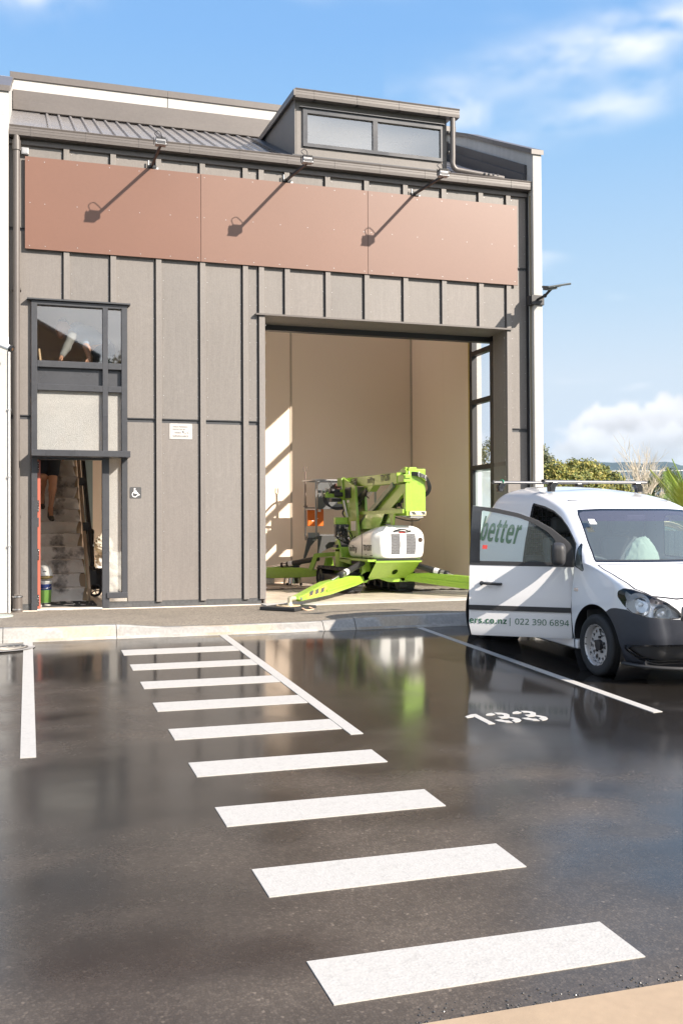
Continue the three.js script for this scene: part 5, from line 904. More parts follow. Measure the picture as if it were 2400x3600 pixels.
  for (const s of [-1, 1]) { const f = (v) => v[0] * s > 0.5 ? qP(v[2], v[1]) : -1; let q; [q, tris] = clip(tris, f); [cut, q] = clip(q, (v) => f(v) - 0.009); part('quarter_window', cut, M.vanGlass); part('window_seal', q, M.vanBlack); }
  // far door window
  { const wP = poly([[0.8, 1.05], [0.58, 1.42], [0.42, 1.535], [0.25, 1.57], [0.02, 1.56], [-0.05, 1.5], [-0.12, 1.06]]); const f = (v) => v[0] > 0.5 ? wP(v[2], v[1]) : -1; let q; [q, tris] = clip(tris, f); [cut, q] = clip(q, (v) => f(v) - 0.02); part('side_window', cut, M.vanGlass); part('window_seal', q, M.vanBlack); }
  // windscreen
  { const wP = poly([[-0.79, 1.098], [0.79, 1.098], [0.755, 1.3], [0.69, 1.56], [0.655, 1.612], [0.4, 1.625], [-0.4, 1.625], [-0.655, 1.612], [-0.69, 1.56], [-0.755, 1.3]]); const f = (v) => v[2] > 0.35 ? wP(v[0], v[1]) : -1; let q; [q, tris] = clip(tris, f); [cut, q] = clip(q, (v) => f(v) - 0.018); part('window_seal', q, M.vanBlack, van, -0.002);
    let lower; [q, cut] = clip(cut, (v) => v[1] - 1.5); [lower, cut] = clip(cut, (v) => 1.125 - v[1]); part('windscreen', cut, M.screen, van, -0.003); part('tinted_band', q, phys(rgb(0.42, 0.42, 0.52), 0.02, { transmission: 0.85, thickness: 0, ior: 2.1 }), van, -0.003); part('cowl', lower, M.trimBlack, van, -0.004); }
  // head lamps
  const lampP = poly([[76, 0.8], [76, 0.85], [69, 0.885], [60, 0.88], [45, 0.845], [26, 0.775], [17, 0.71], [13, 0.655], [16, 0.632], [26, 0.622], [45, 0.632], [58, 0.665], [68, 0.73]].map(([a, y]) => [a * 0.0105, y + 0.015]));
  const lampAng = (v) => Math.atan2(Math.abs(v[0]) - 0.35, v[2] - 1.52) * 57.3 * 0.0105;
  for (const s of [-1, 1]) { const f = (v) => v[0] * s > 0.35 && v[2] > 1.5 ? lampP(lampAng(v), v[1]) : -1; let q; [q, tris] = clip(tris, f);
    const h = new THREE.Group(); h.name = numbered('headlight'); van.add(h);
    let rim; [cut, rim] = clip(q, (v) => f(v) - 0.008); part('lamp_rim', rim, M.trimBlack, h); part('lens', cut, phys(rgb(0.96, 0.98, 1), 0.01, { transmission: 1, thickness: 0, ior: 1.5 }), h);
    part('housing', q, std(rgb(0.6, 0.63, 0.68), 0.25, { metalness: 0.4 }), h, -0.09);
    const bowl = (x, y, z, r, a) => { const g = new THREE.LatheGeometry([...Array(12)].map((_, i) => new THREE.Vector2(0.012 + r * i / 11, 0.9 * r * Math.pow(i / 11, 2))), 28).rotateX(Math.PI / 2).rotateY(a * s); return g.translate(x * s, y, z); };
    mesh('reflector', bowl(0.735, 0.755, 1.79, 0.1, 0.75), M.chrome, h); mesh('reflector', bowl(0.6, 0.69, 1.945, 0.068, 0.6), M.chrome, h); mesh('indicator_bowl', bowl(0.62, 0.775, 1.88, 0.05, 0.6), std(rgb(0.5, 0.42, 0.4), 0.3, { metalness: 0.8 }), h);
    mesh('bulb', [sphere(0.755 * s, 0.757, 1.83, 0.022), sphere(0.612 * s, 0.69, 1.975, 0.016)], std(rgb(0.75, 0.78, 0.8), 0.1), h); }
  // grille, bumper, fog recesses
  [cut, tris] = clip(tris, (v) => v[2] > 1.8 ? Math.min(0.5 - Math.abs(v[0]) + (v[1] - 0.69) * -0.25, v[1] - 0.625, 0.765 - v[1]) : -1); part('grille', cut, M.vanBlack, van, -0.012);
  mesh('grille_bar', [0.66, 0.7, 0.74].map((y) => tube([[-0.48, y, 2.04], [-0.25, y, 2.125 - (y - 0.66) * 0.3], [0, y, 2.165 - (y - 0.66) * 0.35], [0.25, y, 2.125 - (y - 0.66) * 0.3], [0.48, y, 2.04]], 0.008, 6, 40)), M.trimBlack, van);
  const bumpTop = (v) => v[2] > 0.9 ? (v[2] < 1.6 ? lerp(0.62, 0.7, sstep(1.38, 1.6, v[2])) : lerp(0.705, 0.64, sstep(1.75, 2.05, v[2]))) : -1;
  const bumpers = clip(tris, (v) => v[2] > 1.36 ? bumpTop(v) - v[1] : v[2] < -1.52 ? 0.6 - v[1] : -1); tris = bumpers[1];
  const fogP = poly([[8, 0.24], [9, 0.42], [40, 0.4], [57, 0.375], [56, 0.33], [45, 0.24], [34, 0.21]].map(([a, y]) => [a * 0.011, y]));
  { const f = (v) => v[2] > 1.4 ? fogP(Math.atan2(Math.abs(v[0]) - 0.2, v[2] - 1.3) * 57.3 * 0.011, v[1]) : -1; let q; [q, bumpers[0]] = clip(bumpers[0], f); let rim; [q, rim] = clip(q, (v) => f(v) - 0.02); for (const s of [-1, 1]) { part('fog_recess', q.filter((t) => t[0][0] * s > 0), M.trimBlack, van, -0.03); part('recess_rim', rim.filter((t) => t[0][0] * s > 0), M.vanBlack, van, -0.008); } }
  part('bumper', bumpers[0], M.bumper, van, 0.004);
  mesh('bumper_lip', tube([[-0.84, 0.19, 1.66], [-0.76, 0.185, 1.86], [-0.55, 0.18, 2.02], [-0.2, 0.178, 2.12], [0.2, 0.178, 2.12], [0.55, 0.18, 2.02], [0.76, 0.185, 1.86], [0.84, 0.19, 1.66]], 0.018, 8, 60), M.trimBlack, van);
  mesh('tow_cover', rod([-0.42, 0.43, 2.13], [-0.42, 0.43, 2.152], 0.04, 0.04, 20), M.bumper, van);
  // rub strip and panel gaps
  [cut, tris] = clip(tris, (v) => side(v) && v[2] < 0.845 && v[2] > -1.5 ? Math.min(v[1] - 0.565, 0.615 - v[1]) : -1); part('rub_strip', cut, M.trimBlack, van, 0.012);
  const bonnetP = poly([[-0.83, 1.2], [-0.845, 1.35], [-0.835, 1.6], [-0.8, 1.8], [-0.7, 1.93], [-0.5, 2.03], [0, 2.12], [0.5, 2.03], [0.7, 1.93], [0.8, 1.8], [0.835, 1.6], [0.845, 1.35], [0.83, 1.2], [0, 1.28]]);
  const bf = (v) => v[1] > 0.79 && v[1] < 1.095 && v[2] > 1.1 ? bonnetP(v[0], v[2]) : -1;
  let bonnet; [bonnet, tris] = clip(tris, bf); [cut, bonnet] = clip(bonnet, (v) => 0.014 - bf(v)); part('panel_gap', cut, M.black, van, -0.002);
  part('bonnet', bonnet, M.vanWhite, van);
  [cut, tris] = clip(tris, (v) => v[0] > 0.5 ? 0.004 - Math.abs(doorP(v[2], v[1])) : side(v) && v[1] < 1.72 ? Math.min(0.003 - Math.abs(v[2] + 1.1 + 0), v[1] - 0.3, 0) - (v[0] > 0 ? 0 : 1) : -1); part('panel_gap', cut, M.black, van, -0.008);
  part('body', tris, M.vanWhite, van);
  mesh('side_indicator', bx(-0.908, -0.885, 0.795, 0.832, 0.9, 0.965, 0.012), phys(rgb(0.75, 0.6, 0.5), 0.15, { clearcoat: 1 }), van);
  mesh('windscreen_sticker', quad([-0.665, 1.47, 0.805], [-0.595, 1.47, 0.822], [-0.595, 1.52, 0.76], [-0.655, 1.52, 0.742]), M.white, van);
  // underbody, arch liners, cabin
  mesh('underbody', [bx(-0.74, 0.74, 0.16, 0.24, -1.7, 1.9), bx(-0.3, 0.3, 0.1, 0.2, -1.6, 1.2)], M.black, van);
  for (const s of [-1, 1]) for (const z of [1.275, -1.36]) mesh('arch_liner', [rod([s * 0.5, 0.3, z], [s * 0.87, 0.3, z], 0.42, 0.42, 32, true), rod([s * 0.5, 0.3, z], [s * 0.505, 0.3, z], 0.42, 0.42, 32)].slice(0, 2), M.black, van);
  mesh('sill', [bx(-0.86, -0.72, 0.2, 0.3, -0.95, 0.9, 0.02), bx(0.72, 0.86, 0.2, 0.3, -0.95, 0.9, 0.02)], M.vanWhite, van);
  mesh('cabin_floor', bx(-0.8, 0.8, 0.28, 0.33, -0.35, 1.0), M.cabin, van);
  mesh('roof_lining', bx(-0.62, 0.62, 1.69, 1.71, -0.35, 0.3), M.cabin, van); mesh('door_lining', bx(0.79, 0.83, 0.33, 1.03, -0.3, 0.85), M.cabin, van);
  mesh('firewall', [bx(-0.8, 0.8, 0.33, 0.95, 0.98, 1.0)], M.cabin, van);
  mesh('bulkhead', [bx(-0.8, 0.8, 0.33, 1.08, -0.36, -0.33)], M.cabin, van);
  { const w = []; for (let x = -0.74; x <= -0.08; x += 0.05) w.push(rod([x, 1.08, -0.34], [x, 1.68, -0.34], 0.005, 0.005, 5)); for (let y = 1.12; y < 1.7; y += 0.05) w.push(rod([-0.75, y, -0.335], [-0.08, y, -0.335], 0.005, 0.005, 5)); w.push(bx(-0.08, 0.76, 1.08, 1.68, -0.345, -0.33)); mesh('cargo_grille', w, M.black, van); }
  mesh('dashboard', [prismX([[0.66, 0.72], [0.6, 0.9], [0.72, 1.0], [0.9, 1.045], [1.12, 1.05], [1.12, 0.7]], -0.8, 0.8, 0.02), bx(-0.56, -0.2, 0.97, 1.06, 0.68, 0.92, 0.03)], M.cabin, van);
  { const q = new THREE.Matrix4().makeRotationX(-1.0).setPosition(-0.38, 1.0, 0.52); mesh('steering_wheel', [new THREE.TorusGeometry(0.185, 0.016, 10, 40).applyMatrix4(q), bx(-0.16, 0.16, -0.02, 0.02, -0.015, 0.015, 0.01).applyMatrix4(q), rod([0, 0, -0.03], [0, 0, 0.02], 0.06, 0.06, 18).applyMatrix4(q)], std(rgb(0.08, 0.08, 0.085), 0.5), van); }
  for (const s of [-1, 1]) { const st = mesh('seat', [bx(s * 0.38 - 0.25, s * 0.38 + 0.25, 0.5, 0.68, -0.15, 0.4, 0.06), bx(-0.24, 0.24, 0, 0.66, -0.07, 0.07, 0.06).rotateX(-0.2).translate(s * 0.38, 0.64, -0.14), bx(s * 0.38 - 0.2, s * 0.38 + 0.2, 0.32, 0.5, -0.1, 0.3)], M.cabin, van); mesh('headrest', bx(s * 0.38 - 0.13, s * 0.38 + 0.13, 1.33, 1.52, -0.33, -0.22, 0.05), M.cabin, st); }
  mesh('rear_mirror', bx(-0.12, 0.12, 1.5, 1.56, 0.6, 0.63, 0.015), M.trimBlack, van);
  // roof bars
  for (const z of [-0.18, -1.46]) {
    const g = new THREE.Group(); g.name = numbered('roof_bar'); van.add(g);
    mesh('bar', [new THREE.SphereGeometry(1, 16, 10).scale(0.02, 0.018, 0.04).translate(-0.66, 1.915, z), rod([-0.66, 1.915, z], [0.66, 1.915, z], 0.018, 0.018, 16).applyMatrix4(new THREE.Matrix4().makeTranslation(0, 0, -z)).scale(1, 1, 2.1).translate(0, 0, z)], std(rgb(0.22, 0.22, 0.225), 0.5, { metalness: 0.6 }), g);
    for (const s of [-1, 1]) { mesh('foot', prism([[-0.05, 0], [-0.055, 0.06], [-0.02, 0.115], [0.045, 0.115], [0.05, 0.08], [0.02, 0.05], [0.012, 0]].map(([x, y]) => [x * -s, y]), -0.04, 0.04, 0.01).translate(s * 0.55, 1.8, z), M.vanBlack, g); mesh('end_cap', bx(s * 0.66 - 0.02, s * 0.66 + 0.02, 1.91, 1.938, z - 0.035, z + 0.035, 0.01), M.black, g); }
  }
  mesh('bar_tie', new THREE.TorusGeometry(0.024, 0.006, 6, 16).rotateY(Math.PI / 2).scale(1, 1, 1.9).translate(-0.54, 1.925, -1.46), std(rgb(0.05, 0.4, 0.2), 0.6), van);
  const fit = (g, w) => { g.computeBoundingBox(); const b = g.boundingBox; return g.translate(-b.min.x, 0, 0).scale(w / (b.max.x - b.min.x), 1, 1); };
  // lettering on the cargo side, laid on the panel
  const onSide = (g, z0, y0, lift = 0.003) => { const p = g.attributes.position; for (let i = 0; i < p.count; i++) { const u = p.getX(i), v = p.getY(i), w = p.getZ(i), y = y0 + v; p.setXYZ(i, -(col(y, 1) + lift + w * 0.5), y, z0 + u); } g.computeVertexNormals(); return g; };
  mesh('lettering', onSide(fit(lettering('better', fontB, 0.285, 1.0, 0.24), 1.06), -1.42, 1.2), green, van);
  // wheels
  const holes = [...Array(15)].map((_, k) => { const a = k / 15 * Math.PI * 2, o = []; for (let i = 0; i < 10; i++) { const b = i / 10 * Math.PI * 2; o.push([Math.cos(a) * 0.142 + 0.0165 * Math.cos(b), Math.sin(a) * 0.142 + 0.0165 * Math.sin(b)]); } return o; });
  const circ = (r, n = 48) => [...Array(n)].map((_, i) => [r * Math.cos(i / n * 6.2832), r * Math.sin(i / n * 6.2832)]);
  M.rim = std(rgb(0.5, 0.5, 0.5), 0.4, { metalness: 0.4, map: tex(256, (u, v) => { const w = sstep(0.66, 0.7, pf(u, v, 6, 4, 3)); const q = lerp(1, 0.12, w); return [q, q * 0.96, q * 0.92]; }, true, 3) });
  const wheel = (s, z) => {
    const g = new THREE.Group(); g.name = numbered('wheel'); van.add(g);
    const lathe = (pts, n = 56) => new THREE.LatheGeometry(pts.map(([r, x]) => new THREE.Vector2(r, x)), n).rotateZ(Math.PI / 2 * s).translate(s * 0.78, 0.3, z);
    mesh('tyre', lathe([[0.2, -0.085], [0.205, -0.1], [0.24, -0.108], [0.285, -0.104], [0.3, -0.085], [0.302, -0.05], [0.296, -0.048], [0.296, -0.04], [0.302, -0.038], [0.303, 0.0], [0.297, 0.002], [0.297, 0.01], [0.302, 0.012], [0.302, 0.05], [0.296, 0.052], [0.296, 0.06], [0.301, 0.062], [0.3, 0.085], [0.285, 0.104], [0.262, 0.108], [0.255, 0.106], [0.24, 0.107], [0.205, 0.1], [0.2, 0.085]].map(([r, x]) => [r, -x])), M.rubber, g);
    mesh('rim', [lathe([[0.205, -0.09], [0.212, -0.098], [0.2, -0.1], [0.192, -0.085], [0.186, -0.05], [0.18, -0.03], [0.178, 0.06]])], M.rim, g);
    mesh('rim_disc', prism(circ(0.182), 0, 0.012, 0.003, [...holes, circ(0.03, 20)]).rotateY(Math.PI / 2 * s).translate(s * 0.815, 0.3, z), M.rim, g);
    mesh('hub', [rod([s * 0.8, 0.3, z], [s * 0.858, 0.3, z], 0.058, 0.05, 20), ...[...Array(5)].map((_, k) => { const a = k / 5 * 6.2832 + 0.3; return rod([s * 0.82, 0.3 + 0.075 * Math.sin(a), z + 0.075 * Math.cos(a)], [s * 0.846, 0.3 + 0.075 * Math.sin(a), z + 0.075 * Math.cos(a)], 0.014, 0.014, 10); })], M.black, g);
    mesh('brake_disc', rod([s * 0.77, 0.3, z], [s * 0.785, 0.3, z], 0.14, 0.14, 24), M.darkMetal, g);
  };
  for (const s of [-1, 1]) for (const z of [1.275, -1.36]) wheel(s, z);
  // the open door: its skin is the panel cut from the body, swung about the hinge line
  {
    const d = new THREE.Group(); d.name = numbered('driver_door'); van.add(d);
    const hx = -0.885, hz = 0.83; d.position.set(hx, 0, hz); d.rotation.y = 59 * Math.PI / 180;
    const put = (g) => g.translate(-hx, 0, -hz);
    const dp = (name, list, mat, move = 0, flip = false) => list.length && mesh(name, put(geo(list, move, flip)), mat, d);
    let skin = doorTris, q;
    const winP = poly([[0.68, 1.075], [0.66, 1.3], [0.58, 1.385], [0.43, 1.475], [0.27, 1.532], [0.06, 1.575], [-0.1, 1.6], [-0.11, 1.3], [-0.11, 1.075]]);
    [q, skin] = clip(skin, (v) => winP(v[2], v[1])); const glass = q;
    dp('window', glass, M.vanGlass, -0.012);
    [q, skin] = clip(skin, (v) => v[1] - 1.055); let post; [post, q] = clip(q, (v) => -0.105 - v[2]); dp('rear_post', post, M.vanBlack); let sail; [sail, q] = clip(q, (v) => v[2] - 0.62 - Math.max(0, v[1] - 1.3) * 0.4); dp('mirror_sail', sail, M.trimBlack); let belt; [q, belt] = clip(q, (v) => v[1] - 1.0765); dp('belt_trim', belt, M.trimBlack); let tail; [q, tail] = clip(q, (v) => v[2] + 0.092); dp('frame_end', tail, M.trimBlack); dp('window_frame', q, M.trimBlack);
    [q, skin] = clip(skin, (v) => v[1] - 1.032); dp('belt_seal', q, M.trimBlack, 0.004);
    [q, skin] = clip(skin, (v) => Math.min(v[1] - 0.565, 0.615 - v[1])); dp('rub_strip', q, M.trimBlack, 0.012);
    dp('door_skin', skin, M.vanWhite);
    const inner = clip(doorTris, (v) => 1.05 - v[1])[0]; dp('door_lining', inner, M.cabin, -0.06, true);
    const e = [[0.86, 0.27], [0.845, 0.6], [0.87, 1.03]], rim = [[0.84, 0.295], [0.82, 0.6], [0.85, 1.05], [0.825, 1.25], [0.76, 1.31], [0.62, 1.42], [0.46, 1.51], [0.28, 1.575], [0.06, 1.62], [-0.2, 1.65], [-0.215, 1.2], [-0.215, 0.42], [-0.19, 0.295], [0.84, 0.295]];
    const edge = []; for (let i = 0; i + 1 < rim.length; i++) for (let k = 0; k < 6; k++) { const a = k / 6, b = (k + 1) / 6, P = (t) => { const z = lerp(rim[i][0], rim[i + 1][0], t), y = lerp(rim[i][1], rim[i + 1][1], t); return [-col(y, 1), y, z]; }; const p = P(a), r = P(b), off = ([x, y, z]) => [x + 0.06, y, z]; edge.push(quad(p, r, off(r), off(p))); }
    mesh('door_edge', put(merge(edge)), M.vanWhite, d);
    mesh('handle', put(merge([tube([[-0.905, 0.845, -0.085], [-0.945, 0.848, -0.06], [-0.95, 0.845, 0.03], [-0.94, 0.842, 0.09], [-0.9, 0.84, 0.115]], 0.015, 10, 40), rod([-0.9, 0.845, -0.085], [-0.915, 0.845, -0.085], 0.022, 0.022, 16)])), M.trimBlack, d);
    mesh('lock', put(rod([-0.915, 0.846, -0.085], [-0.919, 0.846, -0.085], 0.011, 0.011, 14)), M.steel, d);
    mesh('handle_cup', put(sphere(-0.888, 0.84, 0.005, 0.062, 0.22, 0.95, 1, 24)), M.vanWhite, d);
    const dl = (g, z0, y0) => put(onSide(g, z0, y0, 0.003));
    mesh('lettering', [dl(fit(lettering('ers.co.nz', fontB, 0.062), 0.385), -0.21, 0.425), dl(fit(lettering('| 022 390 6894', fontR, 0.062), 0.6), 0.205, 0.425)], std(rgb(0.03, 0.13, 0.07), 0.5), d);
    const mg = mesh('door_mirror', put(merge([bx(-1.1, -0.9, 1.06, 1.1, 0.66, 0.71, 0.015)])), M.trimBlack, d);
    const shell = new THREE.SphereGeometry(1, 28, 18), sp = shell.attributes.position; for (let i = 0; i < sp.count; i++) { const f = (v) => Math.sign(v) * Math.pow(Math.abs(v), 0.55); sp.setXYZ(i, f(sp.getX(i)) * 0.132, f(sp.getY(i)) * 0.118, f(sp.getZ(i)) * (sp.getZ(i) > 0 ? 0.09 : 0.05)); } shell.computeVertexNormals();
    mesh('mirror_shell', put(shell.translate(-1.06, 1.17, 0.68)), M.trimBlack, mg); mesh('mirror_glass', put(bx(-1.15, -0.97, 1.07, 1.27, 0.622, 0.628)), M.chrome, mg);
    mesh('red_sticker', put(quad([-0.878, 1.2, -0.085], [-0.878, 1.2, -0.035], [-0.871, 1.24, -0.032], [-0.871, 1.24, -0.082])), std(rgb(0.5, 0.05, 0.04), 0.5), d);
  }
  // a jacket over the wheel side of the dashboard
  const jk = sheet((u, v) => { const a = (u - 0.5) * 2, b = v * Math.PI, r = 1 + 0.18 * fbm3(u * 4, v * 4, 2.5, 3); return [6.2 - 0.03 + a * 0.2 * r * (0.7 + 0.5 * v), gy(5.8) + 1.28 - 0.3 * Math.pow(Math.abs(2 * v - 1), 1.7) * (1) + 0.05 * Math.cos(a * 2) + 0.025 * fbm3(u * 7, v * 7, 1, 3) - 0.09 * a * a, 5.98 - 0.14 + 0.22 * v - 0.05 * a * a]; }, 40, 40);
  tag(mesh('jacket', jk, std(rgb(0.35, 0.4, 0.35), 0.9, { side: THREE.DoubleSide })), 'pale green jacket heaped behind the windscreen of the van', 'jacket');
}
// ---------------------------------------------------------------- people
function flesh(bones, cell, pad = 0.06, k = 0.035) {           // bones: [ax,ay,az,ra, bx,by,bz,rb] joined by a smooth minimum, then meshed
  const lo = V3(1e9, 1e9, 1e9), hi = V3(-1e9, -1e9, -1e9);
  for (const b of bones) for (const o of [0, 4]) { const p = V3(b[o], b[o + 1], b[o + 2]), r = b[o + 3] + pad; lo.min(p.clone().subScalar(r)); hi.max(p.clone().addScalar(r)); }
  const size = hi.clone().sub(lo), n = Math.ceil(Math.max(size.x, size.y, size.z) / cell) + 4, half = n / 2, mid = lo.clone().add(hi).multiplyScalar(0.5);
  const mc = new MarchingCubes(n, M.white, false, false, 120000); mc.isolation = 0;
  const nx = Math.ceil(size.x / cell / 2) + 1, ny = Math.ceil(size.y / cell / 2) + 1, nz = Math.ceil(size.z / cell / 2) + 1;
  mc.field.fill(-1);
  for (let z = 0; z < n; z++) { if (Math.abs(z - half) > nz) continue; for (let y = 0; y < n; y++) { if (Math.abs(y - half) > ny) continue; for (let x = 0; x < n; x++) { if (Math.abs(x - half) > nx) continue;
    const px = mid.x + (x - half) * cell, py = mid.y + (y - half) * cell, pz = mid.z + (z - half) * cell; let s = 0, dm = 1e9;
    for (const b of bones) { const ex = b[4] - b[0], ey = b[5] - b[1], ez = b[6] - b[2], L = ex * ex + ey * ey + ez * ez, t = L > 0 ? clamp(((px - b[0]) * ex + (py - b[1]) * ey + (pz - b[2]) * ez) / L) : 0; const d = Math.hypot(px - b[0] - ex * t, py - b[1] - ey * t, pz - b[2] - ez * t) - lerp(b[3], b[7], t); dm = Math.min(dm, d); if (d < 0.4) s += Math.exp(-d / k * 2.2); }
    mc.field[z * n * n + y * n + x] = s > 0 ? Math.log(s) * k / 2.2 : -dm; } } }
  mc.update();
  const c = mc.count, p = new Float32Array(c * 3), q = new Float32Array(c * 3);
  for (let i = 0; i < c; i++) { for (let a = 0; a < 3; a++) { p[i * 3 + a] = mc.positionArray[i * 3 + a] * half * cell + [mid.x, mid.y, mid.z][a]; q[i * 3 + a] = mc.normalArray[i * 3 + a]; } }
  const g = new THREE.BufferGeometry(); g.setAttribute('position', new THREE.BufferAttribute(p, 3)); g.setAttribute('normal', new THREE.BufferAttribute(q, 3));
  const a = V3(), b = V3(), d = V3(), nn = V3(); let flip = 0; for (let i = 0; i < Math.min(c, 900); i += 3) { a.fromArray(p, i * 3); b.fromArray(p, i * 3 + 3); d.fromArray(p, i * 3 + 6); nn.fromArray(q, i * 3); flip += Math.sign(b.sub(a).cross(d.sub(a)).dot(nn)); }
  if (flip < 0) for (let i = 0; i < q.length; i++) q[i] = -q[i];
  return g;
}
function hand(w, dir, side, curl = 0.5) {                      // wrist point, pointing direction, thumb side; five separate fingers
  const D = V3(...dir).normalize(), S = V3(...side).normalize(), N = S.clone().cross(D).normalize(), P = (a, b, c) => { const v = V3(...w).addScaledVector(D, a).addScaledVector(S, b).addScaledVector(N, c); return [v.x, v.y, v.z]; };
  const bones = [[...P(0, 0, 0), 0.026, ...P(0.05, 0.01, 0), 0.03], [...P(0.05, 0.022, 0), 0.018, ...P(0.085, 0.026, 0), 0.013], [...P(0.05, -0.018, 0), 0.018, ...P(0.08, -0.028, 0), 0.013]];
  [[0.028, 0.07], [0.01, 0.08], [-0.008, 0.075], [-0.026, 0.058]].forEach(([o, L]) => { const k0 = P(0.085, o, 0), k1 = P(0.085 + L * 0.5, o * 1.1, -curl * 0.012), k2 = P(0.085 + L * 0.85, o * 1.15, -curl * 0.035), k3 = P(0.085 + L * (1 - 0.1 * curl), o * 1.15, -curl * 0.05); bones.push([...k0, 0.0095, ...k1, 0.009], [...k1, 0.009, ...k2, 0.0085], [...k2, 0.0085, ...k3, 0.0075]); });
  const t0 = P(0.02, 0.026, 0), t1 = P(0.052, 0.055, -0.01), t2 = P(0.085, 0.066, -0.018); bones.push([...t0, 0.014, ...t1, 0.012], [...t1, 0.012, ...t2, 0.009]);
  return flesh(bones, 0.005, 0.02, 0.006);
}
function headBones(c, f) {                                     // centre, facing: skull, jaw, nose, ears
  const F = V3(...f).normalize(), U = V3(0, 1, 0), S = F.clone().cross(U).normalize(), P = (a, b, d) => { const v = V3(...c).addScaledVector(F, a).addScaledVector(U, b).addScaledVector(S, d); return [v.x, v.y, v.z]; };
  return { P, bones: [[...P(-0.015, 0.03, 0), 0.092, ...P(0.015, 0.03, 0), 0.088], [...P(0.02, -0.02, 0), 0.075, ...P(0.045, -0.075, 0), 0.042], [...P(0.09, 0.01, 0), 0.012, ...P(0.115, -0.022, 0), 0.014], [...P(0.0, 0, 0.085), 0.012, ...P(-0.01, 0.03, 0.092), 0.016], [...P(0.0, 0, -0.085), 0.012, ...P(-0.01, 0.03, -0.092), 0.016], [...P(0.075, -0.055, -0.018), 0.01, ...P(0.075, -0.055, 0.018), 0.01], [...P(0.085, 0.035, -0.045), 0.012, ...P(0.085, 0.035, 0.045), 0.012]] };
}
M.skin = std(rgb(0.5, 0.25, 0.145), 0.55); M.hair = std(rgb(0.03, 0.02, 0.015), 0.7);
M.shorts = std(rgb(0.012, 0.013, 0.018), 0.85); M.boot = std(rgb(0.075, 0.068, 0.055), 0.8);
{ // climbing down the stairs, seen from the knees down under the canopy
  const o = [0.38, 1.3, -3.2], t = thing('person', 'person in dark shorts and grey boots coming down the covered stairs', 'person', o), L = (b) => b.map((v, i) => v - (i % 4 === 3 ? 0 : o[i % 4]));
  const H = headBones([0.36, 3.35, -3.3], [0, -0.15, 1]);
  const body = [[0.45, 2.45, -3.3, 0.1, 0.415, 2.0, -3.12, 0.066], [0.415, 2.0, -3.12, 0.06, 0.41, 1.86, -3.15, 0.062], [0.41, 1.86, -3.15, 0.062, 0.378, 1.5, -3.2, 0.036], [0.27, 2.45, -3.33, 0.1, 0.255, 2.06, -3.18, 0.064], [0.255, 2.06, -3.18, 0.06, 0.245, 1.96, -3.26, 0.06], [0.245, 1.96, -3.26, 0.06, 0.235, 1.7, -3.42, 0.036],
    [0.378, 1.5, -3.2, 0.038, 0.385, 1.4, -3.1, 0.035], [0.235, 1.7, -3.42, 0.038, 0.24, 1.58, -3.4, 0.035], [0.36, 2.48, -3.32, 0.15, 0.36, 2.75, -3.34, 0.13], [0.36, 2.75, -3.34, 0.13, 0.36, 3.02, -3.34, 0.15], [0.22, 3.06, -3.34, 0.07, 0.5, 3.06, -3.34, 0.07], [0.36, 3.1, -3.33, 0.055, 0.36, 3.28, -3.31, 0.055], ...H.bones,
    [0.19, 3.04, -3.34, 0.055, 0.15, 2.76, -3.32, 0.042], [0.15, 2.76, -3.32, 0.04, 0.17, 2.5, -3.22, 0.03], [0.53, 3.04, -3.34, 0.055, 0.58, 2.77, -3.32, 0.042], [0.58, 2.77, -3.32, 0.04, 0.6, 2.52, -3.2, 0.03]];
  mesh('body', [flesh(body.map(L), 0.014), hand([0.17 - o[0], 2.5 - o[1], -3.22 - o[2]], [0.05, -1, 0.3], [0.3, 0.2, 1]), hand([0.6 - o[0], 2.52 - o[1], -3.2 - o[2]], [0.05, -1, 0.3], [-0.3, 0.2, 1])], M.skin, t);
  mesh('shorts', flesh([[0.45, 2.48, -3.3, 0.12, 0.425, 2.15, -3.17, 0.1], [0.27, 2.48, -3.33, 0.12, 0.262, 2.16, -3.22, 0.095], [0.36, 2.5, -3.32, 0.155, 0.36, 2.62, -3.33, 0.145]].map(L), 0.014), M.shorts, t);
  mesh('shirt', flesh([[0.36, 2.55, -3.33, 0.15, 0.36, 2.78, -3.34, 0.145], [0.36, 2.78, -3.34, 0.145, 0.36, 3.0, -3.34, 0.165], [0.2, 3.06, -3.34, 0.085, 0.52, 3.06, -3.34, 0.085], [0.19, 3.04, -3.34, 0.07, 0.155, 2.84, -3.33, 0.062], [0.53, 3.04, -3.34, 0.07, 0.57, 2.85, -3.33, 0.062]].map(L), 0.014), std(rgb(0.1, 0.12, 0.2), 0.85), t);
  mesh('hair', flesh([[...H.P(-0.03, 0.055, 0), 0.088, ...H.P(0.0, 0.075, 0), 0.072]].map(L), 0.012), M.hair, t);
  mesh('boot', flesh([[0.382, 1.53, -3.21, 0.05, 0.378, 1.42, -3.22, 0.05], [0.372, 1.38, -3.23, 0.045, 0.39, 1.345, -3.08, 0.042], [0.39, 1.35, -3.08, 0.042, 0.405, 1.33, -2.98, 0.036]].map(L), 0.009, 0.05, 0.02), M.boot, t);
  mesh('boot', flesh([[0.236, 1.74, -3.43, 0.05, 0.238, 1.64, -3.46, 0.05], [0.238, 1.6, -3.48, 0.045, 0.243, 1.56, -3.35, 0.042], [0.243, 1.56, -3.35, 0.042, 0.25, 1.545, -3.25, 0.036]].map(L), 0.009, 0.05, 0.02), M.boot, t);
}
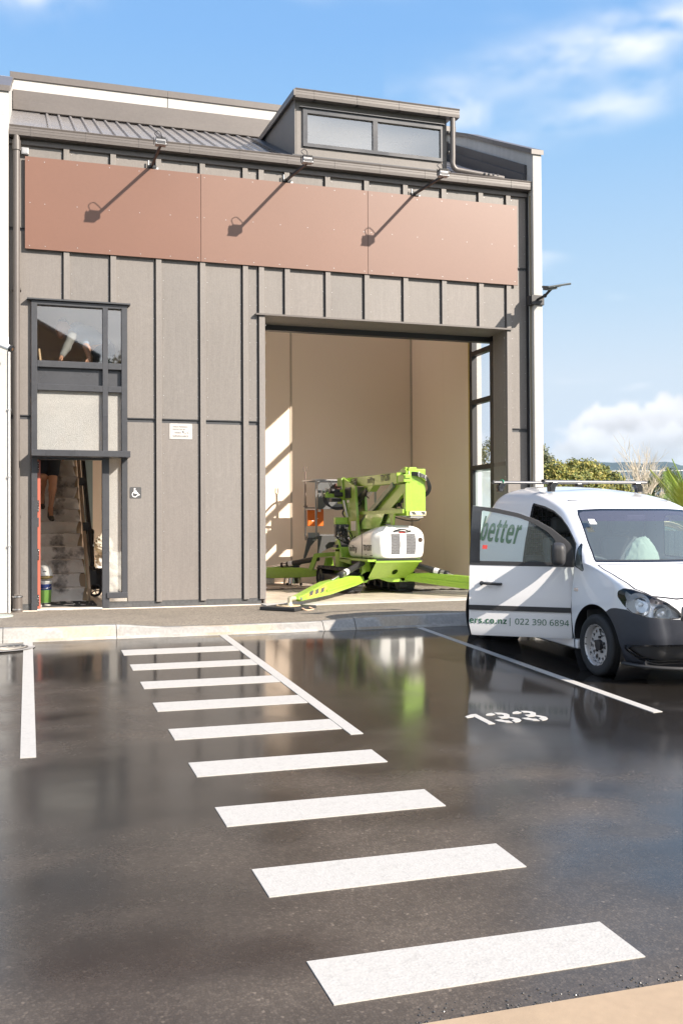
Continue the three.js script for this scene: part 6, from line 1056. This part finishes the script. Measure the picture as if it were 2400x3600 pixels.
{ // bent over behind the upper window
  const o = [1.0, 3.3, -0.6], t = thing('person', 'person in a blue shirt bent over behind the upper window', 'person', o), L = (b) => b.map((v, i) => v - (i % 4 === 3 ? 0 : o[i % 4]));
  const H = headBones([0.49, 4.17, -0.47], [-0.4, -0.7, 0.55]);
  const body = [[1.12, 3.93, -0.72, 0.14, 0.9, 4.08, -0.64, 0.13], [0.9, 4.08, -0.64, 0.13, 0.74, 4.14, -0.56, 0.14], [0.66, 4.1, -0.42, 0.065, 0.76, 4.12, -0.68, 0.065], [0.66, 4.15, -0.53, 0.055, 0.56, 4.17, -0.5, 0.055], ...H.bones,
    [0.64, 4.08, -0.4, 0.055, 0.55, 3.86, -0.3, 0.042], [0.55, 3.86, -0.3, 0.042, 0.47, 3.7, -0.2, 0.03], [0.8, 4.08, -0.62, 0.055, 0.85, 3.88, -0.42, 0.046], [0.85, 3.88, -0.42, 0.044, 0.87, 3.7, -0.22, 0.032],
    [1.06, 3.9, -0.62, 0.09, 0.98, 3.44, -0.56, 0.062], [0.98, 3.4, -0.58, 0.06, 1.3, 3.37, -0.78, 0.04], [1.3, 3.37, -0.78, 0.04, 1.38, 3.35, -0.84, 0.035], [1.18, 3.9, -0.84, 0.09, 1.12, 3.44, -0.82, 0.062], [1.12, 3.4, -0.84, 0.06, 1.42, 3.37, -1.02, 0.04], [1.42, 3.37, -1.02, 0.04, 1.5, 3.35, -1.07, 0.035]];
  mesh('body', [flesh(body.map(L), 0.014), hand([0.47 - o[0], 3.7 - o[1], -0.2 - o[2]], [-0.35, -0.9, 0.35], [0.6, 0, 0.8]), hand([0.87 - o[0], 3.7 - o[1], -0.22 - o[2]], [0.05, -0.9, 0.4], [-0.8, 0, 0.5])], M.skin, t);
  mesh('shirt', flesh([[1.1, 3.97, -0.71, 0.145, 0.9, 4.1, -0.64, 0.145], [0.9, 4.1, -0.64, 0.145, 0.72, 4.15, -0.55, 0.15], [0.65, 4.1, -0.42, 0.08, 0.76, 4.12, -0.68, 0.08], [0.8, 4.09, -0.62, 0.07, 0.84, 3.96, -0.5, 0.065]].map(L), 0.014), std(rgb(0.22, 0.28, 0.36), 0.85), t);
  mesh('sleeve', flesh([[0.64, 4.08, -0.4, 0.07, 0.55, 3.86, -0.3, 0.055], [0.55, 3.86, -0.3, 0.055, 0.485, 3.73, -0.22, 0.044]].map(L), 0.012), std(rgb(0.26, 0.24, 0.21), 0.85), t);
  mesh('trousers', flesh([[1.14, 3.92, -0.72, 0.155, 1.08, 3.9, -0.72, 0.15], [1.06, 3.9, -0.62, 0.1, 0.98, 3.44, -0.56, 0.075], [0.98, 3.4, -0.58, 0.072, 1.3, 3.37, -0.78, 0.055], [1.18, 3.9, -0.84, 0.1, 1.12, 3.44, -0.82, 0.075], [1.12, 3.4, -0.84, 0.072, 1.42, 3.37, -1.02, 0.055]].map(L), 0.014), M.shorts, t);
  mesh('hair', flesh([[...H.P(-0.03, 0.055, 0), 0.09, ...H.P(-0.02, 0.075, 0), 0.075]].map(L), 0.012), M.hair, t);
  tag(mesh('wooden_stick', rod([0.18, 3.55, -0.08], [0.155, 3.8, -0.2], 0.02, 0.017, 10), std(rgb(0.6, 0.4, 0.22), 0.6)), 'pale wooden stick leaning in the lower left corner of the upper window', 'stick');
}
// ---------------------------------------------------------------- things in the entrance
{
  const b = thing('bucket', 'white bucket with a blue and green label just inside the entrance', 'bucket', [0.235, 0, -1.2]);
  mesh('shell', new THREE.LatheGeometry([[0, 0.004], [0.098, 0.004], [0.102, 0.01], [0.122, 0.33], [0.13, 0.33], [0.13, 0.36], [0.12, 0.36]].map((p) => new THREE.Vector2(...p)), 36), M.white, b);
  mesh('label', new THREE.LatheGeometry([[0.1045, 0.02], [0.1165, 0.22]].map((p) => new THREE.Vector2(...p)), 36), std(rgb(0.28, 0.55, 0.12), 0.5), b);
  mesh('label_band', new THREE.LatheGeometry([[0.1168, 0.22], [0.122, 0.31]].map((p) => new THREE.Vector2(...p)), 36), std(rgb(0.03, 0.06, 0.25), 0.5), b);
  mesh('handle', tube([[-0.13, 0.34, 0], [-0.1, 0.27, 0.09], [0, 0.24, 0.135], [0.1, 0.27, 0.09], [0.13, 0.34, 0]], 0.004, 6, 30), M.steel, b);
  const r = sheet((u, v) => { const a = u * Math.PI * 2, q = Math.sin(v * Math.PI), n = 1 + 0.25 * fbm3(Math.cos(a) * 3, v * 5, Math.sin(a) * 3, 4); return [0.245 + Math.cos(a) * 0.125 * q * n, 0.362 + 0.07 * (1 - Math.cos(v * Math.PI)) / 2 + 0.02 * n, -1.2 + Math.sin(a) * 0.125 * q * n]; }, 40, 24);
  tag(mesh('rag', r, std(rgb(0.62, 0.48, 0.22), 0.9)), 'crumpled yellowish rag between the bucket and the white dome', 'rag');
  const h = thing('plastic_cover', 'white domed plastic cover resting on top of the bucket', 'cover', [0.24, 0.44, -1.2]);
  mesh('dome', new THREE.LatheGeometry([[0.14, 0], [0.145, 0.008], [0.128, 0.02], [0.12, 0.08], [0.095, 0.13], [0.05, 0.155], [0, 0.16]].map((p) => new THREE.Vector2(...p)), 40), M.white, h);
  mesh('badge', bx(-0.02, 0.03, 0.06, 0.075, 0.116, 0.122), M.black, h);
}
{
  const t = thing('trolley', 'black upright trolley bag with two handle tubes inside the entrance', 'trolley', [1.1, 0, -2.6]);
  mesh('bag', [bx(-0.13, 0.24, 0.13, 0.44, -0.16, 0.12, 0.04), bx(-0.13, 0.0, 0.3, 0.52, -0.12, 0.1, 0.03), bx(-0.1, 0.22, 0.42, 0.48, -0.14, 0.1, 0.02)], std(rgb(0.014, 0.014, 0.015), 0.7), t);
  mesh('handle', [rod([-0.12, 0.45, 0.0], [-0.125, 1.1, 0.0], 0.016), rod([-0.03, 0.45, 0.0], [-0.035, 1.1, 0.0], 0.016), tube([[-0.125, 1.08, 0], [-0.15, 1.13, 0.02], [-0.08, 1.15, 0.02], [-0.04, 1.13, 0.01], [-0.035, 1.08, 0]], 0.022, 8, 30)], M.black, t);
  for (const x of [-0.12, -0.03]) mesh('handle_clip', bx(x - 0.02, x + 0.016, 0.86, 0.89, 0.012, 0.022), M.chrome, t);
  const w = mesh('wheel', [new THREE.TorusGeometry(0.09, 0.022, 10, 36).translate(-0.01, 0.112, 0.15)], M.rubber, t);
  mesh('spoke', [0, 1, 2, 3, 4].map((k) => { const a = k * 1.2566; return rod([-0.01, 0.112, 0.15], [-0.01 + 0.085 * Math.cos(a), 0.112 + 0.085 * Math.sin(a), 0.15], 0.011, 0.008); }), M.black, w); mesh('hub', rod([-0.01, 0.112, 0.13], [-0.01, 0.112, 0.175], 0.022, 0.022, 14), M.galv, w);
}
tag(mesh('door_mat', bx(0.2, 1.0, 0.0, 0.014, -1.45, -0.5, 0.006), std(rgb(0.02, 0.02, 0.022), 0.95, { bumpMap: T.fine, bumpScale: 0.006 })), 'dark door mat on the floor just inside the entrance', 'mat');
{
  const lump = (x, y, z, sx, sy, sz, s) => { const g = new THREE.SphereGeometry(1, 40, 28), p = g.attributes.position; for (let i = 0; i < p.count; i++) { const a = p.getX(i), b = p.getY(i), c = p.getZ(i), n = 1 + 0.28 * (Math.abs(fbm3(a * 2.2 + s, b * 2.2, c * 2.2, 4)) * 2 - 0.4); p.setXYZ(i, x + a * sx * n, Math.max(0.004, y + b * sy * n), z + c * sz * n); } g.computeVertexNormals(); return g; };
  const sheetM = std(rgb(0.68, 0.67, 0.65), 0.5);
  tag(mesh('plastic_sheeting', lump(1.55, 0.3, -3.9, 0.45, 0.42, 0.35, 3), sheetM), 'heap of pale plastic sheeting on the floor behind the trolley', 'sheeting');
  tag(mesh('plastic_bag', [lump(1.34, 0.86, -3.9, 0.16, 0.17, 0.14, 9), rod([1.3, 1.0, -3.9], [1.34, 1.15, -3.9], 0.05, 0.02)], std(rgb(0.7, 0.66, 0.56), 0.45)), 'whitish plastic bag on top of the heap behind the trolley', 'bag');
}
// ---------------------------------------------------------------- vegetation
function leaves(n, place, size, cols, aspect = 0.55) {        // folded leaf quads with vertex colours
  const p = new Float32Array(n * 36), c = new Float32Array(n * 36), u = V3(), v = V3(), w = V3(), q = V3(); let o = 0;
  for (let i = 0; i < n; i++) {
    const { at, out } = place(i), s = size * rr(0.6, 1.35), k = cols[Math.floor(rnd() * cols.length)], f = rr(0.8, 1.2);
    w.set(out[0] + rr(-0.7, 0.7), out[1] + rr(-0.5, 0.9), out[2] + rr(-0.7, 0.7)).normalize(); u.set(rr(-1, 1), rr(-1, 0.6), rr(-1, 1)).cross(w).normalize(); v.copy(w).cross(u);
    const A = [at[0], at[1], at[2]], pt = (a, b, d) => [A[0] + u.x * a + v.x * b + w.x * d, A[1] + u.y * a + v.y * b + w.y * d, A[2] + u.z * a + v.z * b + w.z * d];
    const base = pt(-s / 2, 0, 0), tip = pt(s / 2, 0, -s * 0.1), l = pt(0, s * aspect / 2, s * 0.08), r = pt(0, -s * aspect / 2, s * 0.08);
    for (const t of [[base, l, tip], [base, tip, r]]) for (const x of t) { p.set(x, o); c.set([k[0] * f, k[1] * f, k[2] * f], o); o += 3; }
  }
  const g = new THREE.BufferGeometry(); g.setAttribute('position', new THREE.BufferAttribute(p.slice(0, o), 3)); g.setAttribute('color', new THREE.BufferAttribute(c.slice(0, o), 3)); g.computeVertexNormals(); return g;
}
M.leaf = phys(rgb(1, 1, 1), 0.7, { vertexColors: true, transmission: 0.3, thickness: 0, side: THREE.DoubleSide });
M.leafGloss = std(rgb(1, 1, 1), 0.5, { vertexColors: true, side: THREE.DoubleSide });
function foliage(name, g, mat, parent) { const m = new THREE.Mesh(g, mat); m.name = numbered(name); m.castShadow = m.receiveShadow = true; parent.add(m); return m; }
const clumped = (clumps, R = rnd) => () => {                     // a point in the outer shell of one of the clumps
  const k = clumps[Math.floor(rnd() * clumps.length)]; let x, y, z, l; do { x = rr(-1, 1); y = rr(-0.8, 1); z = rr(-1, 1); l = Math.hypot(x, y, z); } while (l > 1 || l < 0.05);
  const f = Math.pow(rnd(), 0.35) / l * (0.85 + 0.3 * noise3(x * 2 + k[0], y * 2 + k[1], z * 2)); return { at: [k[0] + x * f * k[3], k[1] + y * f * k[3] * 0.9, k[2] + z * f * k[3]], out: [x / l, y / l, z / l] };
};
M.bark = std(rgb(0.2, 0.16, 0.12), 0.9, { bumpMap: T.fine, bumpScale: 0.02 });
M.paleBark = std(rgb(0.66, 0.6, 0.5), 0.8);
const gBack = gy(2) - 0.16;
function broadTree(name, label, x, z, clumps, n, size, cols, group) {
  const t = thing(name, label, 'tree', [x, gBack, z], 0, group);
  mesh('trunk', [rod([0, -0.1, 0], [0.1, 1.3, 0], 0.2, 0.15, 12), ...clumps.map((c) => tube([[0.1, 1.1, 0], [c[0] * 0.45, lerp(1.3, c[1], 0.5), c[2] * 0.45], [c[0], c[1], c[2]]], 0.06, 6, 8))], M.bark, t);
  foliage('crown', leaves(n, clumped(clumps), size, cols), M.leaf, t); return t;
}
const olive = [[0.27, 0.27, 0.045], [0.34, 0.31, 0.055], [0.19, 0.22, 0.045], [0.4, 0.33, 0.08], [0.14, 0.18, 0.04]];
const dark = [[0.08, 0.115, 0.035], [0.11, 0.15, 0.045], [0.15, 0.18, 0.06], [0.055, 0.085, 0.03]];
{
  const mk = (list) => list.map(([x, y, z, r]) => [x, y - gBack + 0.14, z, r]);
  broadTree('broadleaf_tree', 'rounded olive green tree just right of the white corner pillar', 21.1, -22, mk([[-0.75, 3.15, 0, 0.62], [-0.2, 3.25, 0.3, 0.6], [-0.5, 2.6, 0.5, 0.7], [0.35, 2.9, 0.5, 0.62], [-0.9, 2.2, 0.3, 0.7], [0.1, 2.0, 0.6, 0.8], [-0.1, 1.3, 0.2, 1.0], [-0.3, 3.0, -0.5, 0.6]]), 9000, 0.13, olive, null);
  broadTree('broadleaf_tree', 'yellowish green tree with the highest crown above the van roof', 22.5, -22.3, mk([[-0.45, 3.45, 0, 0.5], [0.1, 3.4, 0.25, 0.6], [0.5, 3.05, 0.3, 0.6], [-0.35, 2.9, 0.5, 0.65], [0.1, 2.4, 0.6, 0.75], [0.65, 2.3, 0.4, 0.65], [0, 1.5, 0.2, 1.0], [-0.7, 2.2, 0.2, 0.7]]), 9000, 0.13, olive, null);
  broadTree('broadleaf_tree', 'olive tree with lower crown between the high one and the bare tree', 23.6, -22.1, mk([[-0.3, 3.25, 0, 0.45], [0.0, 2.9, 0.3, 0.55], [0.4, 2.55, 0.3, 0.55], [-0.4, 2.5, 0.4, 0.6], [0.5, 2.0, 0.3, 0.65], [0, 1.3, 0.1, 0.9]]), 7000, 0.13, [...olive, ...dark.slice(2)], null);
  broadTree('dark_shrub', 'dark green bushy tree behind the bare tree', 27.4, -24, mk([[-0.4, 2.9, 0, 0.6], [0.5, 3.1, 0.2, 0.7], [1.1, 2.7, 0, 0.7], [0, 2.0, 0.3, 0.9], [1.0, 1.7, 0.3, 0.9], [-0.6, 1.4, 0, 0.9]]), 7000, 0.11, dark, null);
  broadTree('brown_shrub', 'brownish thin shrub between the olive trees and the bare tree', 25.0, -24.5, mk([[-0.3, 3.4, 0, 0.4], [0.3, 3.0, 0, 0.5], [-0.1, 2.4, 0.2, 0.6], [0.5, 2.1, 0, 0.6], [0, 1.4, 0, 0.8]]), 2600, 0.1, [[0.2, 0.15, 0.07], [0.14, 0.13, 0.05], [0.24, 0.19, 0.1]], null);
  // tall open tree far behind, seen through the side window and past the pillar
  const t = thing('tall_tree', 'tall open crowned tree far away behind the corner pillar', 'tree', [34.5, gBack, -50]);
  const cl = [[-3.6, 6.6, 0, 1.0], [-2.6, 7.3, 0.4, 0.9], [-1.4, 7.6, 0, 0.9], [-0.3, 7.4, -0.4, 0.9], [0.8, 6.9, 0.3, 0.85], [1.7, 6.2, 0, 0.7], [2.1, 5.6, 0.2, 0.45], [-4.2, 5.6, 0.2, 0.9], [-3.2, 5.4, 0.6, 0.9], [-4.0, 4.4, 0, 1.0], [-2.5, 4.2, 0.4, 0.9]].map(([x, y, z, r]) => [x, y - gBack - 0.3, z, r]);
  mesh('trunk', [rod([-1, 0, 0], [-0.8, 2.6, 0], 0.22, 0.16, 10), ...cl.map((c) => tube([[-0.8, 2.3, 0], [lerp(-0.8, c[0], 0.5), lerp(2.6, c[1], 0.35), c[2] * 0.5], [c[0], c[1], c[2]]], 0.07, 6, 10)), tube([[0.2, 2.0, 0], [1.2, 3.4, 0], [2.0, 4.6, 0], [2.3, 5.3, 0]], 0.06, 6, 14)], M.paleBark, t);
  foliage('crown', leaves(9000, clumped(cl), 0.17, [[0.16, 0.18, 0.08], [0.22, 0.22, 0.11], [0.11, 0.14, 0.05]]), M.leaf, t);
}
{ // bare pale tree
  const t = thing('bare_tree', 'bare pale tree of many upright stems against the clouds', 'tree', [25.9, gBack, -23]), limbs = [], twigs = [], R = seeded(99), q = (a, b) => a + (b - a) * R();
  const grow = (p, d, len, r, depth) => {
    const e = [p[0] + d[0] * len, p[1] + d[1] * len, p[2] + d[2] * len];
    (r > 0.012 ? limbs : twigs).push(rod(p, e, r, r * 0.7, r > 0.02 ? 7 : 4, true));
    if (depth <= 0) return; const n = depth > 3 ? 2 : depth > 1 ? 3 : 2;
    for (let i = 0; i < n; i++) { const s = depth > 3 ? 0.3 : 0.5; const v = V3(d[0] * 0.9 + q(-s, s), d[1] + q(-0.1, 0.14), d[2] * 0.9 + q(-s, s)).normalize(); const f = q(0.45, 1); grow([lerp(p[0], e[0], f), lerp(p[1], e[1], f), lerp(p[2], e[2], f)], [v.x, v.y, v.z], len * q(0.6, 0.86), r * q(0.55, 0.72), depth - 1); }
  };
  for (const [a, b, L] of [[-0.02, 0.06, 2.1], [0.1, 0.02, 2.0], [-0.2, 0.12, 1.8], [0.26, 0.08, 1.75], [-0.42, 0.02, 1.5], [0.02, -0.16, 1.9], [0.48, 0, 1.4], [-0.1, -0.1, 2.0]]) grow([a * 0.4, 0, b * 0.4], V3(a * 0.6, 1, b * 0.6).normalize().toArray(), L, 0.05, 5);
  mesh('limb', limbs, M.paleBark, t); tag(mesh('twig', twigs, std(rgb(0.58, 0.5, 0.4), 0.85), t), null, null, null, 'stuff');
}
{ // palm at the right edge
  const t = thing('palm', 'green palm with upright fronds at the right edge behind the van', 'palm', [13.55, gBack, -3.0]), R = seeded(17), q = (a, b) => a + (b - a) * R();
  mesh('trunk', [rod([0, -0.1, 0], [0, 1.2, 0], 0.16, 0.13, 16), ...[...Array(7)].map((_, k) => rod([0, 0.15 + k * 0.15, 0], [0, 0.17 + k * 0.15, 0], 0.165 - 0.004 * k, 0.165 - 0.004 * k, 16))], M.bark, t);
  const gm = [std(rgb(0.2, 0.3, 0.035), 0.45, { side: THREE.DoubleSide }), std(rgb(0.32, 0.36, 0.045), 0.45, { side: THREE.DoubleSide }), std(rgb(0.12, 0.2, 0.03), 0.5, { side: THREE.DoubleSide }), std(rgb(0.6, 0.46, 0.3), 0.7, { side: THREE.DoubleSide })];
  for (let f = 0; f < 34; f++) {
    const dead = f > 28, az = dead ? Math.PI + (f - 31) * 0.22 : f * 2.39996, tilt = dead ? q(0.8, 1.1) : q(0.05, 0.75), L = dead ? q(1.1, 1.5) : q(1.35, 1.95), dir = V3(Math.cos(az) * Math.sin(tilt), Math.cos(tilt), Math.sin(az) * Math.sin(tilt)), sd = V3(-Math.sin(az), 0, Math.cos(az));
    const at = (s) => V3(0, 1.15, 0).addScaledVector(dir, L * s).add(V3(Math.cos(az) * 0.35 * s * s, -0.5 * s * s * Math.sin(tilt) - 0.05 * s, Math.sin(az) * 0.35 * s * s));
    const p = []; for (let i = 5; i < 60; i++) for (const e of [-1, 1]) {
      const s = i / 60, b = at(s), n = at(Math.min(1, s + 0.03)).sub(b).normalize(), len = (dead ? 0.3 : 0.52) * Math.sin(Math.PI * Math.pow(s, 0.8)) + 0.08, out = sd.clone().multiplyScalar(e * 0.62).addScaledVector(n, 0.85).normalize(), tip = b.clone().addScaledVector(out, len).add(V3(0, -0.05 * len, 0)), wv = n.clone().multiplyScalar(0.0095), m = b.clone().lerp(tip, 0.45).add(wv.clone().multiplyScalar(0.9)), m2 = b.clone().lerp(tip, 0.45).sub(wv.clone().multiplyScalar(0.9));
      p.push(...b.toArray(), ...m2.toArray(), ...m.toArray(), ...m.toArray(), ...m2.toArray(), ...tip.toArray());
    }
    const g = new THREE.BufferGeometry(); g.setAttribute('position', new THREE.Float32BufferAttribute(p, 3)); g.computeVertexNormals();
    const ribs = tube([0, 0.25, 0.5, 0.75, 1].map((s) => at(s).toArray()), 0.011, 5, 16);
    mesh('frond', [g, ribs], dead ? gm[3] : gm[f % 3], t);
  }
}
{ // garden shrubs under the fence, seen through the van windows
  for (const [x, z, k] of [[10.4, 4.4, 0], [10.6, 2.0, 1], [10.3, 6.6, 2]]) { const t = thing('garden_shrub', ['low green shrub by the fence, middle of three behind the van', 'low green shrub by the fence nearest the building', 'low green shrub by the fence nearest the road'][k], 'shrub', [x, gy(z) - 0.02, z], 0, null); mesh('stem', rod([0, 0, 0], [0, 0.3, 0], 0.03), M.bark, t); foliage('crown', leaves(1500, clumped([[0, 0.35, 0, 0.35], [0.2, 0.25, 0.4, 0.3], [-0.1, 0.25, -0.4, 0.3]]), 0.09, [...olive, ...dark]), M.leaf, t); }
  const f = thing('board_fence', 'grey upright board fence beyond the van', 'fence', [11.6, 0, 0]);
  const fm = [0, 1].map((k) => std(rgb(0.2 + 0.05 * k, 0.21 + 0.05 * k, 0.2 + 0.05 * k), 0.8, { map: T.ply }));
  for (let z = -5; z < 12; z += 0.16) mesh('board', bx(-0.01 - 0.012 * (Math.round(z * 6.25) % 2 ? 1 : 0), 0.01, gy(z) - 0.1, 1.05 + (gy(z) - gy(0)) * 0.5, z, z + 0.152), fm[Math.round(z * 6.25 + 400) % 2], f);
  mesh('rail', [bx(0.012, 0.06, 0.7, 0.78, -5, 12), bx(0.012, 0.06, -0.1, -0.02, -5, 12)], fm[0], f);
}
// ---------------------------------------------------------------- far away
{
  const n = 150, ridge = (a) => 150 + 42 * fbm2(a * 5.2 + 4, 3, 5) + 26 * Math.exp(-Math.pow((a - 0.555) / 0.035, 2)) + 10 * Math.exp(-Math.pow((a - 0.63) / 0.03, 2));
  const g = sheet((u, v) => { const a = lerp(-0.9, 2.0, u), R = 2950 - 700 * v, h = v === 0 ? ridge(a) : ridge(a) * Math.pow(1 - v, 1.3) + 12 * fbm2(a * 60, v * 9, 3) * (1 - v) * Math.sin(v * 3.14); return [Math.sin(a) * R, (v > 0.99 ? -8 : h), 15 - Math.cos(a) * R]; }, 420, 16);
  struct('hills', g, std(rgb(0.045, 0.07, 0.05), 0.95, { side: THREE.DoubleSide, map: tex(256, (u, v) => { const q = 0.6 + 0.5 * pf(u, v, 16, 4, 6); return [q, q, q]; }, true, 0.01) }));
  const c = (name, label, a, b, r) => tag(mesh(name, tube([a, [lerp(a[0], b[0], 0.5), lerp(a[1], b[1], 0.5) - 0.12, lerp(a[2], b[2], 0.5)], b], r, 6, 40), std(rgb(0.6, 0.6, 0.58), 0.5)), label, 'cable');
  c('overhead_cable', 'pale overhead cable crossing behind the bare tree, the upper of two', [22, 3.98, -32], [46, 4.6, -32.5], 0.022);
  c('overhead_cable', 'pale overhead cable crossing behind the bare tree, the lower of two', [22, 3.75, -34], [46, 4.0, -34.5], 0.014);
}
{ // the building across the car park, mirrored in the upper window
  const b = thing('opposite_building', 'brown two storey building with a sloping roof across the car park', 'building', [0, -0.95, 25]);
  mesh('wall', [bx(-12, 2.3, 0, 7.9, 2, 9), prism([[-12, 7.9], [2.3, 7.9], [2.3, 9.0], [-2, 11.25], [-12, 6.0 + 1.9]], 2, 8)], std(rgb(0.16, 0.11, 0.08), 0.8, { map: T.ply }), b);
  mesh('roof', prism([[2.7, 8.72], [2.7, 8.84], [-2, 11.36], [-12.5, 8.0], [-12.5, 7.88], [-2, 11.24]], -0.4, 9.4), M.darkMetal, b);
  mesh('gable_soffit', prism([[2.3, 8.85], [2.3, 9.0], [-2, 11.24], [-12, 8.0], [-12, 7.9], [-2, 8.4]], 0.2, 2), std(rgb(0.15, 0.1, 0.07), 0.8), b);
  mesh('balcony', bx(-12, 2.3, 7.9, 8.08, 0, 2), std(rgb(0.2, 0.15, 0.11), 0.8), b);
  for (let x = -11.8; x < 2.3; x += 0.42) mesh('baluster', bx(x - 0.025, x + 0.025, 8.08, 9.0, 0.02, 0.07), M.black, b);
  mesh('handrail', bx(-12, 2.3, 8.98, 9.04, 0, 0.09), M.black, b);
  for (const x of [-9.5, -6, -2.5, 0.6]) { const w = mesh('window', bx(x - 0.8, x + 0.8, 3.2, 5.4, 1.9, 1.99), M.darkMetal, b); mesh('pane', quad([x + 0.7, 3.3, 1.88], [x - 0.7, 3.3, 1.88], [x - 0.7, 5.3, 1.88], [x + 0.7, 5.3, 1.88]), M.coated, w); }
  const t = thing('pine_tree', 'dark conifer beside the brown building across the car park', 'tree', [4.6, -0.95, 30]);
  const cl = [[0, 9.3, 0, 1.0], [1, 8.9, 0.3, 1.0], [-1, 8.7, 0.4, 1.1], [0.3, 7.6, 0, 1.4], [1.6, 7.4, 0.2, 1.2], [-1.3, 7.3, 0, 1.2], [0, 5.8, 0, 1.7], [1.2, 5, 0.2, 1.6], [-1.2, 5, 0, 1.6]];
  mesh('trunk', rod([0, 0, 0], [0, 8.5, 0], 0.28, 0.08, 10), M.bark, t); foliage('crown', leaves(9000, clumped(cl), 0.26, dark), M.leaf, t);
}
renderer.render(scene, camera);
